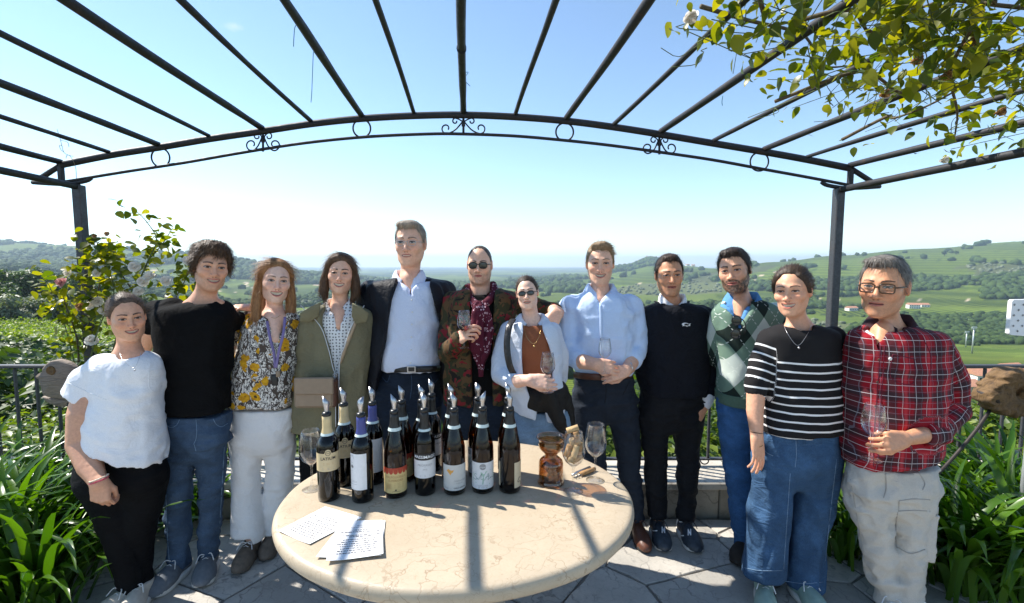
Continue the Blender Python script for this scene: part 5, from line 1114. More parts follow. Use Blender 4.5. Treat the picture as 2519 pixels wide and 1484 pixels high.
def legs(p, name, waist, L, Rr, mat, cutL=None, cutR=None, fold=.004, k=.026, pat=None, fs=(7, 7, 13), h=.0088, top=None):
    y_, xl_, xr_, d_ = waist[-1][:4]; c_ = (xl_ + xr_) / 2; g_ = (xr_ - xl_) / 2
    waist = list(waist[:-1]) + [(y_, c_ - g_ * .9, c_ + g_ * .9, d_ * .92), (y_ + g_ * .22, c_ - g_ * .62, c_ + g_ * .62, d_ * .72), (y_ + g_ * .34, c_ - g_ * .30, c_ + g_ * .30, d_ * .40)]
    up = lambda C: [(C[0][0] + (c_ - C[0][0]) * .10, C[0][1] - g_ * .85, C[0][2] * .62, *(C[0][3:]))] + list(C)
    waist = [(w_[0], w_[1], w_[2], w_[3] * .86) for w_ in waist]; L, Rr = up(L), up(Rr); S = p.loft(waist); a, b = p.chain(L), p.chain(Rr); cuts = []; zt = S[-1, 0]; cuts.append(lambda P: P[:, 2] - zt)
    zl, zr = p.W(L[-1][0], L[-1][1], L[-1][3] if len(L[-1]) > 3 else 0)[2], p.W(Rr[-1][0], Rr[-1][1], Rr[-1][3] if len(Rr[-1]) > 3 else 0)[2]; xm = (a[0][-1][0] + b[0][-1][0]) / 2
    cuts.append(lambda P: np.where(P[:, 0] < xm, (zl if a[0][-1][0] < b[0][-1][0] else zr) - P[:, 2], (zr if a[0][-1][0] < b[0][-1][0] else zl) - P[:, 2]))
    def both(P): return np.minimum(sd_chain(P, *a), sd_chain(P, *b))        # legs stay apart below the crotch
    allp = np.vstack([a[0], b[0]]); m = max(a[1].max(), b[1].max())
    return p.garment(name, [('loft', S), ('fn', both, allp.min(0) - m, allp.max(0) + m)], mat, cuts, h, fold, fs, k, pat=pat, seed=5, relaxn=0)
def core_of(p, nb, hipL, hipR, kneeL, kneeR, ankL, ankR, shL, shR, r=1.0):
    hp = (hipL + hipR) / 2; return [(np.array([nb, nb * .6 + hp * .4, hp]), np.array([.06, .085, .09]) * r), (np.array([shL, nb, shR]), np.array([.045, .05, .045]) * r), (np.array([hp, hipL, kneeL, ankL]), np.array([.07, .06, .045, .035]) * r), (np.array([hp, hipR, kneeR, ankR]), np.array([.07, .06, .045, .035]) * r)]
def std_core(p, nb, L, Rr, sl, sr, r=.8):
    nb = np.asarray(nb); sl = nb * .4 + np.asarray(sl) * .6 - (0, 0, .05); sr = nb * .4 + np.asarray(sr) * .6 - (0, 0, .05)
    a, b = p.chain(L)[0], p.chain(Rr)[0]; p.finish_body(core_of(p, np.asarray(nb), a[0], b[0], a[len(a) // 2], b[len(b) // 2], a[-1] - (0, 0, .03), b[-1] - (0, 0, .03), sl, sr, r))
def gxy(p, px, py, dx=0.0, dy=0.0, off=0.0): q = p.W(px, py, off); return (q[0] + dx, q[1] + dy)
def pendant(p, rows, mat, bead=None, r=.0009, br=.006):
    o = p.band("necklace", rows, mat, r)
    if bead is not None: c = p.W(*bead); v, f = lathe([(.001, -br), (br * .8, -br * .5), (br, 0), (br * .7, br * .7), (.001, br)], 10, c); mk("pendant", v, f, mat, o)
    return o

# ================================================================== THE PEOPLE, LEFT TO RIGHT
# 1 --- woman in white T-shirt
p = Person("woman in a plain white T-shirt and black trousers at the far left", 2.12, (313, 727, 836, 8, 2, -4), MED, dict(smile=.9, open=.6, cheek=1.1, jw=1.02, squint=.7, blush=.8, browt=.0040), seed=1)
nb = p.W(318, 868, .02); p.make_head(nb, .050, [(np.array([p.W(285, 882, .01), nb + (0, -.02, -.02), p.W(350, 880, .01)]), [.03, .05, .03])])
armc = p.chain([(228, 955, 36, .0), (212, 1020, 38, -.04), (203, 1092, 33, -.07), (222, 1148, 27, -.13), (244, 1188, 18, -.18)])
p.arm(*armc, hand_chains(armc[0][-1] + (0, 0, .012), (.12, -.12, -1), (-.25, 1, 0), 1, .98, (48, 52, 54, 56), 1.0, (-8, 25), 3, .2), tint=.86)
p.hair(hair_fn("woman", .009, [lambda P: sd_ell(P, (0, .115, -.01), (.03, .03, .034))], 1, .0016, 60, shift=.003), HAIR["pulled"], (-.12, -.12, -.12), (.12, .16, .15), flow=back_flow, n=1300, L=.045, lift=.004)
T = p.loft([(866, 288, 350, .05), (880, 240, 384, .085), (905, 224, 388, .105), (960, 236, 390, .12), (1010, 236, 386, .13), (1070, 214, 393, .138), (1110, 191, 397, .145), (1140, 180, 399, .147), (1175, 180, 399, .147)])
sl = p.chain([(250, 898, 30), (222, 940, 43), (196, 1010, 58)]); sr = p.chain([(362, 895, 28, .03), (374, 950, 27, .09), (376, 1000, 25, .16)])
nk = lambda P, nb=nb, p=p: sd_chain(P, [p.W(318, 845, .0), p.W(318, 864, -.03)], [.053, .051])
o = p.garment("t_shirt", [('loft', T, [p.plane(249, 1120, -.40, -1, -.1)]), ('chain', *sl, None, [p.plane(212, 974, -.40, -.92)]), ('chain', *sr)], MATS["tee_white"], fold=.0058, fscale=(7, 7, 10), sub=[nk], relaxn=0)
p.seam(o, [[(368, 912), (398, 908)], [(368, 912), (366, 950), (380, 964), (397, 950)], [(160, 938), (205, 960), (262, 984)], [(286, 868), (300, 882), (320, 886), (340, 880), (352, 866)]], MATS["tee_white"], .0018)
L, Rr = [(262, 1175, 64), (285, 1255, 51), (300, 1325, 39), (316, 1395, 33), (325, 1452, 30)], [(352, 1175, 56, .02), (348, 1255, 46, .03), (338, 1325, 37, .04), (342, 1395, 30, .05), (350, 1445, 27, .05)]
legs(p, "trousers", [(1090, 210, 380, .095), (1120, 200, 387, .108), (1165, 195, 400, .13), (1195, 202, 398, .13)], L, Rr, MATS["pants_black"], fold=.003)
p.shoe(gxy(p, 325, 1452), gxy(p, 325, 1452, -.06, -.20), MATS["sneaker_cream"], MATS["rubber_white"], MATS["lace_white"]); p.shoe(gxy(p, 352, 1445, off=.03), gxy(p, 352, 1445, .05, -.19, .03), MATS["sneaker_cream"], MATS["rubber_white"], MATS["lace_white"])
pendant(p, [(294, 868, -.075), (304, 888, -.115), (329, 905, -.13), (341, 885, -.115), (346, 868, -.075)], MATS["steel"], (331, 911, -.135), br=.004)
a = np.linspace(0, 6.28, 20); wc = armc[0][-1] + (0, 0, .012)
for k, (m_, dz) in enumerate((("beads_pink", 0), ("beads_pale", .009))):
    mat_simple(m_, ((.55, .09, .13), (.75, .55, .42))[k], .5, var=.5, scale=160); v, f = tube(np.c_[wc[0] + .032 * np.cos(a), wc[1] + .030 * np.sin(a), wc[2] + dz + .010 * np.cos(a)], .0035, 6, closed=True); mk("bracelet", v, f, MATS[m_], p.root)
std_core(p, nb, L, Rr, p.W(250, 900), p.W(375, 895))

# 2 --- curly haired man in black T-shirt
p = Person("curly haired man in a black T-shirt and blue jeans", 2.33, (519, 603, 714, 10, 2, 6), MED, dict(smile=.8, open=.55, jw=.98, nose=1.1, beard=.22, squint=.55, browt=.0046, brow=1.1), seed=2)
nb = p.W(500, 742, .03); p.make_head(nb, .054, [(np.array([p.W(462, 752, .02), nb + (0, -.01, -.02), p.W(540, 750, .02)]), [.03, .055, .03])])
p.hair(hair_fn("short", .020, [lambda P: sd_ell(P, (0, -.035, .10), (.072, .062, .036)), lambda P: sd_ell(P, (0, .03, .085), (.088, .085, .05))], 2, .011, 48, shift=-.004), HAIR["curly"], (-.15, -.16, -.12), (.15, .16, .19), n=3200, L=.05, lift=.012, wd=.0016, curl=.007)
T = p.loft([(742, 468, 536, .05), (752, 425, 552, .085), (768, 392, 566, .105), (810, 388, 568, .12), (860, 388, 565, .125), (930, 390, 562, .12), (1000, 396, 562, .12), (1050, 400, 563, .12)])
sl = p.chain([(425, 765, 34, .03), (392, 778, 40, .06), (368, 822, 24, .10), (360, 850, 22, .12)]); sr = p.chain([(545, 765, 30, .04), (565, 790, 26, .10), (590, 790, 24, .16)])
p.garment("t_shirt", [('loft', T, [p.plane(480, 1026, .02, -1, -.1)]), ('chain', *sl, None, [p.plane(375, 826, -.2, -1, .06)]), ('chain', *sr)], MATS["tee_black"], fold=.005, fscale=(6, 6, 6), sub=[lambda P, p=p: sd_chain(P, [p.W(498, 715, .0), p.W(499, 730, -.02)], [.057, .054])])
p.arm(p.chain([(372, 815, 20, .10), (352, 860, 17, .14), (330, 905, 15, .18)])[0], p.chain([(372, 815, 20, .10), (352, 860, 17, .14), (330, 905, 15, .18)])[1])
L, Rr = [(442, 1090, 42), (440, 1180, 35), (438, 1270, 31), (438, 1340, 28), (441, 1392, 27)], [(521, 1085, 40, .02), (520, 1180, 31, .02), (516, 1270, 28, .03), (513, 1330, 25, .04), (512, 1372, 24, .05)]
o = legs(p, "jeans", [(1015, 401, 560, .11), (1045, 402, 561, .115), (1080, 402, 562, .12), (1105, 404, 560, .11)], L, Rr, MATS["jeans_mid"], fold=.007)
p.seam(o, [[(404, 1042), (420, 1052), (434, 1046), (442, 1032)], [(560, 1042), (545, 1050), (532, 1044), (524, 1030)], [(482, 1030), (484, 1060), (482, 1080), (476, 1094)], [(478, 1094), (482, 1110)], [(408, 1100), (408, 1200), (411, 1300), (416, 1380)], [(552, 1100), (546, 1200), (540, 1300)]], MATS["jeans_light"])
p.shoe(gxy(p, 441, 1392), gxy(p, 441, 1392, .0, -.20), MATS["sneaker_grey"], MATS["rubber_white"], MATS["lace_white"], w=.052); p.shoe(gxy(p, 512, 1372, off=.05), gxy(p, 512, 1372, .075, -.17, .05), MATS["sneaker_grey"], MATS["rubber_white"], MATS["lace_white"], w=.052)
std_core(p, nb, L, Rr, p.W(405, 770), p.W(555, 770))

# 3 --- woman in flower print blouse
p = Person("long haired woman in a yellow flower print blouse and white trousers", 2.49, (678, 640, 744, 6, 0, 6), PALE, dict(smile=1.0, open=.95, jw=.96, nose=1.0, blush=.9, squint=.45, browc=(.13, .07, .035), browt=.0034, lip=(.55, .16, .15), iris=(.04, .045, .04)), seed=3)
nb = p.W(676, 772, .03); p.make_head(nb, .047, [(np.array([p.W(630, 790, .02), nb + (0, -.02, -.02), p.W(720, 790, .02)]), [.03, .05, .03]), (np.array([p.W(672, 790, -.03), p.W(676, 832, -.07)]), [.05, .04])])
hb = [lambda P: sd_chain(np.abs(P) * np.array((1, 0, 0), F32) + P * np.array((0, 1, 1), F32), [(.060, .015, .055), (.080, .005, -.03), (.088, -.004, -.11), (.086, -.020, -.185), (.072, -.035, -.24)], [.022, .025, .027, .026, .014]), lambda P: sd_chain(P, [(0, .085, .03), (0, .10, -.08), (0, .095, -.2)], [.05, .055, .045])]
p.hair(hair_fn("woman", .010, hb, 3, .0012, 45, shift=-.002), HAIR["auburn"], (-.15, -.14, -.28), (.15, .17, .16), flow=down_flow, n=2600, L=.10, lift=.002, wd=.0012)
T = p.loft([(772, 630, 718, .06), (786, 606, 724, .09), (810, 596, 730, .105), (850, 590, 732, .115), (900, 580, 732, .12), (960, 572, 730, .125), (1040, 568, 726, .125)])
sl = p.chain([(615, 790, 26, .03), (590, 810, 28, .05), (574, 850, 22, .08)]); sr = p.chain([(716, 795, 24, .04), (728, 830, 24, .08), (730, 880, 22, .12)])
p.garment("blouse", [('loft', T, [p.plane(650, 1010, 0, -1, -.1)]), ('chain', *sl, None, [p.plane(575, 846, -.3, -1, .07)]), ('chain', *sr)], MATS["floral"], fold=.005, sub=[lambda P, p=p: sd_chain(P, [p.W(676, 745, .0), p.W(676, 775, -.02)], [.056, .055]), p.opening([(770, 645, 706), (800, 660, 695), (830, 675, 681)], -.1, -.02)])
p.arm(p.chain([(584, 830, 19, .07), (566, 862, 16, .10), (548, 880, 14, .18)])[0], p.chain([(584, 830, 19, .07), (566, 862, 16, .10), (548, 880, 14, .18)])[1], tint=.8)
L, Rr = [(608, 1080, 42), (606, 1160, 34), (606, 1220, 34), (611, 1280, 39), (613, 1308, 41)], [(686, 1080, 41, .03), (690, 1160, 34, .06), (682, 1220, 34, .08), (674, 1280, 36, .10), (672, 1302, 37, .10)]
legs(p, "trousers", [(1000, 566, 725, .115), (1030, 567, 726, .12), (1065, 568, 726, .12), (1092, 570, 724, .11)], L, Rr, MATS["trousers_white"], fold=.0035)
an = p.chain([(617, 1290, 14), (620, 1335, 13)]); p.arm(*an); an = p.chain([(674, 1285, 14, .10), (672, 1325, 13, .10)]); p.arm(*an)
p.shoe(gxy(p, 618, 1330), gxy(p, 618, 1330, .02, -.18), MATS["sneaker_brown"], MATS["sneaker_brown"], MATS["lace_white"], w=.045); p.shoe(gxy(p, 672, 1325, off=.10), gxy(p, 672, 1325, .04, -.17, .1), MATS["sneaker_brown"], MATS["sneaker_brown"], MATS["lace_white"], w=.045)
pendant(p, [(655, 770, -.03), (662, 778, -.06), (676, 783, -.075), (690, 776, -.05)], MATS["gold"])
ly = p.band("lanyard", [(657, 790, -.09), (664, 830, -.125), (674, 870, -.135), (677, 905, -.14)], MATS["lilac_ribbon"], .007, (1, .18)); p.band("ribbon_half", [(701, 780, -.06), (697, 820, -.12), (686, 865, -.135), (679, 905, -.14)], MATS["lilac_ribbon"], .007, (1, .18), ly)
v, f = box(p.W(676, 935, -.14), (.030, .012, .060), .1, .004); mk("key_case", v, f, MATS["leather_black"], ly); v, f = box(p.W(684, 920, -.15), (.020, .008, .032), .3, .003); mk("cork_tag", v, f, MATS["leather_taupe"], ly)
std_core(p, nb, L, Rr, p.W(622, 790), p.W(712, 792))

# 4 --- woman in olive parka
p = Person("bobbed hair woman in an olive green parka over a dotted white shirt", 2.55, (838, 627, 722, -4, -2, 4), FAIR, dict(smile=1.0, open=.85, jw=.98, blush=.6, squint=.75, browt=.0040, cheek=1.1), seed=4)
nb = p.W(836, 757, .03); p.make_head(nb, .046, [(np.array([p.W(795, 775, .02), nb + (0, -.02, -.02), p.W(878, 775, .02)]), [.03, .05, .03]), (np.array([p.W(834, 775, -.03), p.W(832, 800, -.06)]), [.045, .035])])
hb = [lambda P: sd_chain(np.abs(P) * np.array((1, 0, 0), F32) + P * np.array((0, 1, 1), F32), [(.066, .012, .05), (.088, .002, -.03), (.094, -.006, -.10), (.078, -.012, -.145)], [.024, .028, .029, .014]), lambda P: sd_chain(P, [(0, .085, .03), (0, .095, -.06), (0, .085, -.12)], [.05, .058, .045]), lambda P: sd_chain(P, [(.005, -.055, .103), (-.04, -.058, .082), (-.068, -.035, .045), (-.082, -.018, .0)], [.016, .018, .018, .014])]
p.hair(hair_fn("woman", .013, hb, 4, .0012, 45, shift=-.004), HAIR["brown"], (-.16, -.14, -.19), (.16, .17, .17), flow=down_flow, n=2400, L=.08, lift=.002, wd=.0012)
S = p.loft([(762, 795, 880, .06), (775, 780, 892, .09), (820, 772, 896, .10), (880, 775, 894, .10), (960, 772, 890, .10)])
p.garment("blouse", [('loft', S, [p.plane(830, 945, 0, -1)])], MATS["dotted"], fold=.003, sub=[lambda P, p=p: sd_chain(P, [p.W(836, 735), p.W(836, 758, -.02)], [.054, .052]), p.opening([(760, 815, 860), (798, 829, 838)], -.08, 0)], pad=.02)
p.collar(nb + (0, -.01, -.005), .056, .088, .028, 24, .035, MATS["dotted"])
T = p.loft([(748, 800, 876, .075), (760, 764, 902, .10), (775, 746, 912, .115), (820, 737, 918, .125), (880, 733, 918, .13), (940, 728, 908, .135), (1000, 724, 904, .14), (1075, 724, 902, .14)])
sl = p.chain([(762, 785, 27, .02), (745, 850, 27, .03), (741, 920, 25, .0), (752, 985, 20, -.03)]); sr = p.chain([(896, 788, 27, .02), (906, 850, 27, .04), (896, 910, 25, .08), (872, 950, 22, .14)])
op = p.opening([(740, 795, 882), (765, 786, 872), (800, 788, 862), (850, 806, 846), (900, 818, 834), (930, 824, 833), (1000, 826, 832), (1080, 826, 832)], -.12, -.01)
prk = p.garment("parka", [('loft', T, [p.plane(812, 1053, 0, -1)]), ('chain', *sl), ('chain', *sr)], MATS["parka_olive"], fold=.006, fscale=(7, 7, 4), sub=[op, lambda P, p=p: sd_chain(P, [p.W(836, 715), p.W(836, 748, .0)], [.075, .075])])
for k, rows in enumerate(([(740, 752, -.06), (786, 800, -.12), (806, 852, -.145), (819, 905, -.15), (824, 930, -.152), (826, 1050, -.152)], [(896, 752, -.06), (866, 800, -.12), (848, 850, -.145), (835, 900, -.15), (833, 1050, -.152)])):
    p.band("zip_edge", rows, MATS["knit_white"] if k == 0 else MATS["lace_white"], .0022)
cv, cf = [], []
for sg, rows in ((-1, [(800, 742), (775, 752), (748, 768), (744, 790), (770, 790), (792, 775)]), (1, [(876, 744), (896, 752), (914, 770), (906, 790), (880, 795), (872, 775)])):
    P2 = np.array([p.W(a_, b_, -.085)[[0, 2]] for a_, b_ in rows]); v, f = extrude_poly(P2 - P2.mean(0), .012, np.array((P2.mean(0)[0], p.Y - .128, P2.mean(0)[1])), (1, 0, 0), (0, -.25, 1.0), .1); mk("lapel", v, f, MATS["parka_olive"], p.root)
L, Rr = [(775, 1065, 40), (772, 1150, 33), (770, 1230, 27), (770, 1290, 22)], [(852, 1065, 40, .02), (850, 1150, 33, .04), (846, 1230, 27, .05), (846, 1290, 22, .05)]
legs(p, "trousers", [(1000, 735, 895, .10), (1040, 733, 896, .11), (1070, 735, 894, .105)], L, Rr, MATS["pants_black"], fold=.003, h=.010)
p.shoe(gxy(p, 770, 1290), gxy(p, 770, 1290, 0, -.18), MATS["suede_dark"], MATS["rubber_black"]); p.shoe(gxy(p, 846, 1290, off=.05), gxy(p, 846, 1290, 0, -.18, .05), MATS["suede_dark"], MATS["rubber_black"])
v, f = lathe([(.001, -.005), (.005, 0), (.001, .005)], 8, p.H([(.081, .002, -.04)])[0]); mk("earring", v, f, MATS["gold"], p.root)
q4 = p.Y; hd = hand_chains(at(622, 757, 2.53), (-.75, -.55, .05), (.0, .35, -1), -1, .86, (28, 34, 38, 42), 1.0, (30, 0), 3); p.arm(np.array([at(660, 772, 2.62), at(622, 757, 2.53)]), [.028, .024], hd)
std_core(p, nb, L, Rr, p.W(765, 785), p.W(895, 785))
# her shoulder bag
bag = empty("shoulder_bag", p.W(775, 997, -.16), "taupe leather shoulder bag with flap hanging on the olive parka", "bag")
v, f = box(p.W(775, 966, -.185), (.20, .055, .150), .04, .012); mk("bag_body", v, f, MATS["leather_taupe"], bag, False)
v, f = box(p.W(772, 950, -.222), (.196, .012, .088), .04, .006); mk("flap", v, f, MATS["leather_taupe"], bag, False); v, f = box(p.W(824, 966, -.17), (.028, .06, .14), .04, .008); mk("gusset", v, f, MATS["leather_brown"], bag, False)
p.seam(prk, [[(826, 926), (838, 890), (850, 856), (862, 826), (873, 797), (882, 772)]], MATS["leather_strap"], .0085, "strap", bag)
a = np.linspace(0, 6.28, 17)[:-1]; c = p.W(824, 924, -.175); v, f = tube(np.c_[c[0] + .010 * np.cos(a), np.full(16, c[1]), c[2] + .010 * np.sin(a)], .0022, 5, closed=True); mk("ring", v, f, MATS["steel"], bag)

# 5 --- tall man in navy jacket
p = Person("tall man with glasses in a navy jacket over a pale blue shirt", 2.65, (1010, 545, 655, -14, 0, 0), FAIR, dict(smile=.25, open=.12, jw=1.04, nose=1.1, blush=.7, squint=.5, browc=(.14, .09, .06), browt=.0034, age=.6, lip=(.50, .25, .21), iris=(.05, .06, .06), ear=1.1), seed=5)
nb = p.W(1008, 690, .03); p.make_head(nb, .060, [(np.array([p.W(950, 705, .02), nb + (0, -.01, -.03), p.W(1066, 705, .02)]), [.03, .055, .03]), (np.array([p.W(1008, 690, -.02), p.W(1010, 712, -.05)]), [.045, .03])])
p.hair(hair_fn("short", .006, [lambda P: sd_ell(P, (-.005, -.045, .095), (.06, .045, .022))], 5, .003, 80, shift=.004), HAIR["greybrown"], n=1500, L=.035, lift=.007)
t_ = MATS["steel"]; p.spectacles(.022, .0135, .030, .001, -.097, .0010, t_, MATS["lens_clear"], 2.6)
T = p.loft([(692, 952, 1066, .07), (712, 925, 1090, .11), (760, 925, 1090, .14), (820, 930, 1088, .155), (870, 930, 1086, .165), (905, 933, 1083, .155), (940, 935, 1082, .145)])
p.garment("shirt", [('loft', T, [p.plane(1008, 905, 0, -1)])], MATS["shirt_pale_blue"], fold=.004, sub=[lambda P, p=p: sd_chain(P, [p.W(1008, 660), p.W(1009, 690, -.02)], [.066, .062]), p.opening([(690, 985, 1030), (712, 1006, 1012)], -.1, 0)])
p.collar(nb + (0, -.012, -.002), .066, .098, .036, 18, .045, MATS["shirt_pale_blue"])
for y, x in ((738, 1013), (768, 1014), (798, 1013), (829, 1012), (861, 1011), (893, 1010)):
    v, f = lathe([(.0045, -.001), (.0045, .0012), (.003, .002)], 10); me_ = v[:, [0, 2, 1]] * (1, -1, 1); c = p.W(x, y, -.135 - .03 * min(1, (y - 700) / 160)); mk("button", me_ + c, f, MATS["button_pale"], p.root)
J = p.loft([(684, 962, 1058, .085), (694, 915, 1096, .12), (712, 900, 1108, .14), (760, 897, 1108, .16), (830, 898, 1104, .175), (900, 900, 1098, .18), (965, 898, 1094, .175)])
sl = p.chain([(915, 722, 33, .03), (906, 800, 33, .05), (908, 880, 30, .06), (915, 960, 26, .04)]); sr = p.chain([(1088, 724, 33, .03), (1096, 800, 33, .06), (1092, 880, 30, .08), (1086, 950, 26, .08)])
p.garment("jacket", [('loft', J, [p.plane(1000, 952, 0, -1)]), ('chain', *sl), ('chain', *sr)], MATS["jacket_navy"], fold=.006, fscale=(7, 7, 4), sub=[p.opening([(670, 968, 1050), (700, 972, 1052), (740, 962, 1064), (800, 955, 1077), (850, 948, 1083), (905, 935, 1086), (960, 925, 1090)], -.14, -.005), lambda P, p=p: sd_chain(P, [p.W(1008, 650), p.W(1008, 685, .0)], [.078, .082])])
v, f = tube(smooth_pts([p.W(936, 908, -.06), p.W(960, 909, -.13), p.W(1008, 909, -.165), p.W(1060, 908, -.13), p.W(1082, 906, -.06)], 6), .0165, 8, flat=(.25, 1)); bl = mk("belt", v, f, MATS["leather_black"], p.root)
v, f = box(p.W(1012, 909, -.172), (.048, .006, .036), 0, .002); mk("buckle", v, f, MATS["steel"], bl, False); v, f = box(p.W(1012, 909, -.1755), (.034, .006, .023), 0, .002); mk("buckle_gap", v, f, MATS["leather_black"], bl, False)
L, Rr = [(955, 990, 53), (958, 1080, 44), (955, 1170, 37), (955, 1265, 28)], [(1045, 990, 50, .02), (1042, 1080, 43, .03), (1040, 1170, 36, .04), (1040, 1262, 28, .05)]
o = legs(p, "jeans", [(905, 934, 1083, .135), (940, 918, 1086, .14), (985, 904, 1090, .135), (1020, 905, 1090, .12)], L, Rr, MATS["jeans_dark"], fold=.006, h=.009); p.seam(o, [[(1012, 922), (1013, 950), (1008, 985)], [(938, 925), (952, 940), (960, 922)], [(1082, 925), (1068, 942), (1058, 922)]], MATS["jeans_mid"])
p.shoe(gxy(p, 955, 1265), gxy(p, 955, 1265, -.02, -.21), MATS["suede_dark"], MATS["rubber_black"]); p.shoe(gxy(p, 1040, 1262, off=.05), gxy(p, 1040, 1262, .02, -.21, .05), MATS["suede_dark"], MATS["rubber_black"])
hd = hand_chains(p.W(890, 762, .02), (-.15, -.8, -.35), (.1, .3, -1), -1, .95, (30, 35, 38, 40)); ac = p.chain([(905, 750, 17, .10), (890, 762, 15, .02)]); p.arm(*ac, hd)
std_core(p, nb, L, Rr, p.W(920, 720), p.W(1085, 722))

# 6 --- man in camouflage jacket
p = Person("man with sunglasses in a camouflage jacket and wine red scarf holding a glass", 2.55, (1180, 606, 698, -6, 2, 0), FAIR, dict(smile=.0, open=0, jw=1.06, nose=1.1, beard=.42, beardc=(.12, .09, .07), grey=.5, blush=.7, browt=.004, chin=1.0, age=.4, ear=1.05), seed=6)
nb = p.W(1182, 722, .03); p.make_head(nb, .060)
p.hair(hair_fn("recede", .0012, (), 6, .0008, 160, shift=.004), HAIR["buzz"], n=700, L=.008, lift=.002)
p.spectacles(.0245, .0185, .0315, .001, -.098, .0026, MATS["frame_black"], MATS["lens_dark"], 2.5, "sunglasses")
S = p.loft([(725, 1130, 1235, .08), (760, 1118, 1250, .12), (840, 1118, 1250, .13), (920, 1120, 1246, .13), (985, 1122, 1242, .13)]); p.garment("t_shirt", [('loft', S, [p.plane(1180, 962, 0, -1)])], MATS["tee_black"], fold=.003, h=.009)
L, Rr = [(1132, 1010, 47), (1132, 1090, 40), (1130, 1180, 33), (1130, 1280, 27)], [(1222, 1010, 47, .02), (1222, 1090, 40, .03), (1224, 1180, 33, .04), (1224, 1278, 27, .05)]
legs(p, "jeans", [(950, 1112, 1248, .12), (985, 1098, 1262, .125), (1025, 1090, 1268, .12)], L, Rr, MATS["jeans_dark"], fold=.004, h=.009)
p.shoe(gxy(p, 1130, 1280), gxy(p, 1130, 1280, -.02, -.2), MATS["suede_dark"], MATS["rubber_black"]); p.shoe(gxy(p, 1224, 1278, off=.05), gxy(p, 1224, 1278, .02, -.2, .05), MATS["suede_dark"], MATS["rubber_black"])
J = p.loft([(712, 1135, 1232, .085), (722, 1112, 1256, .115), (742, 1100, 1268, .135), (800, 1095, 1272, .15), (880, 1094, 1272, .155), (950, 1093, 1270, .155), (1010, 1092, 1268, .155)])
sl = p.chain([(1118, 748, 32, .02), (1105, 810, 32, .02), (1106, 868, 29, -.06), (1120, 850, 24, -.17), (1126, 838, 23, -.20)]); sr = p.chain([(1250, 748, 31, .04), (1290, 752, 29, .12), (1330, 762, 26, .14), (1362, 766, 22, .10)])
p.garment("camouflage_jacket", [('loft', J, [p.plane(1180, 985, .08, -1)]), ('chain', *sl, .015), ('chain', *sr)], MATS["camo"], fold=.007, fscale=(8, 8, 5), pat=p.pat_front(1180, 800), sub=[p.opening([(700, 1152, 1218), (740, 1156, 1215), (800, 1158, 1212), (900, 1160, 1210), (1000, 1162, 1212)], -.14, -.01), lambda P, p=p: sd_chain(P, [p.W(1182, 690), p.W(1182, 718)], [.078, .08])])
p.collar(nb + (0, -.005, -.012), .076, .115, .035, 32, .045, MATS["camo"])
# scarf: roll round the neck, knot, two tails
v, f = tube(smooth_pts([p.W(*q) for q in ((1152, 706, .05), (1150, 722, -.03), (1162, 742, -.10), (1180, 752, -.13), (1200, 742, -.11), (1216, 720, -.03), (1212, 700, .05))], 6), [.022] * 37, 10); sc = mk("scarf", v, f, MATS["paisley"], p.root)
knot = p.garment("knot", [('chain', np.array([p.W(1172, 752, -.15), p.W(1192, 756, -.15)]), [.026, .024])], MATS["paisley"], fold=.006, fscale=(25, 25, 25), h=.006, parent=sc, pad=.02)
t1 = p.chain([(1178, 762, 18, -.155), (1172, 800, 22, -.165), (1174, 850, 20, -.17), (1180, 895, 6, -.17)]); p.garment("tail", [('chain', *t1)], MATS["paisley"], fold=.008, fscale=(30, 30, 5), h=.006, parent=sc, pad=.02)
t2 = p.chain([(1192, 762, 14, -.15), (1198, 810, 16, -.155), (1190, 870, 14, -.16), (1183, 925, 4, -.16)]); p.garment("tail", [('chain', *t2)], MATS["paisley"], fold=.008, fscale=(30, 30, 5), h=.006, parent=sc, pad=.02, seed=3)
gl6 = p.W(1142, 855, -.25)
ac = p.chain([(1122, 846, 17, -.19), (1128, 836, 15, -.21)]); hd = hand_chains(p.W(1122, 838, -.20), (.55, -.42, .42), (.55, .35, -.2), 1, 1.0, (38, 48, 52, 55), 1.1, (5, 5), 3, .5); p.arm(*ac, hd)
ac = p.chain([(1372, 770, 16, .08), (1362, 764, 15, .03)]); hd = hand_chains(p.W(1372, 768, .0), (-.40, -.30, -.60), (-.2, .6, -.5), -1, 1.02, (18, 24, 34, 40), 1.0, (30, 0), 6); p.arm(*ac, hd)
std_core(p, nb, L, Rr, p.W(1125, 745), p.W(1245, 745))

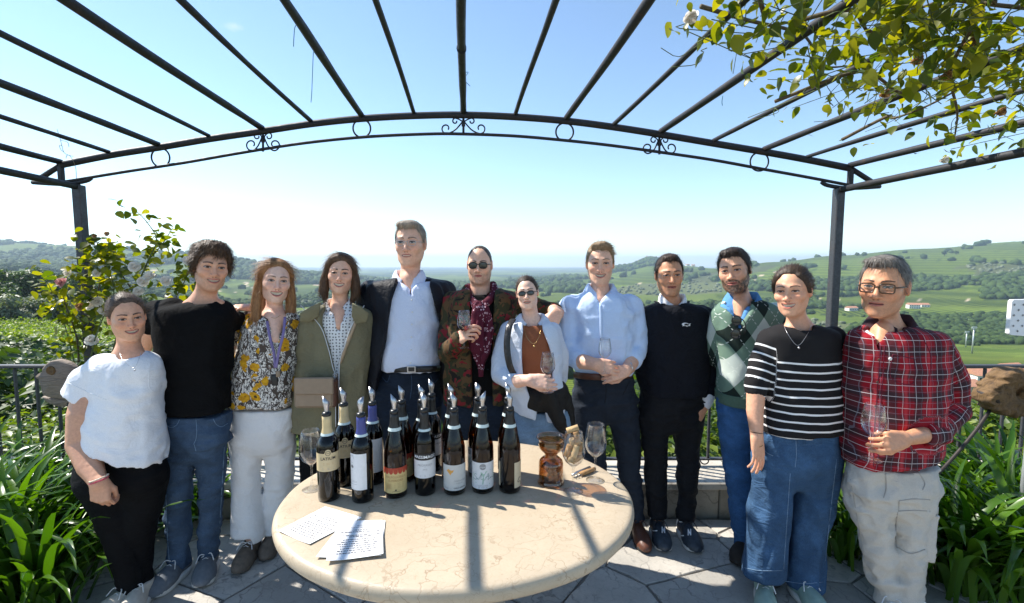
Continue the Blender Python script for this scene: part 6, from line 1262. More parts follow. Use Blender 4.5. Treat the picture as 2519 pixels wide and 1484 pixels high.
# 7 --- woman in chambray shirt and brown top
p = Person("small woman with oval sunglasses in an open chambray shirt over a brown top", 2.4, (1297, 681, 762, -4, -4, -6), PALE, dict(smile=.25, open=.3, jw=.94, nose=.98, blush=.4, browt=.0036, lip=(.52, .20, .18), chin=.98), seed=7)
nb = p.W(1308, 793, .03); p.make_head(nb, .045, [(np.array([p.W(1270, 812, .02), nb + (0, -.01, -.02), p.W(1348, 812, .02)]), [.03, .045, .03])])
p.hair(hair_fn("woman", .0045, [lambda P: sd_ell(P, (0, .11, .03), (.03, .03, .03))], 7, .0012, 60, shift=.003), HAIR["dark"], (-.12, -.12, -.12), (.12, .16, .15), flow=back_flow, n=1200, L=.045, lift=.003)
p.spectacles(.0245, .0155, .0305, -.001, -.098, .0022, MATS["frame_tortoise"], MATS["lens_dark"], 2.1, "sunglasses")
S = p.loft([(796, 1284, 1335, .055), (815, 1262, 1358, .085), (850, 1262, 1362, .105), (890, 1270, 1360, .10), (930, 1274, 1358, .10)]); p.garment("brown_top", [('loft', S, [p.plane(1310, 925, 0, -1)])], MATS["top_brown"], fold=.002, fscale=(8, 8, 16), sub=[lambda P, p=p: sd_chain(P, [p.W(1308, 770), p.W(1309, 792, -.01)], [.05, .048])])
pendant(p, [(1288, 800, -.045), (1296, 830, -.10), (1313, 846, -.125), (1326, 828, -.10), (1332, 800, -.045)], MATS["gold"], (1314, 852, -.128), br=.0055)
J = p.loft([(790, 1268, 1352, .07), (800, 1250, 1366, .095), (830, 1240, 1378, .115), (880, 1240, 1382, .12), (930, 1242, 1384, .125), (985, 1254, 1390, .125), (1045, 1262, 1394, .12)])
sl = p.chain([(1256, 812, 26, .02), (1236, 870, 27, .0), (1232, 922, 26, -.03), (1262, 940, 22, -.13)]); sr = p.chain([(1360, 812, 24, .04), (1374, 870, 23, .08), (1376, 930, 20, .12)])
p.garment("chambray_shirt", [('loft', J, [p.plane(1320, 1018, -.15, -1)]), ('chain', *sl, .015), ('chain', *sr)], MATS["chambray"], fold=.006, fscale=(8, 8, 5), sub=[p.opening([(785, 1286, 1334), (815, 1287, 1336), (850, 1284, 1350), (890, 1284, 1362), (940, 1288, 1358), (1010, 1320, 1340), (1040, 1318, 1346)], -.1, -.0), lambda P, p=p: sd_chain(P, [p.W(1308, 765), p.W(1308, 790)], [.056, .058])])
p.collar(nb + (0, -.005, -.008), .054, .095, .026, 30, .04, MATS["chambray"])
ac = p.chain([(1262, 940, 18, -.13), (1290, 936, 15, -.19), (1305, 935, 13, -.215)]); hd = hand_chains(p.W(1304, 936, -.215), (.85, -.35, .02), (.25, .55, -.15), -1, .92, (34, 42, 46, 50), 1.1, (0, 10), 3, .6); p.arm(*ac, hd)
gl7 = p.W(1347, 964, -.27)
wl_ = p.loft([(938, 1290, 1390, .10, .02), (952, 1264, 1398, .125), (975, 1260, 1402, .135), (992, 1268, 1404, .13), (1000, 1300, 1404, .10)]); w2 = p.chain([(1350, 972, 15, -.135), (1362, 1005, 19, -.125), (1376, 1035, 20, -.115), (1388, 1066, 15, -.10)]); w4 = p.chain([(1342, 975, 12, -.14), (1330, 990, 14, -.135), (1326, 1004, 9, -.13)]); w3 = p.chain([(1386, 962, 17, -.03), (1396, 1010, 19, .0), (1402, 1065, 17, .02)])
p.garment("tied_jacket", [('loft', wl_), ('chain', *w2), ('chain', *w3), ('chain', *w4)], MATS["jacket_soft"], fold=.005, fscale=(10, 10, 7), h=.007, k=.02)
v, f = tube(smooth_pts([p.W(1262, 786, -.04), p.W(1252, 806, -.10), (p.W(1247, 850, -.128)), p.W(1254, 900, -.135), p.W(1272, 935, -.12)], 6), .018, 8, flat=(.95, .28)); mk("bag_strap", v, f, MATS["leather_black"], p.root)
L, Rr = [(1300, 1060, 38), (1302, 1150, 32), (1304, 1220, 27), (1304, 1310, 22)], [(1366, 1060, 38, .02), (1366, 1150, 32, .03), (1368, 1220, 27, .04), (1368, 1306, 22, .04)]
legs(p, "jeans", [(1005, 1268, 1395, .105), (1035, 1264, 1402, .11), (1068, 1262, 1402, .105)], L, Rr, MATS["jeans_light"], fold=.004, h=.009)
p.shoe(gxy(p, 1304, 1310), gxy(p, 1304, 1310, -.02, -.18), MATS["sneaker_cream"], MATS["rubber_white"]); p.shoe(gxy(p, 1368, 1306, off=.04), gxy(p, 1368, 1306, .02, -.18, .04), MATS["sneaker_cream"], MATS["rubber_white"])
std_core(p, nb, L, Rr, p.W(1262, 815), p.W(1356, 815))

# 8 --- man in sky blue shirt
p = Person("smiling man in a sky blue shirt and navy trousers holding an empty glass", 2.70, (1476, 598, 699, 2, 2, 0), FAIR, dict(smile=1.0, open=.7, jw=1.0, nose=1.0, blush=.9, squint=.9, browc=(.17, .10, .06), browt=.0032, lip=(.55, .24, .20), cheek=1.15, ear=1.08), seed=8)
nb = p.W(1476, 722, .03); p.make_head(nb, .057, [(np.array([p.W(1430, 745, .02), nb + (0, -.01, -.03), p.W(1522, 745, .02)]), [.03, .055, .03]), (np.array([p.W(1476, 722, -.02), p.W(1476, 738, -.05)]), [.042, .03])])
p.hair(hair_fn("short", .006, [lambda P: sd_chain(P, [(-.04, -.055, .098), (.02, -.066, .104), (.052, -.045, .092)], [.016, .020, .014])], 8, .0025, 70), HAIR["blond"], n=1500, L=.04, lift=.006, flow=lambda p_: np.c_[np.ones(len(p_)) * .9 * (p_[:, 2] > .05), np.ones(len(p_)) * .5, -np.ones(len(p_)) * (p_[:, 2] < .05)])
T = p.loft([(718, 1436, 1516, .075), (730, 1412, 1546, .11), (748, 1402, 1560, .13), (800, 1402, 1562, .145), (850, 1404, 1560, .15), (905, 1410, 1556, .145), (935, 1412, 1556, .14)])
sl = p.chain([(1412, 758, 36, .01), (1396, 810, 34, .0), (1396, 862, 31, -.03), (1424, 888, 24, -.11)]); sr = p.chain([(1546, 756, 35, .01), (1562, 810, 33, .0), (1566, 858, 30, -.02), (1556, 884, 24, -.08)])
p.garment("shirt", [('loft', T, [p.plane(1480, 914, 0, -1)]), ('chain', *sl, .015), ('chain', *sr, .015)], MATS["shirt_sky"], fold=.0085, fscale=(9, 9, 6), relaxn=0, sub=[lambda P, p=p: sd_chain(P, [p.W(1476, 695), p.W(1476, 722, -.02)], [.064, .06]), p.opening([(720, 1456, 1497), (741, 1473, 1479)], -.1, 0)])
p.collar(nb + (0, -.012, -.004), .064, .10, .036, 20, .048, MATS["shirt_sky"])
v, f = tube(smooth_pts([p.W(1478, 745, -.13), p.W(1479, 800, -.158), p.W(1480, 860, -.162), p.W(1480, 905, -.155)], 5), .008, 6, flat=(1, .25)); mk("placket", v, f, MATS["shirt_sky"], p.root)
ac = p.chain([(1424, 888, 20, -.11), (1450, 893, 17, -.19), (1465, 896, 14, -.225)]); hd = hand_chains(p.W(1463, 896, -.22), (.9, -.25, -.12), (.2, .7, -.2), -1, 1.0, (34, 40, 42, 44), 1.0, (0, 10), 3, .5); p.arm(*ac, hd)
ac = p.chain([(1556, 884, 20, -.08), (1546, 905, 16, -.16), (1540, 912, 14, -.20)]); hd = hand_chains(p.W(1540, 912, -.20), (-.85, -.30, -.12), (-.2, .7, -.3), 1, 1.0, (38, 46, 50, 54), 1.0, (0, 10), 3, .5); p.arm(*ac, hd)
a = np.linspace(0, 6.28, 21)[:-1]; wc = p.W(1545, 907, -.165); wt = mk("wrist_watch", *tube(np.c_[wc[0] + .010 * np.cos(a) - .01 * np.sin(a), wc[1] + .028 * np.sin(a), wc[2] + .033 * np.cos(a)], .0055, 6, closed=True), MATS["steel"], p.root)
v, f = lathe([(.016, -.004), (.016, .004), (.013, .005)], 14); mk("dial", v[:, [0, 2, 1]] * (1, -1, 1) + wc + (0.005, -.032, .006), f, MATS["steel"], wt)
gl8 = p.W(1487, 918, -.29)
v, f = tube(smooth_pts([p.W(1412, 922, -.05), p.W(1440, 926, -.12), p.W(1482, 928, -.15), p.W(1530, 926, -.12), p.W(1556, 921, -.05)], 6), .018, 8, flat=(.22, 1)); bl = mk("belt", v, f, MATS["leather_brown"], p.root)
v, f = box(p.W(1490, 929, -.158), (.046, .006, .036), 0, .002); mk("buckle", v, f, MATS["steel"], bl, False); v, f = box(p.W(1490, 929, -.1615), (.034, .006, .024), 0, .002); mk("buckle_gap", v, f, MATS["leather_brown"], bl, False)
L, Rr = [(1448, 1010, 41), (1456, 1100, 36), (1462, 1180, 31), (1466, 1272, 25)], [(1532, 1010, 39, .0), (1544, 1100, 33, .0), (1552, 1180, 28, .0), (1564, 1278, 22, .0)]
o = legs(p, "trousers", [(920, 1412, 1556, .13), (950, 1408, 1562, .135), (985, 1407, 1570, .13), (1012, 1408, 1570, .115)], L, Rr, MATS["chino_navy"], fold=.007); p.seam(o, [[(1490, 940), (1491, 965), (1488, 992)], [(1420, 938), (1430, 955), (1442, 972)], [(1548, 938), (1540, 956), (1532, 972)]], MATS["chino_dark"], .0018)
p.shoe(gxy(p, 1466, 1272), gxy(p, 1466, 1272, -.02, -.2), MATS["leather_brown"], MATS["rubber_black"], MATS["leather_brown"], w=.044); p.shoe(gxy(p, 1565, 1278), gxy(p, 1565, 1278, .005, -.21), MATS["leather_brown"], MATS["rubber_black"], MATS["leather_brown"], w=.044)
std_core(p, nb, L, Rr, p.W(1420, 760), p.W(1538, 758))

# 9 --- man in dark pullover
p = Person("man in a dark navy pullover and black trousers with hands in his pockets", 2.70, (1646, 628, 726, 10, 2, -2), TAN, dict(smile=.25, open=.05, jw=1.0, nose=1.15, blush=.4, squint=.75, beard=.18, browt=.0038, brow=1.15, age=.6, lip=(.42, .19, .15)), seed=9)
nb = p.W(1652, 750, .03); p.make_head(nb, .056)
p.hair(hair_fn("short", .006, [lambda P: sd_ell(P, (0, -.03, .103), (.05, .05, .018))], 9, .0045, 90, shift=.008), HAIR["dark"], n=1500, L=.028, lift=.012)
T = p.loft([(744, 1615, 1692, .075), (755, 1590, 1728, .11), (772, 1580, 1742, .13), (830, 1580, 1742, .14), (890, 1582, 1740, .14), (950, 1580, 1736, .135), (990, 1580, 1732, .13)])
sl = p.chain([(1598, 782, 33, .03), (1588, 850, 31, .05), (1590, 920, 27, .04), (1598, 975, 22, .0)]); sr = p.chain([(1726, 784, 34, .02), (1742, 850, 32, .03), (1748, 910, 29, .02), (1738, 965, 23, -.02), (1732, 985, 20, -.03)])
p.garment("pullover", [('loft', T, [p.plane(1655, 968, 0, -1)]), ('chain', *sl, .012), ('chain', *sr, .012)], MATS["knit_navy"], fold=.005, fscale=(7, 7, 6), sub=[lambda P, p=p: sd_chain(P, [p.W(1652, 715), p.W(1652, 752, -.015)], [.068, .068])])
p.collar(nb + (0, -.008, .006), .060, .080, .032, 14, .022, MATS["tee_white"]); v, f = tube([p.W(*q) for q in smooth_pts([(1612, 742, .02), (1626, 758, -.06), (1652, 766, -.085), (1680, 758, -.06), (1694, 742, .02)], 5)], .007, 7, flat=(1.2, .8)); mk("neck_rib", v, f, MATS["knit_navy"], p.root)
# small white embroidered badge on the chest: a long-tailed reptile outline
bd = p.W(1688, 799, -.139); P2 = np.array([(-11, 1), (-8, 4), (-3, 5), (2, 4), (6, 2), (11, 3), (9, 0), (10, -3), (5, -3), (2, -5), (-1, -3), (-6, -3), (-9, -4), (-8, -1)]) * .0023
v, f = extrude_poly(P2, .0025, bd, (1, 0, 0), (0, -.05, 1), .05); em = mk("badge", v, f, MATS["tee_white"], p.root, False)
v, f = extrude_poly(P2 * .55 + (.002, .0), .002, bd - (0, .0018, 0), (1, 0, 0), (0, -.05, 1), .05); mk("badge_fill", v, f, MATS["knit_navy"], em, False)
cu = p.chain([(1737, 975, 21, -.03), (1732, 990, 19, -.035)]); p.garment("cuff", [('chain', *cu)], MATS["tee_white"], fold=0, h=.006, pad=.02); ac = p.chain([(1733, 985, 16, -.03), (1722, 1006, 17, -.04), (1712, 1030, 15, -.05)]); p.arm(*ac)
L, Rr = [(1610, 1030, 39), (1610, 1110, 31), (1613, 1180, 28), (1616, 1240, 24), (1618, 1272, 23)], [(1690, 1030, 40, .0), (1692, 1110, 32, .0), (1691, 1180, 28, .0), (1688, 1240, 24, .0), (1686, 1278, 23, -.01)]
legs(p, "trousers", [(955, 1580, 1732, .125), (990, 1574, 1734, .13), (1018, 1572, 1732, .125), (1040, 1572, 1730, .11)], L, Rr, MATS["chino_dark"], fold=.007)
o = p.shoe(gxy(p, 1618, 1272), gxy(p, 1618, 1272, -.02, -.20), MATS["sneaker_navy"], MATS["rubber_white"], MATS["lace_dark"], w=.052); p.seam(o, [[(1629, 1296), (1629, 1311)], [(1629, 1297), (1635, 1310)], [(1635, 1296), (1635, 1311)], [(1606, 1306), (1617, 1306)], [(1611, 1272), (1625, 1272)]], MATS["tee_white"], .0032, "letter_mark")
o = p.shoe(gxy(p, 1686, 1278, off=-.01), gxy(p, 1686, 1278, -.005, -.20, -.01), MATS["sneaker_navy"], MATS["rubber_white"], MATS["lace_dark"], w=.052); p.seam(o, [[(1693, 1302), (1693, 1317)], [(1693, 1303), (1699, 1316)], [(1699, 1302), (1699, 1317)], [(1671, 1318), (1682, 1318)], [(1671, 1284), (1686, 1284)]], MATS["tee_white"], .0032, "letter_mark")
std_core(p, nb, L, Rr, p.W(1602, 780), p.W(1722, 782))

# 10 --- man in argyle sweater
p = Person("bearded man in a green argyle sweater vest behind the striped top", 2.50, (1806, 612, 720, -10, 2, -8), MED, dict(smile=.2, open=0, jw=1.02, nose=1.15, beard=.95, beardc=(.045, .032, .026), grey=.6, blush=.4, squint=.55, browt=.0048, brow=1.15), seed=10)
nb = p.W(1824, 748, .04); p.make_head(nb, .056, [(np.array([p.W(1822, 750, -.03), p.W(1820, 780, -.06)]), [.045, .03])])
p.hair(hair_fn("short", .0075, [lambda P: sd_ell(P, (0, -.05, .098), (.055, .04, .02))], 10, .0045, 85), HAIR["black"], n=1600, L=.032, lift=.010)
S = p.loft([(748, 1775, 1880, .08), (765, 1768, 1900, .11), (830, 1768, 1910, .13), (880, 1770, 1912, .13)]); p.garment("shirt", [('loft', S)], MATS["shirt_blue"], fold=.003, h=.009, sub=[p.opening([(745, 1800, 1846), (790, 1816, 1822)], -.1, 0), lambda P, p=p: sd_chain(P, [p.W(1824, 720), p.W(1822, 745, -.02)], [.062, .06])])
p.collar(nb + (0, -.012, .0), .064, .104, .040, 22, .055, MATS["shirt_blue"])
T = p.loft([(738, 1790, 1872, .085), (752, 1768, 1908, .115), (775, 1762, 1922, .135), (830, 1766, 1926, .145), (890, 1770, 1925, .148), (950, 1768, 1922, .145), (1010, 1768, 1920, .14)])
sl = p.chain([(1775, 778, 26, .03), (1766, 830, 26, .08), (1764, 880, 24, .14)]); sr = p.chain([(1908, 775, 34, .03), (1925, 830, 34, .05), (1930, 900, 30, .10)])
zh = p.W(1820, 958)[2]
p.garment("sweater", [('loft', T, [p.plane(1845, 986, 0, -1)]), ('chain', *sl), ('chain', *sr)], MATS["argyle"], fold=.003, fscale=(7, 7, 6), pat=p.pat_front(1840, 941), sub=[p.opening([(738, 1792, 1858), (760, 1798, 1852), (795, 1819, 1827)], -.12, 0), lambda P, p=p: sd_chain(P, [p.W(1824, 715), p.W(1824, 742)], [.080, .082])])
hm = p.loft([(962, 1766, 1924, .152), (990, 1766, 1924, .150)]); p.garment("hem_rib", [('loft', hm)], MATS["knit_green"], fold=0, h=.008, pad=.02)
L, Rr = [(1805, 1050, 40), (1812, 1130, 34), (1822, 1230, 30), (1833, 1345, 28)], [(1888, 1050, 40, .02), (1890, 1130, 34, .0), (1890, 1230, 30, -.06), (1885, 1400, 26, -.14)]
legs(p, "jeans", [(975, 1768, 1922, .13), (1010, 1766, 1928, .135), (1045, 1766, 1930, .125)], L, Rr, MATS["jeans_blue"], fold=.0045)
p.shoe(gxy(p, 1828, 1350), gxy(p, 1828, 1350, -.09, -.12), MATS["suede_dark"], MATS["suede_dark"], w=.05); p.shoe(gxy(p, 1885, 1400, off=-.12), gxy(p, 1885, 1400, -.07, -.17, -.12), MATS["suede_dark"], MATS["suede_dark"], w=.05)
std_core(p, nb, L, Rr, p.W(1785, 775), p.W(1900, 775))
# the sunglasses hooked in his neckline
sg = empty("sunglasses", p.W(1812, 835, -.165), "dark folded sunglasses hanging from the neckline of the argyle sweater", "sunglasses"); a = np.linspace(0, 6.28, 25)[:-1]
for k, (x_, y_) in enumerate(((1812, 789), (1810, 822))):
    c = p.W(x_, y_, -.168); rg = np.c_[c[0] + .021 * np.cos(a), c[1] - .006 * np.cos(a), c[2] + .024 * np.sin(a)]; v, f = tube(rg, .0028, 6, closed=True); mk("rim", v, f, MATS["frame_black"], sg); mk("lens", np.vstack([rg, c[None] - (0, .003, 0)]), [(i, (i + 1) % 24, 24) for i in range(24)], MATS["lens_dark"], sg)
v, f = tube(smooth_pts([p.W(1812, 782, -.15), p.W(1826, 786, -.165), p.W(1834, 800, -.17), p.W(1832, 822, -.172)], 4), .0028, 6); mk("temple_arm", v, f, MATS["frame_black"], sg)

# 11 --- woman in striped top
p = Person("laughing woman in a black top with white stripes and wide blue jeans", 2.17, (1949, 658, 776, -12, 0, -4), MED, dict(smile=1.0, open=.7, jw=.95, nose=1.1, blush=.9, squint=.85, browt=.0032, browc=(.05, .03, .018), lip=(.50, .17, .14), cheek=1.15, ear=1.05), seed=11)
nb = p.W(1964, 800, .03); p.make_head(nb, .047, [(np.array([p.W(1915, 822, .02), nb + (0, -.015, -.03), p.W(2018, 818, .02)]), [.03, .052, .03])])
p.hair(hair_fn("woman", .012, [lambda P: sd_ell(P, (0, .11, -.03), (.03, .03, .035)), lambda P: sd_chain(np.abs(P) * np.array((1, 0, 0), F32) + P * np.array((0, 1, 1), F32), [(.045, -.055, .075), (.070, -.028, .035), (.078, -.004, -.005)], [.010, .012, .008])], 11, .0014, 60, shift=.004), HAIR["dark"], (-.12, -.12, -.12), (.12, .16, .15), flow=back_flow, n=1300, L=.045, lift=.003)
T = p.loft([(800, 1918, 2014, .06), (812, 1890, 2048, .09), (830, 1878, 2062, .11), (880, 1878, 2062, .12), (930, 1882, 2060, .12), (990, 1880, 2062, .12), (1040, 1874, 2067, .125), (1100, 1868, 2072, .125)])
sl = p.chain([(1895, 840, 32, .01), (1874, 890, 31, .0), (1862, 935, 27, -.02), (1858, 972, 25, -.03)]); sr = p.chain([(2048, 832, 30, .02), (2068, 880, 30, .06), (2082, 940, 28, .12), (2100, 960, 26, .2)])
p.garment("striped_top", [('loft', T, [p.plane(1970, 1079, .02, -1, -.1)]), ('chain', *sl, .012, [p.plane(1858, 968, -.15, -1)]), ('chain', *sr, .012)], MATS["breton"], fold=.0045, fscale=(6, 6, 7), pat=p.pat_front(1970, 866, [(sl[0], sl[1], .075), (sr[0], sr[1], .075)]), sub=[lambda P, p=p: sd_chain(P, [p.W(1964, 778), p.W(1966, 803, -.02)], [.060, .058])])
ac = p.chain([(1860, 955, 22, -.03), (1857, 1010, 20, -.05), (1862, 1080, 14, -.08)]); hd = hand_chains(p.W(1862, 1076, -.08), (.12, -.02, -1), (-.5, .85, 0), 1, 1.0, (8, 10, 12, 16), 1.0, (30, 10), 5); p.arm(*ac, hd)
for dz_, r_ in ((1064, .026), (1092, .024)):
    c = p.W(1861, dz_, -.076); v, f = tube(np.c_[c[0] + r_ * np.cos(a), c[1] + r_ * np.sin(a), c[2] + .006 * np.cos(a + dz_)], .0016, 5, closed=True); mk("bracelet", v, f, MATS["gold"] if dz_ > 1070 else MATS["leather_brown"], p.root)
pendant(p, [(1928, 800, -.05), (1938, 822, -.10), (1962, 850, -.125), (1984, 826, -.10), (1996, 800, -.05)], MATS["steel"], (1965, 856, -.128), br=.0055)
L, Rr = [(1908, 1120, 46), (1896, 1210, 48), (1886, 1310, 50), (1876, 1412, 53)], [(2018, 1115, 50, .02), (2004, 1210, 48, .02), (1990, 1310, 47, .02), (1978, 1436, 49, .02)]
o = legs(p, "wide_jeans", [(1052, 1876, 2064, .115), (1080, 1872, 2068, .12), (1100, 1866, 2070, .125), (1135, 1858, 2066, .125), (1165, 1852, 2062, .11)], L, Rr, MATS["jeans_wide"], fold=.008, fs=(10, 10, 4))
p.seam(o, [[(1958, 1084), (1959, 1120), (1956, 1150)], [(1944, 1165), (1936, 1280), (1928, 1400)], [(1826, 1396), (1870, 1404), (1924, 1404)], [(1932, 1430), (1978, 1436), (2024, 1432)], [(2058, 1130), (2044, 1250), (2030, 1380)], [(1876, 1092), (1884, 1112), (1902, 1122)]], MATS["jeans_light"], .0014)
an = p.chain([(1885, 1395, 15, -.01), (1883, 1440, 14, -.01)]); p.arm(*an)
p.shoe(gxy(p, 1880, 1440, off=-.01), gxy(p, 1880, 1440, -.075, -.17, -.01), MATS["sneaker_teal"], MATS["rubber_white"], MATS["lace_white"], w=.046); p.shoe(gxy(p, 1968, 1442, off=.0), gxy(p, 1968, 1442, .01, -.19, .0), MATS["sneaker_teal"], MATS["rubber_white"], MATS["lace_white"], w=.046)
std_core(p, nb, L, Rr, p.W(1898, 835), p.W(2042, 830))

# 12 --- man in tartan shirt
p = Person("grey haired man with dark glasses in a red tartan shirt at the far right", 2.05, (2174, 632, 777, -12, 2, 2), TAN, dict(smile=.15, open=0, jw=1.0, nose=1.2, beard=.28, beardc=(.16, .12, .10), grey=.6, blush=.6, squint=.75, browt=.0036, age=.8, lip=(.45, .20, .16), ear=1.1), seed=12)
nb = p.W(2186, 808, .04); p.make_head(nb, .054, [(np.array([p.W(2120, 835, .02), nb + (0, -.015, -.03), p.W(2260, 838, .02)]), [.03, .05, .03]), (np.array([p.W(2172, 815, -.03), p.W(2166, 842, -.06)]), [.042, .035])])
p.hair(hair_fn("short", .006, [lambda P: sd_ell(P, (-.01, -.04, .098), (.055, .05, .02))], 12, .004, 85, shift=.006), HAIR["grey"], n=1600, L=.035, lift=.009)
p.spectacles(.0245, .0165, .0315, -.001, -.098, .0028, MATS["frame_tortoise"], MATS["lens_clear"], 4.5)
S = p.loft([(812, 2130, 2240, .06), (830, 2110, 2260, .09), (870, 2110, 2262, .10)]); p.garment("undershirt", [('loft', S)], MATS["tee_white"], fold=0, h=.009, sub=[lambda P, p=p: sd_chain(P, [p.W(2184, 785), p.W(2176, 812, -.03)], [.058, .056])])
T = p.loft([(804, 2128, 2246, .075), (815, 2108, 2290, .10), (832, 2096, 2318, .12), (880, 2090, 2318, .135), (950, 2086, 2312, .145), (1020, 2086, 2304, .15), (1090, 2082, 2300, .15), (1150, 2080, 2298, .15), (1215, 2080, 2300, .15)])
sl = p.chain([(2112, 845, 26, .03), (2096, 900, 28, .08), (2086, 960, 24, .16)]); sr = p.chain([(2300, 852, 36, .01), (2334, 930, 38, .02), (2352, 1005, 36, .0), (2318, 1052, 33, -.06), (2268, 1066, 27, -.12)])
o = p.garment("tartan_shirt", [('loft', T, [p.plane(2190, 1155, .21, -1, -.1)]), ('chain', *sl), ('chain', *sr, .014, [p.plane(2262, 1066, -1, .12, -.12)])], MATS["tartan"], fold=.007, fscale=(7, 7, 7), pat=p.pat_front(2190, 950, [(sr[0], sr[1], .088)]), sub=[lambda P, p=p: sd_chain(P, [p.W(2184, 780), p.W(2182, 806, -.02)], [.064, .062]), p.opening([(800, 2158, 2212), (845, 2166, 2170)], -.1, 0)], relaxn=0)
p.seam(o, [[(2166, 850), (2160, 940), (2152, 1040), (2148, 1148)], [(2176, 850), (2171, 940), (2163, 1040), (2159, 1150)], [(2196, 872), (2250, 884)], [(2196, 872), (2192, 930), (2246, 944), (2250, 884)], [(2270, 830), (2290, 880), (2284, 950)]], MATS["scarf_wine"], .0016)
p.collar(nb + (0, -.012, -.002), .064, .108, .040, 24, .055, MATS["tartan"])
for y, x in ((885, 2162), (940, 2158), (1000, 2153)):
    v, f = lathe([(.005, -.001), (.005, .0014), (.003, .002)], 10); mk("button", v[:, [0, 2, 1]] * (1, -1, 1) + p.W(x, y, -.152), f, MATS["leather_brown"], p.root)
v, f = lathe([(.0075, -.001), (.0075, .0014), (.004, .003)], 12); mk("badge", v[:, [0, 2, 1]] * (1, -1, 1) + p.W(2190, 883, -.148), f, MATS["button_pale"], p.root)
cu = p.chain([(2320, 1056, 36, -.07), (2268, 1068, 32, -.13)]); p.garment("cuff", [('chain', *cu, None, [p.plane(2262, 1066, -1, .12, -.12), p.plane(2312, 1056, 1, .1, -.08)])], MATS["tartan"], fold=.005, h=.006, pat=p.pat_front(2190, 950, [(cu[0], cu[1], .1)]), pad=.02)
ac = p.chain([(2286, 1066, 20, -.12), (2262, 1072, 20, -.16), (2226, 1080, 16, -.22)]); hd = hand_chains(p.W(2222, 1081, -.225), (-.88, -.30, .02), (-.05, .75, -.25), 1, 1.04, (44, 50, 55, 60), 1.1, (0, 10), 4, .6); p.arm(*ac, hd)
gl12 = p.W(2143, 1131, -.27)
L, Rr = [(2135, 1200, 56), (2147, 1290, 45), (2166, 1380, 38), (2190, 1484, 33)], [(2240, 1200, 54, .0), (2236, 1290, 46, -.01), (2232, 1380, 39, -.02), (2226, 1500, 34, -.02)]
o = legs(p, "cargo_trousers", [(1135, 2088, 2290, .13), (1165, 2086, 2292, .135), (1205, 2086, 2294, .14), (1240, 2090, 2292, .125)], L, Rr, MATS["cargo_stone"], fold=.010, fs=(9, 9, 11))
p.seam(o, [[(2256, 1158), (2266, 1172), (2275, 1190), (2270, 1205)], [(2178, 1160), (2180, 1200), (2174, 1225)], [(2212, 1232), (2250, 1228), (2288, 1230)], [(2210, 1258), (2250, 1256), (2288, 1258)], [(2212, 1232), (2210, 1258)], [(2208, 1260), (2204, 1300), (2206, 1346)], [(2206, 1346), (2240, 1362), (2276, 1352)], [(2092, 1180), (2110, 1280), (2128, 1370)]], MATS["ink_seam"], .0022)
pk = p.garment("cargo_pocket", [('fn', lambda P, c=p.W(2264, 1310, -.035).astype(F32): np.max(np.abs((P - c) @ np.array([[.94, .34, 0], [-.34, .94, 0], [0, 0, 1]], F32)) - np.array((.034, .040, .100), F32), axis=1) - .008, p.W(2264, 1310, -.035) - .15, p.W(2264, 1310, -.035) + .15)], MATS["cargo_stone"], fold=.004, fscale=(12, 12, 14), h=.006, pad=0)
c = p.W(2262, 1246, -.045); v, f = box(c, (.092, .104, .050), .35, .010); mk("pocket_flap", v, f, MATS["cargo_stone"], p.root)
p.shoe(gxy(p, 2190, 1484), gxy(p, 2190, 1484, -.11, -.16), MATS["rubber_white"], MATS["rubber_white"], MATS["lace_white"]); p.shoe(gxy(p, 2228, 1500, off=-.02), gxy(p, 2228, 1500, .04, -.19, -.02), MATS["rubber_white"], MATS["rubber_white"], MATS["lace_white"])
std_core(p, nb, L, Rr, p.W(2110, 845), p.W(2290, 850))
# ================================================================== TABLE AND WHAT STANDS ON IT
TZ = .79; TC = np.array((-.195, 1.645)); TA, TB = .628, .520
tb = empty("stone_table", (TC[0], TC[1], 0), "large round pale stone table in front of the group", "table")
n = 128; prof = [(.0, 0), (.90, 0), (.968, -.0004), (.985, -.003), (.996, -.011), (1.0, -.024), (.996, -.038), (.984, -.047), (.955, -.050), (0.0, -.050)]; V = []; F = []
for s_, z in prof[1:-1]:
    a = np.arange(n) * 2 * math.pi / n; wob = 1 + .0015 * np.sin(a * 7 + 1) + .001 * np.sin(a * 13); V.append(np.c_[TC[0] + TA * s_ * wob * np.cos(a), TC[1] + TB * s_ * wob * np.sin(a), np.full(n, TZ + z)])
for i in range(len(V) - 1): F += [(i * n + k, (i + 1) * n + k, (i + 1) * n + (k + 1) % n, i * n + (k + 1) % n) for k in range(n)]
F += [tuple(range(n)), tuple(range(len(V) * n - 1, (len(V) - 1) * n - 1, -1))]; mk("tabletop", np.vstack(V), F, MATS["table_stone"], tb, False)
bpy.context.view_layer.update()
for o_ in tb.children:
    o_.data.polygons.foreach_set("use_smooth", np.array([len(p_.vertices) == 4 for p_ in o_.data.polygons]))
v, f = lathe([(.26, 0), (.26, .06), (.20, .09), (.17, .16), (.17, .58), (.21, .66), (.30, TZ - .055)], 32, (TC[0], TC[1], 0)); mk("pedestal", v, f, MATS["wall_stone"], tb)

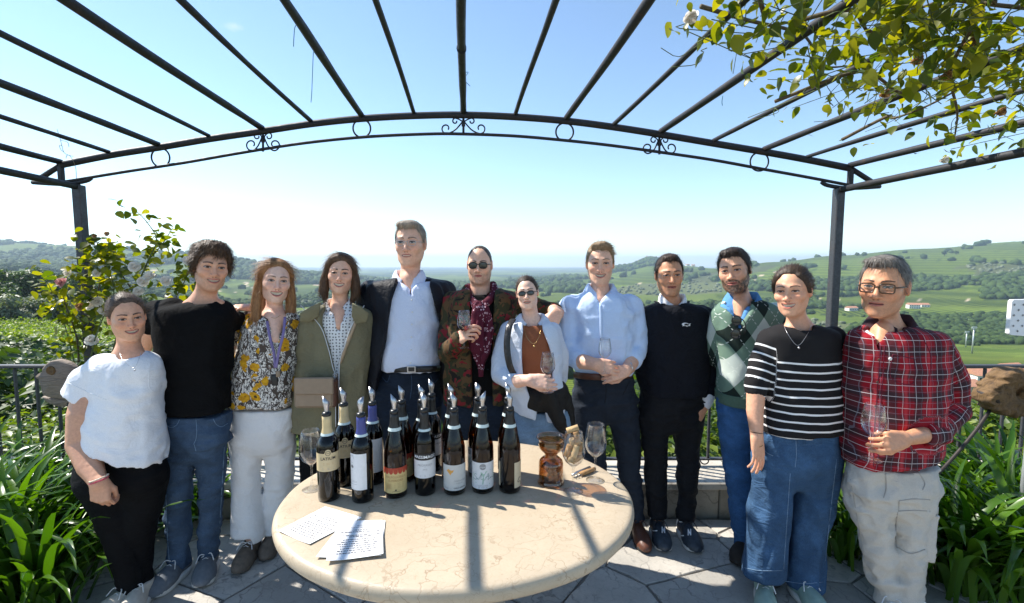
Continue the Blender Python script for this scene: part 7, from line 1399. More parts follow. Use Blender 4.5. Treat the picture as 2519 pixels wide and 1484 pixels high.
# ---- lettering as thin print
def text_verts(s_, size=1.0, align='CENTER', bold=False):
    c = bpy.data.curves.new("print", 'FONT'); c.body = s_; c.size = size; c.align_x = align; c.resolution_u = 2
    if bold: c.offset = size * .012
    o = bpy.data.objects.new("print", c); COL.objects.link(o); dg = bpy.context.evaluated_depsgraph_get(); me = o.evaluated_get(dg).to_mesh()
    v = np.array([p_.co[:] for p_ in me.vertices]).reshape(-1, 3); f = [tuple(p_.vertices) for p_ in me.polygons]; o.evaluated_get(dg).to_mesh_clear(); bpy.data.objects.remove(o); bpy.data.curves.remove(c); return v, f
thin_glass("glass_clear", (.975, .98, .98), base=.012); thin_glass("glass_bottle_amber", (.30, .13, .03), ior=1.5); thin_glass("glass_bottle_dark", (.055, .05, .03), ior=1.5); thin_glass("glass_amber", (.78, .58, .36), ior=1.5, base=.05)
t = NT("wine_dark"); t.base((.012, .003, .004)).rough(.08); MATS["wine_dark"] = t.m
thin_glass("wine_red", (.42, .02, .06)); thin_glass("wine_rose", (.85, .45, .45))
def capm(n_, c, r=.35): mat_simple(n_, c, r, var=.08, scale=50, spec=.5); return MATS[n_]
capm("foil_cream", (.66, .50, .26)); capm("foil_blue", (.055, .065, .24)); capm("foil_black", (.012, .011, .011)); capm("seal_paper", (.62, .72, .70), .7); capm("plastic_black", (.012, .012, .012), .3)
for n_, c in (("label_cream", (.60, .47, .27)), ("label_white", (.72, .72, .73)), ("label_yellow", (.66, .50, .22)), ("label_grey", (.60, .59, .56)), ("label_beige", (.62, .52, .36)), ("label_black", (.015, .012, .012)), ("ink_dark", (.05, .035, .03)), ("ink_white", (.85, .85, .85)), ("ink_grey", (.30, .30, .30)), ("ink_red", (.42, .05, .02)), ("ink_orange", (.72, .36, .08)), ("ink_green", (.36, .52, .42)), ("ink_teal", (.07, .19, .14)), ("ink_gold", (.45, .26, .10))): mat_simple(n_, c, .6, var=.05, scale=80)
PROF = {"bordeaux": [(.034, 0), (.0372, .004), (.0375, .02), (.0375, .185), (.0365, .200), (.031, .217), (.021, .232), (.0155, .245), (.0148, .262), (.0146, .296)],
        "burgundy": [(.036, 0), (.0398, .004), (.040, .02), (.040, .150), (.0385, .172), (.033, .200), (.026, .225), (.020, .247), (.0162, .264), (.0148, .278), (.0146, .296)]}
def prof_r(kind, z): P = np.array(PROF[kind]); return np.interp(z, P[:, 1], P[:, 0])
def bottle(px, py, kind, cap, label, spec, rz=0.0, pour=0.0, name="wine_bottle"):
    """spec: list of (shape, args...) printed on the bottle; angles in degrees from the side facing the viewer, heights in metres"""
    b = on(px, py, TZ); b = b + (0, .5 * .0375, 0); e = empty(name, b, label, "bottle", "wine bottles on the table"); q = np.random.default_rng(int(px)); face = math.atan2(-b[0], b[1])
    glass = MATS["glass_bottle_amber" if kind == "burgundy" else "glass_bottle_dark"]
    v, f = lathe(PROF[kind], 32, b, True, False); mk("glass", v, f, glass, e)
    lv = .178 if kind == "bordeaux" else .168
    Pi = [(prof_r(kind, z) - .0032, z) for z in (.008, .02, .08, .14, lv * .96)] + [(prof_r(kind, lv) - .0032, lv)]; v, f = lathe(Pi, 24, b); mk("wine", v, f, MATS["wine_dark"], e)
    zc0 = .236 if kind == "bordeaux" else .244
    v, f = lathe([(prof_r(kind, zc0) + .0010, zc0), (prof_r(kind, zc0 + .02) + .0010, zc0 + .02), (.0158, .285), (.0158, .298), (.0135, .2995)], 24, b, False, True); mk("capsule", v, f, MATS[cap], e)
    z0 = zc0 - .004; v, f = lathe([(prof_r(kind, z0) + .0018, z0), (prof_r(kind, z0 + .011) + .0018, z0 + .011)], 24, b, False, False); mk("neck_seal", v, f, MATS["seal_paper"], e)
    # pourer: black stopper with a slanted steel spout
    v, f = lathe([(.0135, .2985), (.016, .301), (.016, .309), (.012, .314)], 20, b); mk("stopper", v, f, MATS["plastic_black"], e)
    a = np.arange(16) * 2 * math.pi / 16; sp = []
    for k, (z, r_) in enumerate(((.312, .0075), (.325, .008), (.335, .0105), (.340, .0118))): sp.append(np.c_[r_ * np.cos(a), r_ * np.sin(a), np.full(16, z)])
    sp.append(np.c_[.0122 * np.cos(a), .0122 * np.sin(a), .344 + .014 * (1 - np.cos(a))]); sp.append(np.c_[.0108 * np.cos(a), .0108 * np.sin(a), .343 + .0138 * (1 - np.cos(a))]); sp.append(np.c_[.0065 * np.cos(a), .0065 * np.sin(a), np.full(16, .335)])
    sp = np.vstack(sp); c_, s_ = math.cos(pour), math.sin(pour); sp = np.c_[sp[:, 0] * c_ - sp[:, 1] * s_, sp[:, 0] * s_ + sp[:, 1] * c_, sp[:, 2]] + b
    F = [(i * 16 + k, i * 16 + (k + 1) % 16, (i + 1) * 16 + (k + 1) % 16, (i + 1) * 16 + k) for i in range(6) for k in range(16)]; mk("pourer", sp, F, MATS["steel"], e)
    th0 = -math.pi / 2 + face + R(rz)
    def bend(u, z, lift):   # u: metres along the girth
        r_ = prof_r(kind, z) + lift; t_ = th0 + u / prof_r(kind, z); return np.c_[b[0] + r_ * np.cos(t_), b[1] + r_ * np.sin(t_), b[2] + z]
    lab = None
    for k, s_ in enumerate(spec):
        if s_[0] == "patch":       # (.., mat, z0, z1, a0, a1 [, tab])
            _, m_, za, zb, a0, a1 = s_[:6]; N, M = 22, 6; U = np.linspace(R(a0), R(a1), N) * .0375; Z = np.linspace(za, zb, M); g = np.array([(u, z) for z in Z for u in U]); 
            if len(s_) > 6: top = g[:, 1] > zb - 1e-6; g[top, 1] += s_[6] * np.clip(1 - (g[top, 0] / .012) ** 2, 0, 1) ** .5
            v = bend(g[:, 0], g[:, 1], .0007 + .0002 * (k % 4)); F = [(j * N + i, j * N + i + 1, (j + 1) * N + i + 1, (j + 1) * N + i) for j in range(M - 1) for i in range(N - 1)]; o = mk("label" if lab is None or m_.startswith("label") else "print", v, F, MATS[m_], e if lab is None or m_.startswith("label") else lab)
            if lab is None: lab = o
        elif s_[0] == "text":      # (.., string, mat, size, z, adeg [, bold])
            v, f = text_verts(s_[1], s_[3], 'CENTER', len(s_) > 6); v = bend(v[:, 0] + R(s_[5]) * .0375, v[:, 1] + s_[4], .0016); mk("print", v, f, MATS[s_[2]], lab, False)
        elif s_[0] == "poly":      # (.., mat, [(u,z)..])
            P = np.array(s_[2]); c = P.mean(0); g = np.vstack([P, c[None]]); v = bend(g[:, 0], g[:, 1], .0014); mk("print", v, [(i, (i + 1) % len(P), len(P)) for i in range(len(P))], MATS[s_[1]], lab, False)
        elif s_[0] == "line":      # (.., mat, pts, w)
            P = np.array(s_[2], float); d = np.gradient(P, axis=0); d /= np.linalg.norm(d, axis=1)[:, None] + 1e-9; nn = np.c_[-d[:, 1], d[:, 0]] * s_[3] / 2; g = np.vstack([P - nn, P + nn]); m_ = len(P); v = bend(g[:, 0], g[:, 1], .0015); mk("print", v, [(i, i + 1, m_ + i + 1, m_ + i) for i in range(m_ - 1)], MATS[s_[1]], lab, False)
    return e
def circ(u, z, r_, n_=16): a_ = np.arange(n_) * 2 * math.pi / n_; return [(u + r_ * math.cos(t_), z + r_ * math.sin(t_)) for t_ in a_]
def rules(m_, zs, w, u=0.0): return [("line", m_, [(u - w / 2, z), (u, z), (u + w / 2, z)], .0008) for z in zs]
latium = [("patch", "label_cream", .112, .176, -78, 78, .014), ("poly", "ink_dark", circ(0, .1765, .0085)), ("poly", "label_cream", circ(0, .1766, .0068)), ("line", "ink_dark", [(-.006, .1766), (0, .1766), (.006, .1766)], .0012), ("text", "LATIUM", "ink_dark", .0145, .153, 0, 1)] + rules("ink_gold", (.142, .137), .034) + rules("ink_grey", (.124, .119), .040)
whitel = [("patch", "label_white", .050, .178, -100, 22), ("poly", "ink_grey", [(-.046, .135), (-.036, .139), (-.030, .131), (-.038, .126)]), ("poly", "ink_dark", [(-.044, .133), (-.037, .1355), (-.033, .129), (-.041, .128)]), ("line", "ink_grey", [(-.050, .165), (-.045, .172), (-.034, .171), (-.027, .160)], .0008), ("line", "ink_grey", [(-.046, .112), (-.040, .118), (-.033, .120)], .0008), ("line", "ink_grey", [(-.048, .150), (-.042, .146), (-.034, .147)], .0008)] + rules("ink_grey", (.082, .078, .070), .030, -.034)
sup = [("patch", "label_yellow", .022, .108, -82, 82)] + [("poly", "ink_red", [(u - .0078, .108), (u - .0074, .098), (u - .004, .0925), (u, .091), (u + .004, .0925), (u + .0074, .098), (u + .0078, .108)]) for u in (-.048, -.032, -.016, 0, .016, .032, .048)] + [("patch", "ink_red", .1065, .1135, -82, 82), ("text", "VALPOLICELLA", "ink_gold", .0105, .078, 0, 1), ("text", "SUPERIORE", "ink_gold", .0105, .065, 0, 1)] + [("line", "ink_gold", [(u, .038), (u, .046), (u, .058)], .0016) for u in (-.032, -.027, -.022, -.017)] + rules("ink_gold", (.058, .052, .047, .043), .034, .012) + [("poly", "ink_dark", circ(0, .034, .003)), ("line", "ink_dark", [(-.014, .028), (-.004, .030), (.006, .028), (.016, .029)], .001)]
massi = [("patch", "label_black", .134, .158, -80, 80), ("text", "MASSIMAGO", "ink_white", .0155, .1405, 0, 1), ("patch", "label_white", .068, .1335, -80, 80), ("text", "PROFASIO", "ink_grey", .0115, .112, 0)] + rules("ink_grey", (.108,), .042) + [("text", "2022", "ink_grey", .0075, .098, 0)] + rules("ink_grey", (.079, .075), .034)
carlo = [("patch", "label_grey", .020, .114, -86, 86), ("poly", "ink_orange", [(-.030, .094), (-.022, .100), (-.012, .095), (-.002, .097), (-.006, .088), (-.012, .084), (-.014, .077), (-.020, .084)]), ("text", "VALPOLICELLA", "ink_grey", .0068, .054, 34), ("text", "SUPERIORE", "ink_grey", .0048, .045, 26), ("text", "CARLO ALBERTO", "ink_dark", .0058, .028, 30, 1)] + rules("ink_grey", (.030, .027), .016, -.030)
solar = [("patch", "label_white", .020, .118, -82, 82), ("poly", "ink_green", [(-.040, .075), (-.026, .083), (-.006, .082), (.014, .086), (.030, .089), (.045, .086), (.045, .044), (.026, .037), (0, .038), (-.026, .042), (-.040, .050)]), ("poly", "ink_grey", circ(0, .103, .0115)), ("line", "label_white", [(-.012, .1015), (0, .100), (.012, .1015)], .003), ("line", "ink_teal", smooth_pts([(-.021, .074), (-.029, .076), (-.031, .069), (-.024, .064), (-.023, .056), (-.032, .055), (-.038, .057)], 4), .0013), ("line", "ink_teal", smooth_pts([(-.016, .062), (-.020, .058), (-.014, .057), (-.012, .062), (-.004, .078), (-.006, .066), (-.006, .057), (0, .058)], 4), .0012), ("line", "ink_teal", smooth_pts([(.004, .053), (.012, .062), (.020, .077), (.021, .064), (.019, .054), (.026, .058), (.030, .062), (.030, .057), (.036, .061), (.041, .057)], 4), .0012), ("line", "ink_teal", smooth_pts([(.008, .064), (.018, .066), (.026, .066)], 3), .0011), ("text", "VALPOLICELLA", "ink_grey", .0055, .031, 0)] + rules("ink_grey", (.027, .024), .034)
mapl = [("patch", "label_beige", .022, .116, 26, 120), ("patch", "label_beige", .026, .116, -120, -62), ("line", "ink_dark", [(.046, .058), (.036, .055), (.034, .049), (.030, .046), (.034, .041), (.042, .043), (.047, .040), (.049, .030), (.053, .024)], .0024)] + rules("ink_gold", (.104, .098, .092), .010, .046) + rules("ink_grey", (.050, .044, .038), .010, -.052)
FR = [(805, 1231, "bordeaux", "foil_cream", "front bottle with cream LATIUM label and cream capsule, leftmost of the front row", latium, 0, .6),
      (889, 1234, "bordeaux", "foil_blue", "front bottle with tall white label and blue capsule", whitel, 0, 2.6),
      (971, 1222, "burgundy", "foil_black", "front bottle with yellow label and red scalloped edge", sup, 0, .5),
      (1044, 1216, "bordeaux", "foil_black", "front bottle with white PROFASIO label under a black band", massi, 0, 1.0),
      (1117, 1214, "burgundy", "foil_black", "front bottle with grey label and orange shape", carlo, 0, .3),
      (1187, 1210, "burgundy", "foil_black", "front bottle with white and green label in handwriting", solar, 0, 2.9),
      (1254, 1210, "burgundy", "foil_black", "rightmost front bottle turned away with beige labels on its sides", mapl, 0, .2)]
BK = [(847, 1194, "bordeaux", "foil_cream", "rear bottle with cream label and capsule behind the blue capped bottle", latium, 0, .7), (917, 1190, "bordeaux", "foil_blue", "rear bottle with blue capsule and white label", whitel, 35, .9),
      (989, 1184, "burgundy", "foil_black", "rear amber bottle half hidden behind the yellow labelled bottle", sup, 0, .6), (1038, 1180, "bordeaux", "foil_black", "rear dark bottle directly behind the PROFASIO bottle", massi, 40, .4), (1062, 1158, "bordeaux", "foil_black", "rearmost bottle of all, right of the PROFASIO bottle", massi, 60, .8),
      (1110, 1176, "burgundy", "foil_black", "rear bottle hidden behind the grey labelled bottle", carlo, 60, .3), (1176, 1172, "burgundy", "foil_black", "rear amber bottle behind the handwritten label", solar, -60, .9), (1250, 1172, "burgundy", "foil_black", "rear bottle behind the rightmost front bottle", mapl, 0, .5)]
for a_ in FR + BK: bottle(*a_)
# ---- wine glasses
GP = [(.0015, .0025), (.020, .0032), (.034, .0012), (.0355, .0), (.0350, .0022), (.020, .0052), (.008, .009), (.0045, .018), (.0036, .040), (.0036, .082), (.0062, .092), (.016, .100), (.030, .113), (.0395, .132), (.0418, .145), (.0405, .165), (.036, .195), (.0315, .222), (.0308, .2225), (.0352, .195), (.0397, .165), (.0410, .145), (.0387, .1325), (.0292, .114), (.0152, .1012), (.001, .096)]
glass_me = None
def wine_glass(base, label, fill=0, s_=1.0, group="wine glasses", fm="wine_red"):
    global glass_me
    e = empty("wine_glass", base, label, "wine glass", group)
    v, f = lathe([(r_ * s_, z * s_) for r_, z in GP], 32, base, False, False); mk("glass", v, f, MATS["glass_clear"], e)
    if fill:
        Z = np.linspace(.0985, fill, 8); rr = np.interp(Z, [z for _, z in GP[10:18]], [r_ for r_, _ in GP[10:18]]) - .0016; v, f = lathe([(max(.001, a_) * s_, z * s_) for a_, z in zip(rr, Z)], 24, base); mk("wine", v, f, MATS[fm], e)
    return e
wine_glass(gl6, "wine glass of red wine held up by the camouflage jacket", .128, .83); wine_glass(gl7, "wine glass with a little red wine in the hand at the brown top", .108, .83); wine_glass(gl8, "empty wine glass held in both hands before the sky blue shirt", 0, .83); wine_glass(gl12, "empty wine glass in the hand of the tartan shirt", 0, 1.0)
wine_glass(on(768, 1203, TZ), "wine glass with pale rose drops at the left end of the table", .104, 1.0, fm="wine_rose"); wine_glass(on(915, 1166, TZ), "wine glass half hidden behind the rear blue capped bottle", 0, 1.0)
gc = on(1410, 1208, TZ); wine_glass(gc, "wine glass filled with corks on the right of the table", 0, 1.0); wine_glass(on(1464, 1182, TZ), "empty wine glass at the right end of the table", 0, 1.0)
# ---- corks in the glass
mat_simple("cork", (.40, .225, .095), .85, var=.3, scale=70, bump=.4, bscale=220); mat_simple("cork_pale", (.52, .345, .17), .85, var=.2, scale=70, bump=.4, bscale=220)
ck_ = mk_mesh("cork", *lathe([(.0100, -.022), (.0110, -.021), (.0110, .021), (.0100, .022)], 14), MATS["cork"], True); ck2 = mk_mesh("cork", *lathe([(.0100, -.022), (.0110, -.021), (.0110, .021), (.0100, .022)], 14), MATS["cork_pale"], True)
for i, (dx, dy, dz, rx, ry, lb) in enumerate([(-.012, -.008, .122, 1.2, .3, "lowest cork on the left inside the cork filled glass"), (.014, .002, .122, .4, 1.1, "lowest cork on the right inside the cork filled glass"), (.0, .012, .130, 1.5, .6, "low cork at the back inside the cork filled glass"), (-.020, .002, .152, .25, -.2, "upright cork against the left side of the cork filled glass"), (.004, -.018, .156, .2, -.35, "slanting cork at the front of the cork filled glass"), (.021, .002, .160, -.15, .12, "upright cork against the right side of the cork filled glass"), (.0, .016, .172, .3, .2, "upright cork at the back of the cork filled glass"), (.010, -.008, .205, .1, -.22, "cork standing out of the cork filled glass"), (-.004, .002, .232, .2, 1.2, "topmost cork lying across the cork filled glass")]):
    o = inst("cork", ck_ if i % 2 else ck2, None, gc + (dx, dy, dz), (rx, ry, i * .8)); tag(o, lb, "cork", "corks in the glass")
# ---- amber jar shaped like an hourglass
jb = on(1355, 1188, TZ); jar = empty("amber_jar", jb, "amber glass jar shaped like an hourglass right of the bottles", "jar")
JP = [(.040, .0), (.050, .002), (.0515, .006), (.048, .012), (.0465, .020), (.0465, .078), (.043, .090), (.034, .098), (.0245, .102), (.0235, .106), (.0250, .109), (.0235, .112), (.0260, .118), (.036, .127), (.0455, .138), (.0485, .150), (.0470, .160), (.0455, .166), (.049, .172), (.0545, .179)]
JP2 = JP + [(r_ - .003, z) for r_, z in JP[::-1][:-4]]; v, f = lathe(JP2, 36, jb, True, False); mk("glass", v, f, MATS["glass_amber"], jar)
v, f = lathe([(.0545, .1775), (.056, .179), (.0545, .181), (.0525, .180)], 36, jb, False, False); mk("rim", v, f, MATS["glass_amber"], jar)
q = np.random.default_rng(9)
for k in range(5):
    v, f = box((0, 0, 0), (.040, .016, .028), 0, .003); M_ = np.array(Matrix.Rotation(k * 1.3, 3, 'Z') @ Matrix.Rotation(.6 + .4 * k, 3, 'X')); mk("cork_piece", v @ M_.T + jb + (q.uniform(-.016, .016), q.uniform(-.016, .016), .022 + .011 * k), f, MATS["cork"], jar)
# ---- corkscrew
kb = on(1428, 1172, TZ); ks = empty("corkscrew", kb, "folding corkscrew with wooden handle lying behind the cork glass", "corkscrew")
v, f = tube([kb + (.0, .0, .009), kb + (.03, .02, .010), kb + (.065, .05, .009)], [.0085, .0095, .007], 8); mk("handle", v, f, MATS["cork"], ks); v, f = tube([kb + (-.035, -.012, .010), kb + (-.015, .006, .012), kb + (.045, .044, .018)], .005, 6); mk("lever", v, f, MATS["steel"], ks)
th = np.linspace(0, 22, 60); v, f = tube(kb + np.c_[-.03 + th * .0020, -.022 + th * .0012 + .004 * np.sin(th), .009 + .004 * np.cos(th)], .0014, 5); mk("worm", v, f, MATS["steel"], ks)
# ---- printed sheets
mat_simple("paper", (.84, .84, .84), .75, var=.02, scale=10)
def sheet(cs, dz, label, seed, title=True, curl=.003):
    P = np.array([on(x, y, TZ) for x, y in cs]); P[:, 2] += dz; e = None; N = 10      # corners: far left, far right, near right, near left
    U, Vv = np.meshgrid(np.linspace(0, 1, N), np.linspace(0, 1, N)); g = lambda u, w: (P[0] * ((1 - u) * (1 - w))[:, None] + P[1] * (u * (1 - w))[:, None] + P[2] * (u * w)[:, None] + P[3] * ((1 - u) * w)[:, None])
    def surf_(u, w, l=0): p_ = g(u, w); p_[:, 2] += l + curl * ((2 * u - 1) ** 2 * w + .4 * np.sin(3 * u + seed) ** 2 * w); return p_
    top = surf_(U.ravel(), Vv.ravel()); bot = top - (0, 0, .0012); F = [(j * N + i, (j + 1) * N + i, (j + 1) * N + i + 1, j * N + i + 1) for j in range(N - 1) for i in range(N - 1)]; F += [tuple(q_ + N * N for q_ in f_[::-1]) for f_ in F]
    rim = [k for k in range(N)] + [k * N + N - 1 for k in range(1, N)] + [N * N - 1 - k for k in range(1, N)] + [k * N for k in range(N - 2, 0, -1)]
    F += [(rim[k], rim[(k + 1) % len(rim)], rim[(k + 1) % len(rim)] + N * N, rim[k] + N * N) for k in range(len(rim))]
    e = mk("paper_sheet", np.vstack([top, bot]), F, MATS["paper"], None, False, loc=P.mean(0)); tag(e, label, "paper", "printed sheets on the table")
    if not title: return e
    q = np.random.default_rng(seed); pv, pf = [], []
    for s_, w0, sz in (("VISITA IN", .17, .042), ("VALLE DI MEZZANE", .225, .046)):
        v, f = text_verts(s_, sz); pv.append(surf_(.5 + v[:, 0] * 1.0, w0 - v[:, 1] * .8, .0013)); pf.append(f)
    rows = [(.28, .34)] + [(.33, .8), (.42, .84), (.46, .4)] + [(w, q.uniform(.62, .86)) for w in np.arange(.53, .90, .055)]
    for w, ln in rows:      # lines of small print, broken into words
        x = .5 - ln / 2
        while x < .5 + ln / 2 - .02:
            d = q.uniform(.02, .09); u = np.array([x, x + d, x + d, x]); ww = np.array([w, w, w + .013, w + .013]); pv.append(surf_(np.clip(u, 0, 1), ww, .0013)); pf.append([(0, 3, 2, 1)]); x += d + .012
    V = np.vstack(pv); F = []; n_ = 0
    for v_, f_ in zip(pv, pf): F += [tuple(i + n_ for i in k) for k in f_]; n_ += len(v_)
    o = mk("print", V, F, MATS["ink_dark"], e, False); return e
sheet([(800, 1247), (890, 1274), (762, 1342), (685, 1309)], .0014, "printed sheet lying askew at the left of the table", 1, True)
sheet([(846, 1284), (948, 1283), (938, 1372), (777, 1376)], .0034, "sheet showing at the edge under the top printed sheet", 2, False)
sheet([(838, 1286), (941, 1284), (943, 1372), (802, 1389)], .0062, "topmost printed sheet nearest the table edge", 3, True, .006)
# ================================================================== PLANTS OF THE TERRACE
mat_leaf("rose_leaf", (.034, .068, .007), (.17, .185, .014), .35, .52, (3.0, 2.5, .25)); mat_leaf("strap_leaf", (.026, .08, .006), (.08, .165, .012), .28, .30, (2.0, 2.1, .35)); mat_simple("cane", (.10, .075, .04), .8, var=.3, scale=40, bump=.3); mat_simple("green_cane", (.09, .12, .04), .7, var=.3, scale=40)
def mat_petal(name, c0, c1):
    t = NT(name); n = t.noise(t.coord("Object"), 60, 3); t.base(t.ramp(n.outputs[0], [(.3, c0), (.7, c1)])).rough(.6); tr = t.n("BsdfTranslucent"); tr.inputs[0].default_value = (*c1, 1); mx = t.n("MixShader", i_0=.35); t.l(t.p.outputs[0], mx.inputs[1]); t.l(tr.outputs[0], mx.inputs[2]); t.l(mx.outputs[0], t.out.inputs[0]); MATS[name] = t.m
mat_petal("petal_white", (.80, .72, .60), (.90, .87, .82)); mat_petal("petal_pink", (.55, .16, .18), (.72, .42, .40)); mat_petal("petal_brown", (.30, .16, .06), (.5, .3, .13))
# one rose leaflet: pointed oval folded along its rib, drooping
def leaflet(n_=6):
    V = []; F = []
    for i in range(n_ + 1):
        t_ = i / n_; w = .36 * math.sin(math.pi * min(1, t_ ** .8 * 1.0)) ** .8 * (1 - .25 * t_); z = -.22 * t_ * t_
        V += [(-w, t_, z + .16 * w + (.015 if i % 2 else 0)), (0, t_, z), (w, t_, z + .16 * w - (.015 if i % 2 else 0))]
    for i in range(n_):
        for k in (0, 1): a_ = i * 3 + k; F.append((a_, a_ + 1, a_ + 4, a_ + 3))
    return np.array(V), F
LV, LF = leaflet(); leaf_me = mk_mesh("leaf", LV, LF, MATS["rose_leaf"], True, {"rnd": np.zeros(len(LV))})
LFn = np.array(LF)
def eul(q, up=.3): return (q.uniform(-.9, .9) + up, q.uniform(-.8, .8), q.uniform(0, 6.28))
def place_leaves(root, C, S, rot, mesh=leaf_me, V=LV, F=LFn, mat="rose_leaf", limit=300, name="leaf"):
    """the leaves that show largest become parts of their own, the rest one mass"""
    C = np.asarray(C); rank = np.argsort([-(s_ / max(.3, np.linalg.norm(c - (0, 0, CAM_H)))) - (100 if -40 < proj(c)[0] < 2560 and -60 < proj(c)[1] < 1500 else 0) for c, s_ in zip(C, S)])
    for i in rank[:limit]: inst(name, mesh, root, C[i], rot[i], S[i])
    rest = rank[limit:]
    if len(rest):
        VV = np.stack([np.array(Matrix.LocRotScale(Vector(C[i]), __import__('mathutils').Euler(rot[i]), Vector((S[i],) * 3))) @ np.c_[V, np.ones(len(V))].T for i in rest])[:, :3].transpose(0, 2, 1); FF = (F[None] + (np.arange(len(rest)) * len(V))[:, None, None]).reshape(-1, F.shape[1])
        o = mk("foliage", VV.reshape(-1, 3), FF, MATS[mat], root, True, {"rnd": np.repeat(np.random.default_rng(1).random(len(rest)), len(V))}); o["kind"] = "stuff"
def rose(root, c, r_, mat="petal_white", seed=0, tilt=(0, 0)):
    q = np.random.default_rng(seed); parts = []
    for ring, (n_, rad, op) in enumerate(((3, .35, 1.35), (5, .62, 1.0), (6, .92, .55), (6, 1.1, .2))):
        for k in range(n_):
            a_ = k * 2 * math.pi / n_ + ring * .6 + q.uniform(-.2, .2); U, Vv = np.meshgrid(np.linspace(-1, 1, 5), np.linspace(0, 1, 5)); u, w = U.ravel(), Vv.ravel(); wd = .62 * np.sin(math.pi * np.clip(w * .62 + .2, 0, 1)); x = u * wd * (.7 + .3 * rad); up = w * math.sin(op) ; outw = w * math.cos(op) * 1.0
            y = .12 + rad * .30 * w + outw * .55 + .12 * (1 - u * u) * math.sin(op); z = up * (.95 - .1 * ring) - .12 * ring + .06 * np.sin(u * 3 + k) * w - .22 * np.clip(w - .75, 0, 1) * 2
            P = np.c_[x * math.cos(a_) - y * math.sin(a_), x * math.sin(a_) + y * math.cos(a_), z] * r_ * .78; parts.append((P, [(j * 5 + i, j * 5 + i + 1, (j + 1) * 5 + i + 1, (j + 1) * 5 + i) for j in range(4) for i in range(4)]))
    v, f = join(parts); M_ = np.array(Matrix.Rotation(tilt[0], 3, 'X') @ Matrix.Rotation(tilt[1], 3, 'Y')); return mk("blossom", v @ M_.T + c, f, MATS[mat], root)
# ---- climbing rose on the pergola roof, upper right
q = np.random.default_rng(31)
ax_ = np.array([p_[0] for p_ in ap]); az_ = np.array([p_[2] for p_ in ap])
def roof_z(x, y): xs = x - (y - PY) * pdir[0] / pdir[1]; return np.interp(xs, ax_, az_)
def on_roof(px, py):
    d = ray(px, py); lo, hi = .25, 6.0
    for _ in range(40):
        t_ = (lo + hi) / 2; P = d * t_ + (0, 0, CAM_H)
        if P[2] < roof_z(P[0], P[1]): lo = t_
        else: hi = t_
    return d * lo + (0, 0, CAM_H)
cr = empty("climbing_rose", on_roof(2300, 120), "climbing rose with backlit green leaves over the right side of the pergola", "climbing plant")
blobs = [(1700, 5, 60, 22), (1790, 25, 70, 40), (1900, 60, 80, 70), (1870, 110, 45, 40), (2000, 100, 90, 90), (1960, 190, 60, 40), (2080, 170, 90, 70), (2180, 120, 110, 110), (2160, 230, 80, 60), (2290, 90, 110, 90), (2300, 210, 90, 70), (2420, 60, 110, 80), (2430, 180, 100, 80), (2500, 110, 90, 110), (2260, 285, 45, 35), (2030, 240, 40, 30), (2480, 300, 60, 40), (2390, 320, 55, 38), (2350, 365, 22, 40), (2340, 395, 14, 14), (2200, 295, 25, 22), (1840, 20, 90, 30), (2120, 40, 120, 60), (2260, 20, 130, 50), (2640, 120, 150, 160), (2600, -120, 220, 160), (2250, -120, 260, 110)]
C, S_, Rt = [], [], []; wts = np.array([b_[2] * b_[3] for b_ in blobs], float); wts[-3:] *= .5; wts /= wts.sum()
for _ in range(1250):
    bx, by, rx, ry = blobs[q.choice(len(blobs), p=wts)]; px, py = bx + q.normal(0, .55) * rx, by + q.normal(0, .55) * ry; 
    if py > 70 + (px - 1640) * .48 and px < 2300 and q.random() < .7: continue
    P = on_roof(px, py)
    if P[1] < .35: continue
    P = P + (q.normal(0, .03), q.normal(0, .08), q.normal(-.015, .06)); C.append(P); S_.append(q.uniform(.024, .07)); Rt.append((q.uniform(-1.5, .5), q.uniform(-.7, .7), q.uniform(0, 6.28)))
place_leaves(cr, C, S_, Rt)
C = np.array(C); 
for k in range(16):      # canes following the roof
    a_, b_ = C[q.integers(0, len(C))], C[q.integers(0, len(C))]
    if np.linalg.norm(a_ - b_) > 1.6 or np.linalg.norm(a_ - b_) < .3: continue
    m_ = [a_ + (b_ - a_) * t_ + (q.normal(0, .05), q.normal(0, .05), q.normal(.02, .03)) for t_ in np.linspace(0, 1, 5)]; v, f = tube(smooth_pts(m_, 4), np.linspace(.008, .003, 17), 6); mk("cane", v, f, MATS["cane"], cr)
for k in range(150):      # thin shoots and leaf stalks
    a_ = C[q.integers(0, len(C))]; m_ = [a_, a_ + (q.normal(0, .05), q.normal(0, .05), -.03), a_ + (q.normal(0, .09), q.normal(0, .09), -q.uniform(.02, .10))]; v, f = tube(smooth_pts(m_, 3), .0016, 4); mk("shoot", v, f, MATS["green_cane"], cr)
for i, (px, py, m_) in enumerate(((1700, 14, "petal_white"), (2325, 375, "petal_white"), (2395, 72, "petal_brown"), (2330, 158, "petal_brown"), (2465, 250, "petal_brown"), (2260, 118, "petal_brown"), (2180, 205, "petal_brown"))): rose(cr, on_roof(px, py) - (0, 0, .04), .03 if "white" in m_ else .026, m_, i, (2.6, .3))
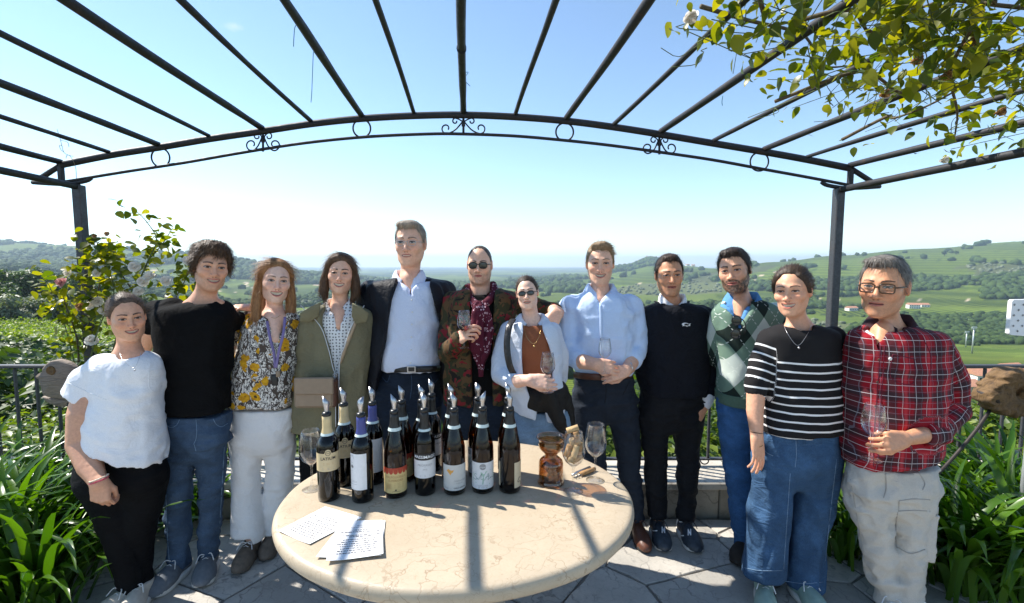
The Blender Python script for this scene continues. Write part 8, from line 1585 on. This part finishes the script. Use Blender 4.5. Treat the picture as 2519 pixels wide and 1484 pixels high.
# ---- rose bush by the left post
q = np.random.default_rng(41); rb = empty("rose_bush", (at(205, 1100, 2.95)[0], 2.95, 0), "rose bush with white and one pink bloom climbing the left pergola post", "rose bush")
YB = 2.92; stems = [[(205, 1150), (208, 1000), (218, 880), (228, 800), (245, 700), (262, 640), (268, 585)], [(240, 1150), (262, 950), (290, 820), (330, 720), (365, 640), (385, 590), (360, 545), (325, 510)], [(205, 1100), (195, 950), (190, 840), (165, 760), (145, 700)], [(208, 960), (230, 850), (250, 790), (280, 720), (262, 650), (235, 610), (232, 580)], [(262, 950), (320, 850), (400, 780), (450, 700), (470, 650)], [(205, 1000), (180, 880), (150, 770), (115, 690)], [(290, 820), (250, 760), (200, 700), (185, 650)], [(365, 640), (400, 600), (425, 560)], [(330, 720), (290, 660), (270, 610)], [(240, 1150), (300, 1000), (420, 900), (520, 840), (590, 800)]]
C, S_, Rt = [], [], []
for i, st in enumerate(stems):
    yy = YB + q.uniform(-.10, .10); P = smooth_pts([at(x, y, yy + q.normal(0, .03)) for x, y in st], 7); v, f = tube(P, np.linspace(.008 if i in (0, 1, 2) else .005, .0018, len(P)), 6); mk("stem", v, f, MATS["green_cane" if i % 2 else "cane"], rb)
    for p_ in P[int(len(P) * .38):]:
        pr = proj(p_); nleaf = 6 if pr[1] > 600 else 2
        for _ in range(q.integers(max(0, nleaf - 2), nleaf + 2)): C.append(p_ + (q.normal(0, .055), q.normal(0, .05), q.normal(0, .045))); S_.append(q.uniform(.04, .068)); Rt.append((q.uniform(-1.2, .5), q.uniform(-.8, .8), q.uniform(0, 6.28)))
place_leaves(rb, C, S_, Rt)
for i, (x, y, r_, m_) in enumerate(((329, 655, .052, "petal_white"), (368, 680, .058, "petal_white"), (350, 692, .05, "petal_white"), (340, 715, .045, "petal_white"), (408, 690, .05, "petal_white"), (238, 742, .05, "petal_white"), (222, 752, .045, "petal_white"), (252, 765, .042, "petal_white"), (225, 836, .055, "petal_white"), (196, 754, .04, "petal_brown"), (150, 694, .050, "petal_pink"), (262, 575, .022, "petal_brown"), (232, 580, .02, "petal_brown"), (460, 640, .045, "petal_white"), (236, 672, .035, "petal_white"), (165, 672, .035, "petal_white"))):
    rose(rb, at(x, y, YB - .10), r_ * .82, m_, 60 + i, (q.uniform(.5, 1.4), q.uniform(-.5, .5)))
# ---- strap leaved clumps (left and right beds)
def strap(L, w, bend, twist, n_=9):
    V = []; F = []; a_ = R(78); p_ = np.zeros(3)
    for i in range(n_ + 1):
        t_ = i / n_; ww = w * (.55 + .9 * t_ if t_ < .35 else 1.0) * (1 - max(0, (t_ - .55) / .45) ** 1.8) + .0008; sd = np.array((math.cos(twist * t_), math.sin(twist * t_) * .5, math.sin(twist * t_) * .3)); nrm = np.array((0, -math.sin(a_), math.cos(a_)))
        V += [p_ - sd * ww / 2 + nrm * ww * .16, p_, p_ + sd * ww / 2 + nrm * ww * .16]; p_ = p_ + np.array((0, math.cos(a_), math.sin(a_))) * L / n_; a_ -= bend / n_ * (.4 + 1.6 * t_)
    for i in range(n_):
        for k in (0, 1): b_ = i * 3 + k; F.append((b_, b_ + 1, b_ + 4, b_ + 3))
    return np.array(V), F
STR = []
q = np.random.default_rng(51)
for i in range(14):
    v, f = strap(q.uniform(.46, .80), q.uniform(.030, .050), q.uniform(.9, 2.3), q.uniform(-.8, .8)); STR.append(mk_mesh("leaf", v, f, MATS["strap_leaf"], True, {"rnd": np.full(len(v), 0.0)}))
def clump(x, y, n_, label, s_=1.0, z=-.03):
    e = empty("agapanthus", (x, y, z), label, "plant", "strap leaved plants in the beds")
    for k in range(int(n_ * 1.7)):
        a_ = q.uniform(0, 6.28); rr = abs(q.normal(0, .10)) * s_; inst("leaf", STR[q.integers(0, len(STR))], e, (x + rr * math.cos(a_), y + rr * math.sin(a_), z), (q.uniform(-.35, .25) + .1, q.uniform(-.2, .2), a_ - math.pi / 2 + q.uniform(-.5, .5)), s_ * q.uniform(.75, 1.15))
    return e
for (px, py, n_, s_, lb) in ((40, 1420, 85, 1.05, "leafy strap leaved plant at the lower left corner"), (150, 1395, 85, 1.0, "strap leaved plant left of the white T-shirt woman's legs"), (-70, 1330, 80, 1.05, "strap leaved plant cut by the left edge"), (70, 1300, 80, 1.0, "strap leaved plant under the left railing"), (180, 1290, 70, .9, "strap leaved plant behind the white T-shirt woman"), (300, 1330, 60, .85, "strap leaved plant between the black trousers and the jeans"), (-120, 1480, 80, 1.1, "strap leaved plant below the left edge of the view"), (90, 1500, 70, 1.0, "nearest strap leaved plant at the bottom left"), (420, 1262, 40, .75, "low strap leaved plant behind the blue jeans"), (500, 1262, 36, .7, "low strap leaved plant against the wall behind the jeans")):
    g = on(px, py, 0); clump(g[0], g[1], n_, lb, s_)
for (px, py, n_, s_, lb) in ((2090, 1318, 55, .85, "strap leaved plant behind the wide jeans"), (2072, 1362, 50, .85, "strap leaved plant between the wide jeans and the stone coloured trousers"), (2330, 1330, 85, 1.0, "strap leaved plant behind the stone coloured trousers"), (2440, 1320, 85, 1.05, "strap leaved plant under the carved log"), (2540, 1330, 80, 1.05, "strap leaved plant cut by the right edge"), (2360, 1440, 80, 1.0, "strap leaved plant at the right of the stone coloured trousers"), (2480, 1450, 80, 1.0, "strap leaved plant at the lower right corner"), (2600, 1480, 70, 1.0, "strap leaved plant below the right edge of the view"), (1800, 1240, 22, .5, "small strap leaved plant beside the low wall behind the jeans")):
    g = on(px, py, 0); clump(g[0], g[1], n_, lb, s_)
# ---- wooden carvings on the railing and the white panel
def mat_wood(name, c0, c1, sc=(3, 3, 40)):
    t = NT(name); v = t.coord("Object"); n1 = t.noise(t.mapping(v, sc), 3, 6, .65, 1.2); n2 = t.noise(v, 7, 4, .6); c = t.ramp(n1.outputs[0], [(.3, c0), (.5, c1), (.72, tuple(x * .6 for x in c0))]); c = t.mix(t.math('MULTIPLY', n2.outputs[0], .35), c, tuple(x * .35 for x in c0)); t.base(c).rough(.8); t.bump(n1.outputs[0], .9, .012); MATS[name] = t.m
mat_wood("driftwood", (.20, .15, .115), (.34, .27, .215)); mat_wood("root_wood", (.06, .032, .013), (.20, .115, .046), (6, 6, 6)); mat_simple("iron_dark", (.05, .04, .035), .6, .5, var=.3)
YF = 2.55; fish = empty("wooden_fish", at(150, 990, YF), "weathered grey wooden fish head board behind the white T-shirt", "carving")
P2 = smooth_pts([(190, 905), (176, 893), (160, 887), (146, 884), (132, 887), (122, 893), (113, 903), (110, 914), (100, 919), (95, 926), (103, 932), (107, 946), (112, 964), (118, 973), (140, 978), (170, 982), (196, 982), (205, 940)], 3)
Q = np.array([at(x, y, YF)[[0, 2]] for x, y in P2]); c = Q.mean(0); v, f = extrude_poly(Q - c, .045, np.array((c[0], YF, c[1])), (1, 0, 0), (0, 0, 1), .06); mk("board", v, f, MATS["driftwood"], fish)
P2 = smooth_pts([(116, 972), (124, 982), (140, 991), (158, 996), (176, 997), (196, 992), (205, 978), (170, 980), (140, 976)], 3); Q = np.array([at(x, y, YF + .03)[[0, 2]] for x, y in P2]); c = Q.mean(0); v, f = extrude_poly(Q - c, .05, np.array((c[0], YF + .02, c[1])), (1, 0, 0), (0, 0, 1), .08); mk("lower_jaw", v, f, MATS["driftwood"], fish)
ec = at(124, 912, YF - .026); v, f = lathe([(.001, -.001), (.016, -.003), (.021, .004), (.024, .0), (.026, -.004)], 20); mk("eye", np.c_[v[:, 0] + ec[0], -v[:, 2] + ec[1], v[:, 1] + ec[2]], f, MATS["root_wood"], fish)
v, f = tube([at(170, 990, YF), (at(170, 990, YF)[0], YF, 0)], .009, 8); mk("rod", v, f, MATS["iron_dark"], fish)
YL = 2.45; log = empty("carved_log", at(2470, 1015, YL), "brown carved wooden root mounted on an iron rod by the right railing", "carving")
LP = np.array([at(x, y, YL)[[0, 2]] for x, y in ((2412, 985), (2416, 962), (2430, 942), (2446, 936), (2447, 926), (2462, 914), (2484, 906), (2500, 905), (2510, 914), (2515, 932), (2530, 940), (2560, 942), (2578, 960), (2576, 990), (2550, 1000), (2520, 1006), (2496, 1020), (2470, 1022), (2446, 1014), (2426, 1004))], F32)
def lf(P):
    q_ = P[:, [0, 2]]; d2 = np.full(len(P), 1e9, F32); ins = np.zeros(len(P), bool)
    for a_, b_ in zip(LP, np.roll(LP, -1, 0)):
        e_ = b_ - a_; w_ = q_ - a_; t_ = np.clip(w_ @ e_ / (e_ @ e_), 0, 1); d2 = np.minimum(d2, np.linalg.norm(w_ - t_[:, None] * e_, axis=1)); c_ = (a_[1] > q_[:, 1]) != (b_[1] > q_[:, 1]); xi = a_[0] + (q_[:, 1] - a_[1]) * e_[0] / (e_[1] + 1e-9); ins ^= c_ & (q_[:, 0] < xi)
    d2 = np.where(ins, -d2, d2); c = at(2485, 965, YL); p_ = P - c.astype(F32); d = smax(d2, np.abs(P[:, 1] - YL) - .055, .02)
    d = smax(d, -sd_ell(p_, (.050, -.07, .0), (.080, .060, .056)), .008); d = smax(d, -sd_chain(p_, [(-.12, -.06, .03), (-.04, -.07, .05), (-.01, -.07, -.03), (.10, -.07, -.065)], [.016, .022, .022, .018]), .006); d = smin(d, sd_ell(p_, (.06, -.02, .0), (.040, .030, .026)), .008)
    return d - .006 * (1 - 2.4 * np.abs(vnoise(P * np.array((1, 1, 1.6), F32), 22, 4))) - .004 * vnoise(P, 45, 6)
c = at(2485, 965, YL); V, Q = surf(lf, c - .3, c + .3, .006); mk("root", V, Q, MATS["root_wood"], log)
v, f = tube([at(2425, 960, YL - .0), at(2432, 985, YL - .0)], [.05, .055], 14, flat=(.6, 1)); mk("dark_knot", v, f, MATS["iron_dark"], log)
v, f = tube(smooth_pts([at(2435, 1010, YL), at(2400, 1060, YL - .03), at(2350, 1120, YL - .06), at(2290, 1185, YL - .10)], 5), .0085, 8); mk("rod", v, f, MATS["iron_dark"], log)
v, f = tube([at(2290, 1185, YL - .10), (at(2290, 1185, YL - .1)[0] - .10, YL - .12, 0)], .0085, 8); mk("rod", v, f, MATS["iron_dark"], log)
YPn = 2.3; pn = empty("white_panel", at(2510, 825, YPn), "white panel with a pattern of small grey crosses at the right edge", "panel"); mat_simple("panel_white", (.80, .80, .80), .5, var=.03); mat_simple("panel_cross", (.22, .22, .22), .6, var=.1)
P2 = [(2488, 737), (2600, 735), (2590, 832), (2482, 824), (2477, 820), (2484, 741)]; Q = np.array([at(x, y, YPn)[[0, 2]] for x, y in P2]); c = Q.mean(0); v, f = extrude_poly(Q - c, .02, np.array((c[0], YPn, c[1])), (1, 0, 0), (0, 0, 1), .01); mk("board", v, f, MATS["panel_white"], pn, False)
parts = []
for i in range(5):
    for j in range(6):
        if (i + j) % 2: continue
        x, y = 2496 + i * 11 - j * .7, 750 + j * 13; cc = at(x, y, YPn - .0125); 
        for sx_, sz_ in ((.010, .0026), (.0026, .010)): parts.append(box(cc, (sx_, .002 if sx_ > sz_ else .0025, sz_)))
v, f = join(parts); o = mk("crosses", v, f, MATS["panel_cross"], pn, False); o["kind"] = "stuff"
v, f = tube([at(2560, 828, YPn + .02), (at(2560, 828, YPn)[0], YPn + .02, 0)], .015, 8); mk("leg", v, f, MATS["galvanised"] if "galvanised" in MATS else MATS["steel"], pn)
